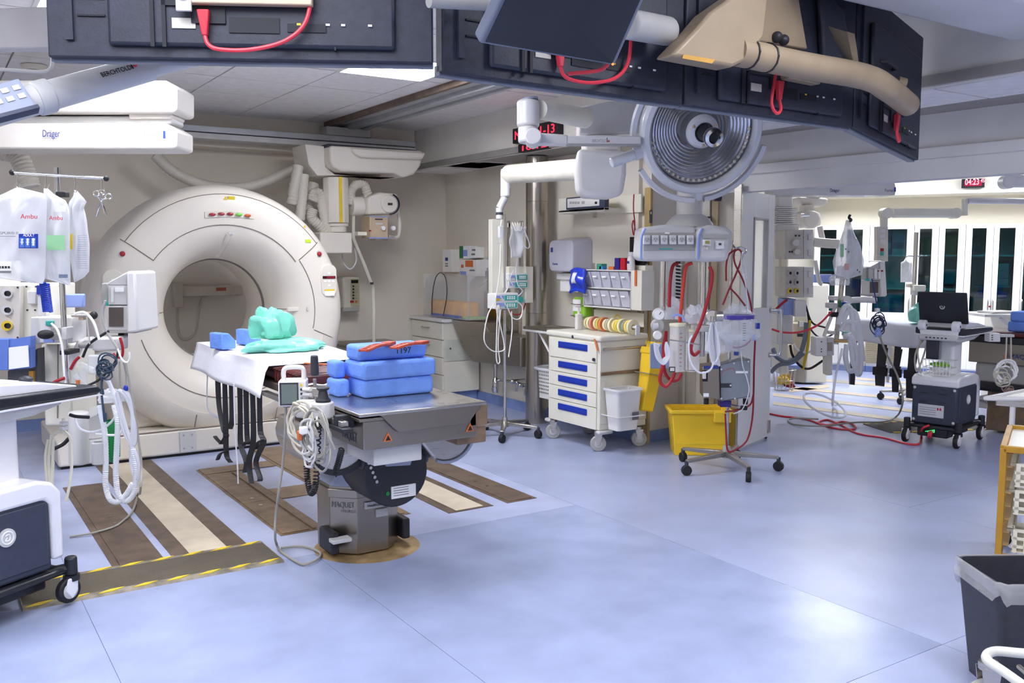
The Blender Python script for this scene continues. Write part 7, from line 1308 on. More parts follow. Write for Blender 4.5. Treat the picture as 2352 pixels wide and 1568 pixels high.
t(M().tube(dl([(1935, 800), (1920, 860), (1912, 925)], 7.9)+[G(1915, 935)+V((0, 0, .02))]+[V((G(1893, 957).x+.19*math.cos(a*pi/5), G(1893, 957).y+.19*math.sin(a*pi/5), .02+.09*(1+math.sin(a*pi/5)))) for a in range(11)], .011, 8, 6), 'tube')
T = thing('extension_cable', 'long red mains cable snaking over the floor to the ultrasound trolley', 'cable', tuple(G(2000, 990))); gz = lambda x, y, z=.008: P(x, y, Z=z)
M().tube([gz(x, y) for x, y in ((1768, 950), (1800, 956), (1850, 962), (1880, 972), (1905, 975), (1935, 968), (1960, 975), (1962, 985), (1930, 985), (1895, 978), (1880, 970), (1900, 964), (1930, 975), (1970, 995), (2030, 1005), (2080, 1018), (2108, 1020), (2116, 1008))]+[P(2118, 985, X=6.72), P(2135, 976, X=6.74)], .009, 8, 7).done('cord', REDC, T, world=True)
T = thing('grey_cable', 'grey cable dropping from the sensor leads and curving across the floor', 'cable', tuple(G(2050, 960))); M().tube(dl([(2020, 770), (2035, 810), (2060, 860)], 7.7)+dl([(2072, 900), (2072, 930)], 7.4)+[gz(2060, 955, .026), gz(2030, 968, .026), gz(1960, 970, .027), gz(1890, 978, .027), gz(1830, 975, .012), gz(1810, 965, .012), gz(1830, 960, .026), gz(1880, 962, .027)], .008, 8, 7).done('cord', CBG, T, world=True)
# ---- rubber ramp mat in the adjoining room
a = [G(1982, 974), G(2105, 966), G(2300, 970), G(2290, 985), G(2045, 994)]; T = thing('ramp_mat', 'dark rubber cable ramp with yellow edge marks under the far ultrasound trolley', 'mat', tuple(a[0])); M().hull([(p.x, p.y, 0) for p in a], [(p.x, p.y, .005) for p in a]).done('mat', mat('mat_grey', '55504b', .7, var=.1), T, world=True)
for p, q in ((a[0], a[1]), (a[4], a[3])):
    for k in range(6): s = p.lerp(q, k/6+.03); e = p.lerp(q, k/6+.1); n = (q-p).normalized().cross(V((0, 0, 1)))*.02; n = n if (p is a[0]) else n; M().hull([s-n, e-n, e+n, s+n], [r+V((0, 0, .0065)) for r in (s-n, e-n, e+n, s+n)]).done('yellow_mark', YELM, T, world=True)
# ---- side table with papers in front of the last cabinets
T = thing('instrument_table', 'white side table with a folded strut and paper stack before the end cabinet', 'table', (dp(2300, 730, 8.9).x, dp(2300, 730, 8.9).y, 0)); t = onp(T, WHITE)
t(dbox(2262, 722, 2330, 728, 8.8, .5), 'top', bev=.004); t(M().cyl(dp(2330, 760, 8.9), dp(2298, 730, 8.9), .016, n=8), 'strut')
f = [dp(2322, 722, 8.9), dp(2410, 722, 8.9)]; t(M().hull([V((f[0].x, f[0].y, 0)), V((f[1].x, f[1].y, 0)), V((f[1].x, f[1].y, f[0].z)), V((f[0].x, f[0].y, f[0].z))], [V((f[0].x, f[0].y, 0))+CFH*.5, V((f[1].x, f[1].y, 0))+CFH*.5, V((f[1].x, f[1].y, f[0].z))+CFH*.5, V((f[0].x, f[0].y, f[0].z))+CFH*.5]), 'drawer_block', CREAM, bev=.008)
T = thing('paper_stack', 'stack of white papers on the side table before the end cabinet', 'papers', tuple(dp(2290, 720, 8.9))); 
for i in range(5): M().ob(dp(2292, 719-i*1.2, 9.0), (.3, .22, .004), rot('Z', -.5+.06*i)).done('sheet', PAPER if i % 2 else GREYL, T, world=True)
# radiator grille behind the straps
T = thing('wall_grille', 'perforated cream wall grille behind the hanging straps', 'grille', tuple(P(2010, 800, pl=(F0+FN*.43, FN)))); t = onp(T, CREAM); t(cbox(1990, 2070, .12, .55, .005, .02), 'frame', mat('grille_tan', 'b3a98f', .6))
for i in range(16): t(cbox(1992, 2068, .14+i*.025, .148+i*.025, .02, .026), 'bar', mat('grille_bar', '8f866f', .6))
for i in range(20): x = 1993+i*3.8; t(cbox(x, x+1, .13, .54, .02, .027), 'bar', mat('grille_bar', '8f866f'))
# ================================================================ ULTRASOUND TROLLEYS
def ultrasound(loc, rz, label, rear=True):
    T = thing('ultrasound_trolley', label, 'trolley', loc, rz); t = lambda m, n, mt_=WHITE, par=None, **k: m.done(n, mt_, par or T, **k)
    SH = mat('shell_white', 'e9e8ea', .3, var=.02, coat=.2); PN = mat('panel_slate', '3a3f4f', .5, var=.06, scale=30); FRM = mat('frame_black', '24262c', .35, var=.05)
    sh = [(-.25, .47), (-.25, .53), (-.2, .555), (.13, .56), (.2, .54), (.245, .49), (.245, .2), (.19, .2), (.19, .44), (.16, .47)]
    t(M().prism(sh, -.185, .185, 'x'), 'shell', SH, bev=.015, seg=3)
    bp = t(M().box(-.175, .175, -.245, .19, .16, .475), 'body', PN, bev=.015, seg=3)
    for s in (-1, 1): t(M().box(s*.176-.004, s*.176+.006 if s > 0 else s*.176+.004, -.2, .17, .19, .46), 'side_panel', PN, bev=.01); d = t(M().cyl((s*.18, -.02, .36), (s*.188, -.02, .36), .038, n=28), 'logo_disc', GREYL); t(M().tube([(s*.189, -.02+.026*math.cos(a*pi/6), .36+.026*math.sin(a*pi/6)) for a in range(13)], .003, 5, 1), 'logo_ring', PAPER); t(M().tube([(s*.189, -.03, .37), (s*.189, -.012, .373), (s*.189, -.012, .35), (s*.189, -.03, .35), (s*.189, -.022, .362)], .0025, 5, 3), 'logo_stroke', PAPER)
    if rear:
        p = t(M().box(-.12, .08, -.252, -.246, .22, .32), 'type_plate', mat('plate_silver', 'd3d4d6', .4))
        for i in range(4): M().box(-.11, .02, -.2535, -.252, .24+i*.018, .243+i*.018).done('print_line', INKG, p)
        for x in (.035, .055): M().box(x-.006, x+.006, -.2535, -.252, .28, .3).done('print_mark', INKR, p)
        for x, z in ((-.155, .45), (.155, .45), (-.155, .19), (.155, .19)): t(M().sph((x, -.248, z), .012, (1, .5, 1), 10, 6), 'screw_cap', GREYL)
        for x, z in ((-.08, .41), (.06, .41), (-.08, .34), (.06, .34)): t(M().box(x-.03, x+.03, -.25, -.246, z, z+.004), 'groove', BLACK)
    t(M().box(-.2, .2, -.27, .25, .125, .155), 'frame', FRM, bev=.012); t(M().box(-.12, .12, -.26, .2, .06, .13), 'power_box', FRM, bev=.012)
    lg = t(M().box(-.06, .03, -.264, -.26, .095, .12), 'led_panel', BLACK)
    for i in range(6): M().box(-.05+i*.013, -.043+i*.013, -.267, -.264, .1, .1+.004*(i+1)).done('green_led', LEDG, lg)
    for sx in (-1, 1):
        for sy in (-1, 1):
            x, y = sx*.2, sy*.26; m = M(); t(M().tube([(sx*.14, sy*.2, .14), (sx*.17, sy*.23, .145), (x, y, .15)], .022, 8, 3), 'castor_arm', FRM); c = t(M().cyl((x, y, .115), (x, y, .2), .026, n=20), 'castor_post', FRM, bev=.01)
            M().cyl((x, y, .095), (x, y, .118), .034, n=18).done('castor_collar', FRM, c); yy = y-.02
            for s_ in (-1, 1): M().prism([(yy-.03, .06), (yy-.015, .11), (yy+.035, .115), (yy+.03, .05), (yy, .02)], x+s_*.022-.005, x+s_*.022+.005, 'x').done('castor_fork', SH, c, bev=.004)
            M().cyl((x-.016, yy, .055), (x+.016, yy, .055), .055, n=28).done('tyre', BLACK, c, bev=.006); M().cyl((x-.021, yy, .055), (x+.021, yy, .055), .036, n=24).done('wheel_disc', GREYL, c, bev=.003); M().cyl((x-.023, yy, .055), (x+.023, yy, .055), .008, n=10).done('axle', DARK, c)
    t(M().prism(rpoly(-.065, .065, -.05, .15, .03), .555, .9), 'column', SH); t(M().box(-.066, -.064, -.02, .12, .56, .88), 'column_seam', GREY)
    t(M().prism([(-.24, .88), (.3, .9), (.3, .86), (.16, .83), (-.1, .82), (-.24, .84)], -.15, .15, 'x'), 'tray', GREYL, bev=.012)
    for i in range(6): t(M().box(-.09+i*.03, -.075+i*.03, -.243, -.238, .855, .865), 'port', DARK)
    t(M().prism([(-.2, .885), (.45, .885), (.48, .9), (.45, .925), (-.2, .94)], -.19, .19, 'x'), 'keyboard_base', FRM, bev=.01); t(M().prism([(-.2, .884), (.46, .884), (.47, .878), (-.2, .876)], -.195, .195, 'x'), 'base_trim', SH)
    kt = t(M().prism([(-.05, .985), (.2, .965), (.36, .935), (.36, .926), (-.08, .935)], -.165, .165, 'x'), 'keyboard_deck', SH, bev=.008)
    for i in range(6):
        for j in range(3): M().ob((-.12+i*.045, .0+j*.05, .986-j*.005), (.03, .035, .006)).done('key', mat('key_ivory', 'd9d7d2', .4) if (i+j) % 4 else DARK, kt)
    M().sph((.0, .24, .965), .03, (1, 1, .6)).done('trackball', DARK, kt)
    # laptop-like screen leaning over its hinge
    f = [(-.19, -.12, .97), (.19, -.12, .97), (.19, -.19, 1.22), (-.19, -.19, 1.22)]; sc = t(M().hull(f, [(x, y+.02, z+.006) for x, y, z in f]), 'display_lid', mat('lid_black', '25272d', .4, var=.06), bev=.008)
    q = V((0, -.158, 1.105)); M().lathe([(.014, -.002), (.02, -.002), (.02, .002), (.014, .002)], tuple(q), 'y', 24).done('logo_ring', GREYL, sc); M().tube([q+V((-.008, -.003, .004)), q+V((0, -.003, .007)), q+V((0, -.003, -.007)), q+V((.008, -.003, -.004))], .002, 5, 2).done('logo_stroke', GREYL, sc)
    for s in (-1, 1): t(M().cyl((s*.13-.03, -.2, .955), (s*.13+.03, -.2, .955), .042, n=28), 'hinge_knob', SH, bev=.01); t(M().cyl((s*.13-.032, -.2, .955), (s*.13+.032, -.2, .955), .01, n=12), 'hinge_pin', DARK)
    t(M().hull([(-.16, -.215, .95), (-.1, -.215, .92), (.1, -.215, .92), (.16, -.215, .95), (.14, -.215, .86), (-.14, -.215, .86)], [(-.16, -.18, .95), (-.1, -.18, .92), (.1, -.18, .92), (.16, -.18, .95), (.14, -.18, .86), (-.14, -.18, .86)]), 'hinge_plate', SH, bev=.008)
    return T
US2 = ultrasound((7.02, 4.255, 0), math.radians(-78.5), 'white and slate ultrasound trolley seen from the rear near the far operating table')
US1 = ultrasound((.165, 4.31, .0145), math.radians(-57.8), 'white ultrasound trolley with a dark side panel standing on the striped ramp mat', False)
t = lambda m, n, mt_=WHITE, **k: m.done(n, mt_, US2, **k)
t(M().box(-.1, .0, -.2, -.12, .68, .84), 'probe_pouch', DARK, bev=.01); t(M().box(.0, .07, -.2, -.13, .67, .83), 'gel_holder', CLEARP, bev=.01)
t(M().tube([(.0, -.27, .1), (-.0, -.3, .1), (.01, -.33, .07)], .016, 8, 3), 'red_plug', REDC); t(M().tube([(-.16, -.1, .85), (-.2, -.15, .7), (-.17, -.18, .57), (-.13, -.16, .7), (-.12, -.1, .86)], .007, 6), 'probe_cable', CBL); t(M().tube([(-.14, -.1, .86), (-.16, -.2, .75), (-.13, -.2, .56)], .007, 6), 'probe_cable', CBL)
T = thing('wire_basket', 'white wire basket of green wipes on the rear of the far ultrasound trolley', 'basket', tuple(MW[US2.name] @ V((0, -.15, .56))), math.radians(-78.5))
for i in range(9): M().cyl((-.1+i*.025, -.07, 0), (-.11+i*.0275, -.085, .12), .003, n=5).done('wire', PAPER, T)
for z, k in ((.0, 1), (.06, 1.05), (.12, 1.1)): M().tube([(-.1*k, -.075*k, z), (.1*k, -.075*k, z), (.1*k, .06*k, z), (-.1*k, .06*k, z), (-.1*k, -.075*k, z)], .003, 5, 1).done('hoop', PAPER, T)
crumple((0, 0, .075), .075, .045, .02, GREEN, 'b', 8).done('green_wipes', GREEN, T, smooth=30); crumple((0, 0, .03), .075, .045, .035, FILM, 'b', 9).done('plastic_wrap', PAPER, T, smooth=30)
# ================================================================ RAMP MAT BY THE SCANNER
T = thing('ramp_mat', 'grey ribbed floor ramp with yellow hazard stripes in front of the scanner rails', 'mat', (.9, 4.48, 0)); x0, x1, y0, y1 = .3, 1.45, 4.3, 4.68
M().add([(x0, y0, 0), (x1, y0, 0), (x1, y1, 0), (x0, y1, 0), (x0, y0+.012, .01), (x1, y0+.012, .01), (x1, y1-.012, .01), (x0, y1-.012, .01)], [(3, 2, 1, 0), (4, 5, 6, 7), (0, 1, 5, 4), (1, 2, 6, 5), (2, 3, 7, 6), (3, 0, 4, 7)]).done('ramp', mat('ramp_rubber', '8a8272', .6, var=.25, scale=16), T, world=True)
for i in range(24): y = y0+.05+i*.012; M().box(x0+.005, x1-.005, y, y+.004, .01, .0125).done('rib', mat('ramp_rib', '756d60', .65), T, world=True)
for i in range(8):
    x = x0+.01+i*.145
    for a, b in ((y0+.014, y0+.044), (y1-.044, y1-.014)): M().hull([(x, a, .01), (x+.06, a, .01), (x+.115, b, .01), (x+.055, b, .01)], [(x, a, .0135), (x+.06, a, .0135), (x+.115, b, .0135), (x+.055, b, .0135)]).done('hazard_stripe', YELM, T, world=True)
# ================================================================ LEFT SUPPLY COLUMN AND AIRWAY BAGS
T = thing('supply_pendant', 'cream supply column with round gas outlets beside the airway bags', 'pendant', tuple(P(20, 780, Y=5.6))); t = onp(T, CREAM)
t(dbox(-140, 655, 46, 783, 4.78, .04), 'outlet_panel', mat('outlet_grey', 'cfc9bf'), bev=.004); t(dbox(-140, 652, 112, 780, 4.82, .3), 'column_box', CREAM, bev=.01); t(dbox(62, 668, 82, 698, 4.795, .03), 'switch_cover', WHITE, bev=.004)
for k, y in enumerate((674, 712, 748)):
    for x in (16, -30): c = dp(x, y, 4.76); o = t(M().lathe([(.014, 0), (.026, 0), (.026, .014), (.014, .014)], tuple(c), 'y', 20), 'gas_outlet', YELM if k == 2 else GREYL); t(M().cyl(c+CFH*.002, c+CFH*.014, .016, n=14), 'outlet_core', BLACK)
for x, y in ((40, 660), (40, 775), (60, 658), (82, 658), (62, 712), (80, 712)): c = dp(x, y, 4.775 if x < 46 else 4.815); t(M().cyl(c, c+CFH*.008, .005, n=8), 'screw', DARK)
t(dbox(84, 655, 103, 676, 4.78, .03), 'blue_tab', BLUE); t(dbox(86, 676, 104, 726, 4.79, .03), 'white_plate', WHITE, bev=.003); t(dbox(110, 675, 190, 706, 4.95, .04), 'blue_shield', SKY, bev=.008); t(dbox(-140, 600, -20, 655, 4.85, .3), 'upper_column', CREAM, bev=.01); t(dbox(-240, 350, -75, 660, 4.95, .3), 'column', CREAM, bev=.02)
t(M().tube(dl([(-20, 345), (25, 350), (45, 365), (60, 400), (70, 430)], 5.78), .055, 12, 9, rib=.12), 'corrugated_hose', HO)
T = thing('coiled_gas_hose', 'blue spiral gas hose hanging beside the supply column', 'hose', tuple(dp(110, 690, 4.7))); coilcord(dl([(102, 650), (106, 685), (110, 716)], 4.72), .022, 16, .006).done('spiral', BLUE, T, world=True)
T = thing('ventilator_block', 'white ventilator block with black knob and tall cream housing under the bags', 'ventilator', tuple(dp(110, 850, 4.7))); t = onp(T, IVORY)
t(dbox(70, 728, 92, 790, 4.62, .16), 'side_face', GREYL, bev=.006); t(dbox(90, 728, 166, 788, 4.62, .16), 'block', WHITE, bev=.006); t(dbox(104, 737, 120, 748, 4.6, .03), 'teal_plug', TEAL, bev=.003); t(M().tube(dl([(118, 742), (133, 760), (143, 800), (148, 860), (152, 900)], 4.515), .006, 8), 'white_lead', PAPER)
c = dp(105, 768, 4.55); t(M().sph(c, .03, (1.3, 1, .8)), 'knob', BLACK); t(M().cyl(dp(112, 768, 4.56), dp(135, 766, 4.58), .006, n=8), 'knob_stem', STEEL); t(dbox(116, 752, 150, 780, 4.6, .03), 'meter_plate', GREY, bev=.003); t(dbox(100, 778, 122, 786, 4.61, .02), 'label', SKY)
f0, f1 = dp(93, 790, 4.75), dp(158, 790, 4.75); t(M().hull([V((f0.x, f0.y, .62)), V((f1.x, f1.y, .62)), V((f1.x, f1.y, f0.z)), V((f0.x, f0.y, f0.z))], [V((f0.x, f0.y, .62))+CFH*.3, V((f1.x, f1.y, .62))+CFH*.3, V((f1.x, f1.y, f0.z))+CFH*.3, V((f0.x, f0.y, f0.z))+CFH*.3]), 'housing', CREAM, bev=.012); t(M().tube(dl([(133, 790), (133, 900), (132, 960)], 4.745), .003, 5, 1), 'housing_gap', GAP)
t(dbox(180, 718, 192, 735, 4.6, .1), 'side_clamp', BISCUIT, bev=.003); t(M().cyl(dp(165, 724, 4.6), dp(220, 724, 4.6), .01, n=10), 'cross_rod', STEEL); t(M().sph(dp(215, 724, 4.58), .02), 'rod_knob', BLACK); t(M().cyl(dp(180, 945, 4.62), dp(182, 1065, 4.62), .05, n=20), 'white_cylinder', WHITE, bev=.012)
T = thing('document_holder', 'blue plastic document holder with a white page under the gas outlets', 'holder', tuple(dp(35, 840, 4.6))); t = onp(T, SKY)
t(dbox(-80, 778, 19, 850, 4.55, .05), 'front', mat('holder_blue', '5f7cc8', .5), bev=.004); f = dl([(19, 780), (70, 772), (70, 845), (19, 850)], 4.56); t(M().hull(f, [p+CFH*.05 for p in f]), 'side', mat('holder_blue', '5f7cc8')); f = dl([(20, 798), (64, 793), (66, 842), (20, 848)], 4.545); t(M().hull(f, [p+CFH*.006 for p in f]), 'page', PAPER)
f = dl([(18, 852), (86, 800), (88, 880), (18, 885)], 4.63); t(M().hull(f, [p+CFH*.07 for p in f]), 'tray', mat('tray_slate', '4d4e52', .5)); t(dbox(66, 852, 76, 880, 4.61, .03), 'amber_bottle', mat('amber', 'b5812f', .4))
# pole and hanger
T = thing('airway_pole', 'steel pole with a cross bar from which the airway bags hang', 'pole', (dp(145, 700, 4.57).x, dp(145, 700, 4.57).y, .3)); t = onp(T, STEEL); q = dp(145, 700, 4.57)
t(M().cyl((q.x, q.y, .84), (q.x, q.y, 1.95), .014, n=14), 'pole', CHROME); a, b = dp(28, 396, 4.52), dp(244, 410, 4.52); t(M().cyl(a, b, .0075, n=10), 'cross_bar', CHROME)
for p in (a, b): t(M().sph(p, .014), 'bar_end', BLACK)
for x in (40, 105, 172, 233): y = 397+(x-28)*14/216; t(M().tube(dl([(x, y), (x, y+18), (x-2, y+30), (x+3, y+34), (x+8, y+22)], 4.51), .003, 6), 'hook')
t(dbox(127, 440, 149, 452, 4.553, .05), 'clamp', BLACK, bev=.004); t(M().cyl(dp(145, 403, 4.52), dp(145, 403, 4.57), .009, n=8), 'bar_clamp', STEEL); t(dbox(136, 805, 158, 815, 4.53, .12), 'clamp', BLACK, bev=.004); t(dbox(140, 752, 152, 780, 4.54, .08), 'clamp', GREYL, bev=.004)
# scissors
T = thing('surgical_clamp', 'steel scissor clamp hanging from the end of the cross bar', 'clamp', tuple(dp(235, 440, 4.51))); t = onp(T, CHROME)
for cx, cy in ((222, 444), (234, 442), (249, 451)): q = dp(cx, cy, 4.5); t(M().tube([q+CR*.016*math.cos(i*pi/6)+V((0, 0, .013*math.sin(i*pi/6))) for i in range(13)], .0028, 6, 1), 'finger_ring')
for l in ([(224, 449), (234, 465), (245, 495)], [(232, 447), (236, 468), (240, 490)], [(246, 455), (235, 460), (222, 497)]): t(M().tube(dl(l, 4.49), .0035, 6, 3), 'blade')
# airway bags
T = hangbag('airway_bag', 'big clear bag with a blue ADULT label on the cross bar', [(38, 430), (46, 430), (60, 446), (100, 440), (108, 460), (104, 640), (98, 652), (-30, 636), (-34, 460), (20, 440)], 4.45, BAGF, .05, 2)
lb = dbox(43, 537, 87, 570, 4.38, .003).done('size_label', BLUE, T, world=True); text('ADULT', dp(53, 543, 4.378), CR, CU, .018, PAPER, T, world=True, width=.055)
for i in range(3):
    x = 50+i*13; dbox(x-5, 546, x+6, 568, 4.378, .001).done('pictogram_frame', mat('print_sky', '4f7fd6', .5), lb, world=True); c = dp(x+.5, 550, 4.375); s = .5+.25*i; M().cyl(c, c+CFH*.002, .005*s+.002, n=10).done('pictogram_head', PAPER, lb, world=True); a_, b_ = dp(x+.5, 552, 4.375), dp(x+.5, 556+5*s+3, 4.375); M().tube([a_, b_], .004*s+.001, 5, 1).done('pictogram_body', PAPER, lb, world=True); M().tube(dl([(x-3, 556), (x+4, 556)], 4.375), .002, 5, 1).done('pictogram_arms', PAPER, lb, world=True)
text('Ambu', dp(47, 502, 4.38), CR, CU, .032, INKR, T, world=True, width=.08); text('Ambu® SPUR® II', dp(-40, 538, 4.385), CR, CU, .018, INKG, T, world=True, width=.17); dbox(0, 542, 35, 543, 4.385, .002).done('print_line', INKG, T, world=True); dbox(-5, 622, 25, 627, 4.4, .002).done('barcode', INKG, T, world=True); dbox(-5, 600, 26, 621, 4.403, .002).done('print_panel', PAPER, T, world=True)
for i in range(4): dbox(-3+i*7, 611, 1+i*7, 616, 4.399, .002).done('print_mark', INK, T, world=True)
T = hangbag('airway_bag', 'clear bag with a pale green label behind the ADULT bag', [(100, 432), (110, 432), (124, 446), (148, 455), (160, 480), (162, 655), (106, 650), (100, 500)], 4.5, BAGF, .04, 6); dbox(107, 540, 148, 574, 4.445, .003).done('green_label', mat('label_mint', '9cd6a0', .5), T, world=True); text('Ambu', dp(113, 505, 4.445), CR, CU, .03, INKR, T, world=True, width=.065); dbox(135, 630, 155, 638, 4.46, .003).done('print_block', mat('print_slate', '6f7f96', .5), T, world=True); dbox(126, 472, 150, 486, 4.455, .003).done('white_label', PAPER, T, world=True)
T = hangbag('airway_bag', 'narrow clear bag with a yellow stripe at the end of the cross bar', [(170, 436), (176, 436), (205, 470), (190, 468), (198, 500), (206, 560), (205, 630), (170, 650), (162, 600), (156, 465), (168, 458)], 4.575, BAGF, .04, 9); dbox(157, 537, 166, 572, 4.53, .003).done('yellow_label', YELM, T, world=True)
for i in range(16): dbox(176, 540+i*5, 200, 541+i*5, 4.53, .002).done('print_line', mat('print_lilac', 'a9a6bb', .6), T, world=True)
# bedside monitor
T = thing('bedside_monitor', 'cream bedside monitor seen from the side in front of the scanner', 'monitor', tuple(dp(280, 690, 4.75))); bedside(T, (240, 625, 1.0), 4.7)
T = thing('monitor_bracket', 'grey and clear articulated bracket with hanging leads below the bedside monitor', 'bracket', tuple(dp(220, 790, 4.75))); t = onp(T, GREYL)
t(M().tube(dl([(160, 845), (185, 790), (215, 782)], 4.7), .022, 8, 2), 'arm', WHITE); t(dbox(210, 775, 270, 806, 4.65, .14), 'knuckle', GREYL, bev=.012); t(dbox(178, 788, 215, 800, 4.66, .1), 'arm_block', GREY, bev=.01); t(M().tube(dl([(276, 775), (282, 800), (280, 818), (268, 820), (260, 812)], 4.6), .007, 8), 'red_lead', RED); t(M().tube(dl([(190, 820), (205, 790), (240, 766), (250, 760)], 4.58), .007, 8), 'black_lead', BLACK); t(M().tube(dl([(242, 690), (235, 720), (245, 760), (270, 800)], 4.58), .007, 8), 'grey_lead', GREY); t(M().tube(dl([(200, 886), (230, 870), (262, 835), (272, 805)], 4.55), .006, 8), 'black_lead', BLACK)
t(M().tube(dl([(172, 720), (195, 718), (215, 740), (228, 780)], 4.55), .007, 8), 'white_lead', PAPER); t(M().tube(dl([(200, 726), (203, 760), (206, 790)], 4.56), .004, 6), 'thin_lead', GREYL)
t(M().tube(loops(dp(242, 845, 4.4), .032, 9, 4, tuple(CR), ry=1.1, spread=.4, step=8), .004, 5, 2), 'sensor_leads', mat('lead_teal', '33475a', .5)); t(M().tube(dl([(235, 860), (233, 900), (240, 960), (242, 968)], 4.4), .006, 6), 'sensor_lead', mat('lead_teal', '33475a')); t(M().cyl(dp(240, 948, 4.4), dp(242, 968, 4.4), .009, n=8), 'connector', mat('lead_teal', '33475a')); t(M().cyl(dp(233, 893, 4.4), dp(235, 906, 4.4), .01, n=8), 'connector', mat('lead_teal', '33475a'))
# breathing circuit
T = thing('breathing_circuit', 'clear flow sensors and white corrugated hoses hanging to the floor by the scanner', 'breathing circuit', tuple(dp(240, 930, 4.5))); t = onp(T, HW)
cz = lambda l: dl(l, 4.5)
t(M().tube(cz([(228, 930), (240, 990), (243, 1060), (242, 1110), (252, 1145), (270, 1152), (290, 1135), (305, 1110)]), .013, 9, 22, rib=.16), 'corrugated_hose'); t(M().tube(cz([(262, 930), (270, 970), (268, 1030), (266, 1090), (272, 1135), (290, 1150), (308, 1130), (312, 1080), (305, 1030)]), .013, 9, 22, rib=.16), 'corrugated_hose')
t(M().tube(cz([(272, 895), (290, 910), (305, 950), (312, 990), (308, 1020), (295, 1000), (280, 950), (270, 900)]), .011, 9, 10), 'clear_loop', TUBE); t(M().tube(cz([(285, 895), (300, 920), (306, 980), (302, 1060), (315, 1100), (318, 1060), (300, 1020)]), .012, 9, 10), 'clear_loop', TUBE)
t(M().tube(cz([(240, 870), (258, 890), (270, 925), (262, 960), (235, 985), (205, 992), (180, 980), (172, 955)]), .006, 8, 8), 'sample_line', TUBE); t(M().tube(cz([(285, 975), (275, 995), (255, 999), (220, 996)]), .006, 8, 8), 'sample_line', PAPER)
t(M().lathe([(.03, -.28), (.035, -.27), (.037, 0), (.03, .012)], tuple(dp(222, 940, 4.5)), n=22), 'absorber_jar', CLEARP); t(M().lathe([(.031, -.275), (.031, -.17), (.02, -.165)], tuple(dp(222, 940, 4.5)), n=18), 'absorber_fill', mat('soda_lime', 'c2c0bd', .8)); t(M().lathe([(.008, -.22), (.04, -.19), (.045, -.05), (.03, 0)], tuple(dp(254, 965, 4.62)), n=18), 'green_bag', DGREEN)
t(crumple(tuple(dp(255, 915, 4.52)), .06, .04, .05, CLEARP, 'x', 7, amp=.3), 'mask', FILM, smooth=30)
for a_, b_ in (((172, 860), (200, 905)), ((185, 835), (215, 850)), ((190, 850), (196, 900))): t(M().cyl(dp(*a_, 4.6), dp(*b_, 4.6), .014, n=12), 'flow_tube', CLEARP)
t(dbox(165, 845, 195, 905, 4.62, .02), 'clear_plate', CLEARP); t(dbox(200, 815, 232, 860, 4.62, .05), 'valve_body', FILM, bev=.01)
t(dbox(174, 873, 180, 890, 4.55, .02), 'orange_tag', ORANGE); t(M().tube(dl([(162, 848), (172, 830), (182, 820)], 4.54), .008, 6), 'red_clip', RED); t(M().sph(dp(289, 892, 4.5), .012, (1, 1, 1.5)), 'blue_bulb', BLUE); t(M().tube(cz([(283, 832), (288, 860), (289, 885)]), .004, 6), 'bulb_cord', GREY); t(M().tube(cz([(270, 800), (280, 825), (292, 832), (298, 822), (297, 808)]), .005, 6), 'white_hook', PAPER)
t(M().tube(cz([(288, 834), (305, 920), (318, 1010), (325, 1070), (322, 1130)])+[G(318, 1155)+V((0, 0, .06)), G(305, 1180)+V((0, 0, .02)), G(282, 1201)+V((0, 0, .012)), G(260, 1215)+V((0, 0, .012)), G(210, 1230)+V((0, 0, .014)), G(160, 1236)+V((0, 0, .008))], .006, 8, 7), 'drain_line', CBG); t(M().tube(cz([(274, 830), (275, 880), (272, 930)]), .005, 6), 'lead', CBG); t(M().tube(cz([(248, 870), (270, 930), (285, 990), (302, 1020)]), .01, 8, 7), 'clear_line', TUBE)
t(M().tube(dl([(118, 882), (130, 875), (148, 868)], 4.5), .009, 6), 'red_tube', RED)
# cables at the trolley
T = thing('probe_cable', 'white probe cables hanging behind the column of the near ultrasound trolley', 'cable', tuple(dp(130, 1000, 4.0))); t = onp(T, mat('cable_ivory', 'dfdcc9', .4))
for l in ([(122, 1000), (135, 990), (150, 992), (162, 1010), (165, 1060), (160, 1110), (152, 1150)], [(110, 1010), (105, 1050), (108, 1100), (114, 1140), (120, 1090), (122, 1010)], [(118, 1000), (112, 1060), (118, 1120), (122, 1060)], [(145, 960), (148, 980), (140, 988)]): t(M().tube(dl(l, 4.1), .007, 8, 7), 'cord')
for y in (972, 982): t(M().ob(dp(147, y, 4.08), (.03, .03, .018), rot('Z', .4)), 'plug', WHITE, bev=.004)
t(M().tube(dl([(160, 952), (175, 956), (205, 958)], 4.1), .008, 6), 'black_lead', BLACK); t(M().tube(dl([(125, 1030), (145, 1020), (160, 1005)], 4.4), .01, 6), 'black_lead', BLACK)
# ================================================================ RIGHT FOREGROUND
T = thing('basket_rack', 'ochre metal tray rack filled with wire baskets by the black bin', 'rack', (4.6, 2.3, 0)); t = onp(T, OCHRE)
LX, LY = G(2290, 1278).x, G(2290, 1278).y; ru = (V((4.48, 1.2, 0))-V((4.48, 2.41, 0))).normalized()
w_, dpt = .5, .6; hz = .68
ex = V((.436, -.9, 0)); ey = V((.9, .436, 0)); q = P(2292, 1284, Z=.1); o0 = V((q.x, q.y, 0)); hz = P(2296, 985, pl=(o0, ey)).z-.085
def rq(a, b, z): return o0+ex*a+ey*b+V((0, 0, z))
def rbx(a0, a1, b0, b1, z0, z1): return M().hull([rq(a0, b0, z0), rq(a1, b0, z0), rq(a1, b1, z0), rq(a0, b1, z0)], [rq(a0, b0, z1), rq(a1, b0, z1), rq(a1, b1, z1), rq(a0, b1, z1)])
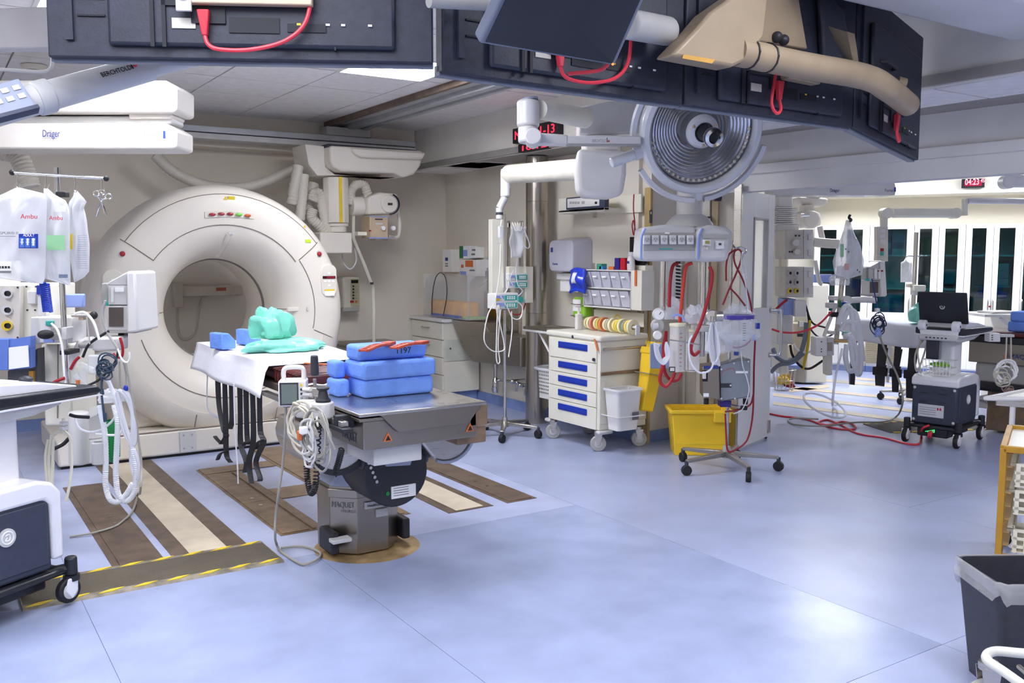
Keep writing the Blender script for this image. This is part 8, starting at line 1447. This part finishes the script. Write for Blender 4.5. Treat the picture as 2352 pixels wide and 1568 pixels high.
for a in (0, w_):
    for b in (0, dpt): t(rbx(a-.014, a+.014, b-.014, b+.014, .09, hz), 'post', bev=.003)
for z in (hz-.02, .1):
    for b in (0, dpt): t(rbx(0, w_, b-.014, b+.014, z, z+.03), 'rail', bev=.003)
    for a in (0, w_): t(rbx(a-.014, a+.014, 0, dpt, z, z+.03), 'rail', bev=.003)
t(rbx(.01, w_-.01, .01, dpt-.01, hz-.015, hz-.008), 'top_panel', CREAM)
for i in range(8): t(rbx(.012, .04, 0, dpt, .17+i*.062, .174+i*.062), 'runner', mat('runner_tan', 'a5885a', .5)); t(rbx(w_-.04, w_-.012, 0, dpt, .17+i*.062, .174+i*.062), 'runner', mat('runner_tan', 'a5885a'))
for a in (0, w_):
    for b in (0, dpt): q = rq(a, b, 0); castor(T, q.x, q.y, .035, BLACK, STEEL, .09, .3)
for k, (z0, z1, lab) in enumerate(((.45, .56, 'upper white grid basket in the ochre rack'), (.32, .436, 'middle white grid basket in the ochre rack with grey linen'), (.14, .25, 'lower white grid basket in the ochre rack'))):
    B_ = thing('grid_basket', lab, 'basket', tuple(rq(.25, .3, z0)), group='white baskets in the ochre rack'); bt = onp(B_, mat('basket_bone', 'd5cfba', .5))
    bt(rbx(.03, w_-.03, .016, .026, z1-.014, z1), 'rim'); bt(rbx(.03, .06, .016, dpt-.05, z1-.014, z1), 'rim'); bt(rbx(w_-.06, w_-.03, .016, dpt-.05, z1-.014, z1), 'rim'); bt(rbx(.05, w_-.05, .02, dpt-.05, z0, z0+.006), 'floor_mesh')
    for i in range(9): a = .055+i*.045; bt(rbx(a, a+.018, .012, .018, z0, z1), 'slat')
    for j in range(2): z = z0+(z1-z0)*(.2+.35*j); bt(rbx(.05, w_-.05, .012, .018, z, z+.014), 'slat')
    for i in range(9): b = .04+i*.055; bt(rbx(.051, .057, b, b+.02, z0, z1), 'slat')
T = thing('linen_bundle', 'folded grey linen bundle bulging from the middle basket of the rack', 'linen', tuple(rq(.27, .18, .33))); crumple((0, 0, .02), .12, .09, .055, PAPER, 'b', 19, amp=.2).done('bundle', mat('linen_grey', 'c3c2c8', .8), T, smooth=40, sub=1)
# white trolley behind the rack
T = thing('instrument_trolley', 'white tubular instrument trolley with a steel top behind the ochre rack', 'trolley', (G(2340, 1120).x, G(2340, 1120).y, 0)); t = onp(T, WHITE); dW = 5.35
c0 = dp(2280, 915, dW); zt = c0.z
def wq(a, b, z): return V((c0.x, c0.y, z))+CR*a+CFH*b
t(M().tube([wq(.3, -.2, zt+.03), wq(0, .0, zt), wq(.02, .05, zt), wq(.35, .3, zt+.0)], .014, 8, 2), 'rim_tube'); f = [wq(.02, 0, zt-.01), wq(.4, -.25, zt-.01), wq(.8, .1, zt-.01), wq(.4, .35, zt-.01)]; t(M().hull(f, [p+V((0, 0, .008)) for p in f]), 'top', CREAM); f = [wq(.02, -.01, zt-.04), wq(.42, -.27, zt-.04), wq(.42, -.27, zt-.005), wq(.02, -.01, zt-.005)]; t(M().hull(f, [p+CFH*.012 for p in f]), 'front_edge', STEEL)
for a, b in ((.1, -.04), (.42, -.24), (.4, .3)): t(M().cyl(wq(a, b, .0), wq(a, b, zt), .016, n=10), 'leg')
# black waste bin with clear liner
bc_ = G(2225, 1530)*2-G(2199, 1473); T = thing('waste_bin', 'tall black waste bin with a clear bag folded over its rim', 'bin', (bc_.x+.215, bc_.y-.035, 0), -.55); t = lambda m, n, mt_=CHAR, **k: m.done(n, mt_, T, **k)
BN = mat('bin_charcoal', '34353d', .5, var=.08, scale=20)
hb = .415
a = rpoly(-.15, .15, -.12, .12, .03); b = rpoly(-.195, .195, -.155, .155, .04); c_ = [(x*.95, y*.95) for x, y in b]; n = len(a)
t(M().add([(x, y, 0) for x, y in a]+[(x, y, hb) for x, y in b]+[(x, y, hb) for x, y in c_]+[(x*.95, y*.95, .01) for x, y in a], [tuple(range(n-1, -1, -1))]+[(k*n+i, k*n+(i+1) % n, (k+1)*n+(i+1) % n, (k+1)*n+i) for k in range(3) for i in range(n)]+[tuple(range(3*n, 4*n))]), 'bin', BN)
LNR = mat('liner_film', 'd4d3d0', .12, 0, .05, 8, .9, 9, alpha=.4, coat=1)
def lin_f(u, v):
    i = int(u*n) % n; x, y = b[i]; k = 1.03+.02*math.sin(i*2.1)+.015*math.sin(i*5.3+v*6); drop = .1+.05*math.sin(u*2*pi+1.2)+.012*math.sin(i*1.7); z = hb+.012*math.sin(pi*min(1, v*2.5))-max(0, v-.2)*drop*1.25
    if v < .2: k *= .93+v*.5; z = hb-.05+v*.3
    return (x*k, y*k, z)
t(M().grid(lin_f, n, 12), 'liner', LNR, smooth=60); t(M().ob((-.02, -.172, .33), (.06, .002, .03)), 'label', mat('label_grey', '8f8d92', .6))
# tubular trolley base in the corner
T = thing('bed_trolley', 'cream tubular trolley frame with a castor beside the black bin', 'trolley', tuple(G(2290, 1560))); t = onp(T, mat('tube_cream', 'dcdbd0', .35)); zt = .22
t(M().tube([P(2420, 1500, Z=zt), P(2352, 1500, Z=zt), P(2290, 1495, Z=zt), P(2268, 1503, Z=zt), P(2270, 1518, Z=zt), P(2310, 1545, Z=zt), P(2400, 1610, Z=zt)], .016, 10, 5), 'frame_tube'); q = P(2272, 1512, Z=.22); castor(T, q.x, q.y, .075, GREY, STEEL, .19, .9); t(M().cyl(P(2340, 1530, Z=.22), P(2390, 1575, Z=.22), .008, n=8), 'cross_wire', STEEL)
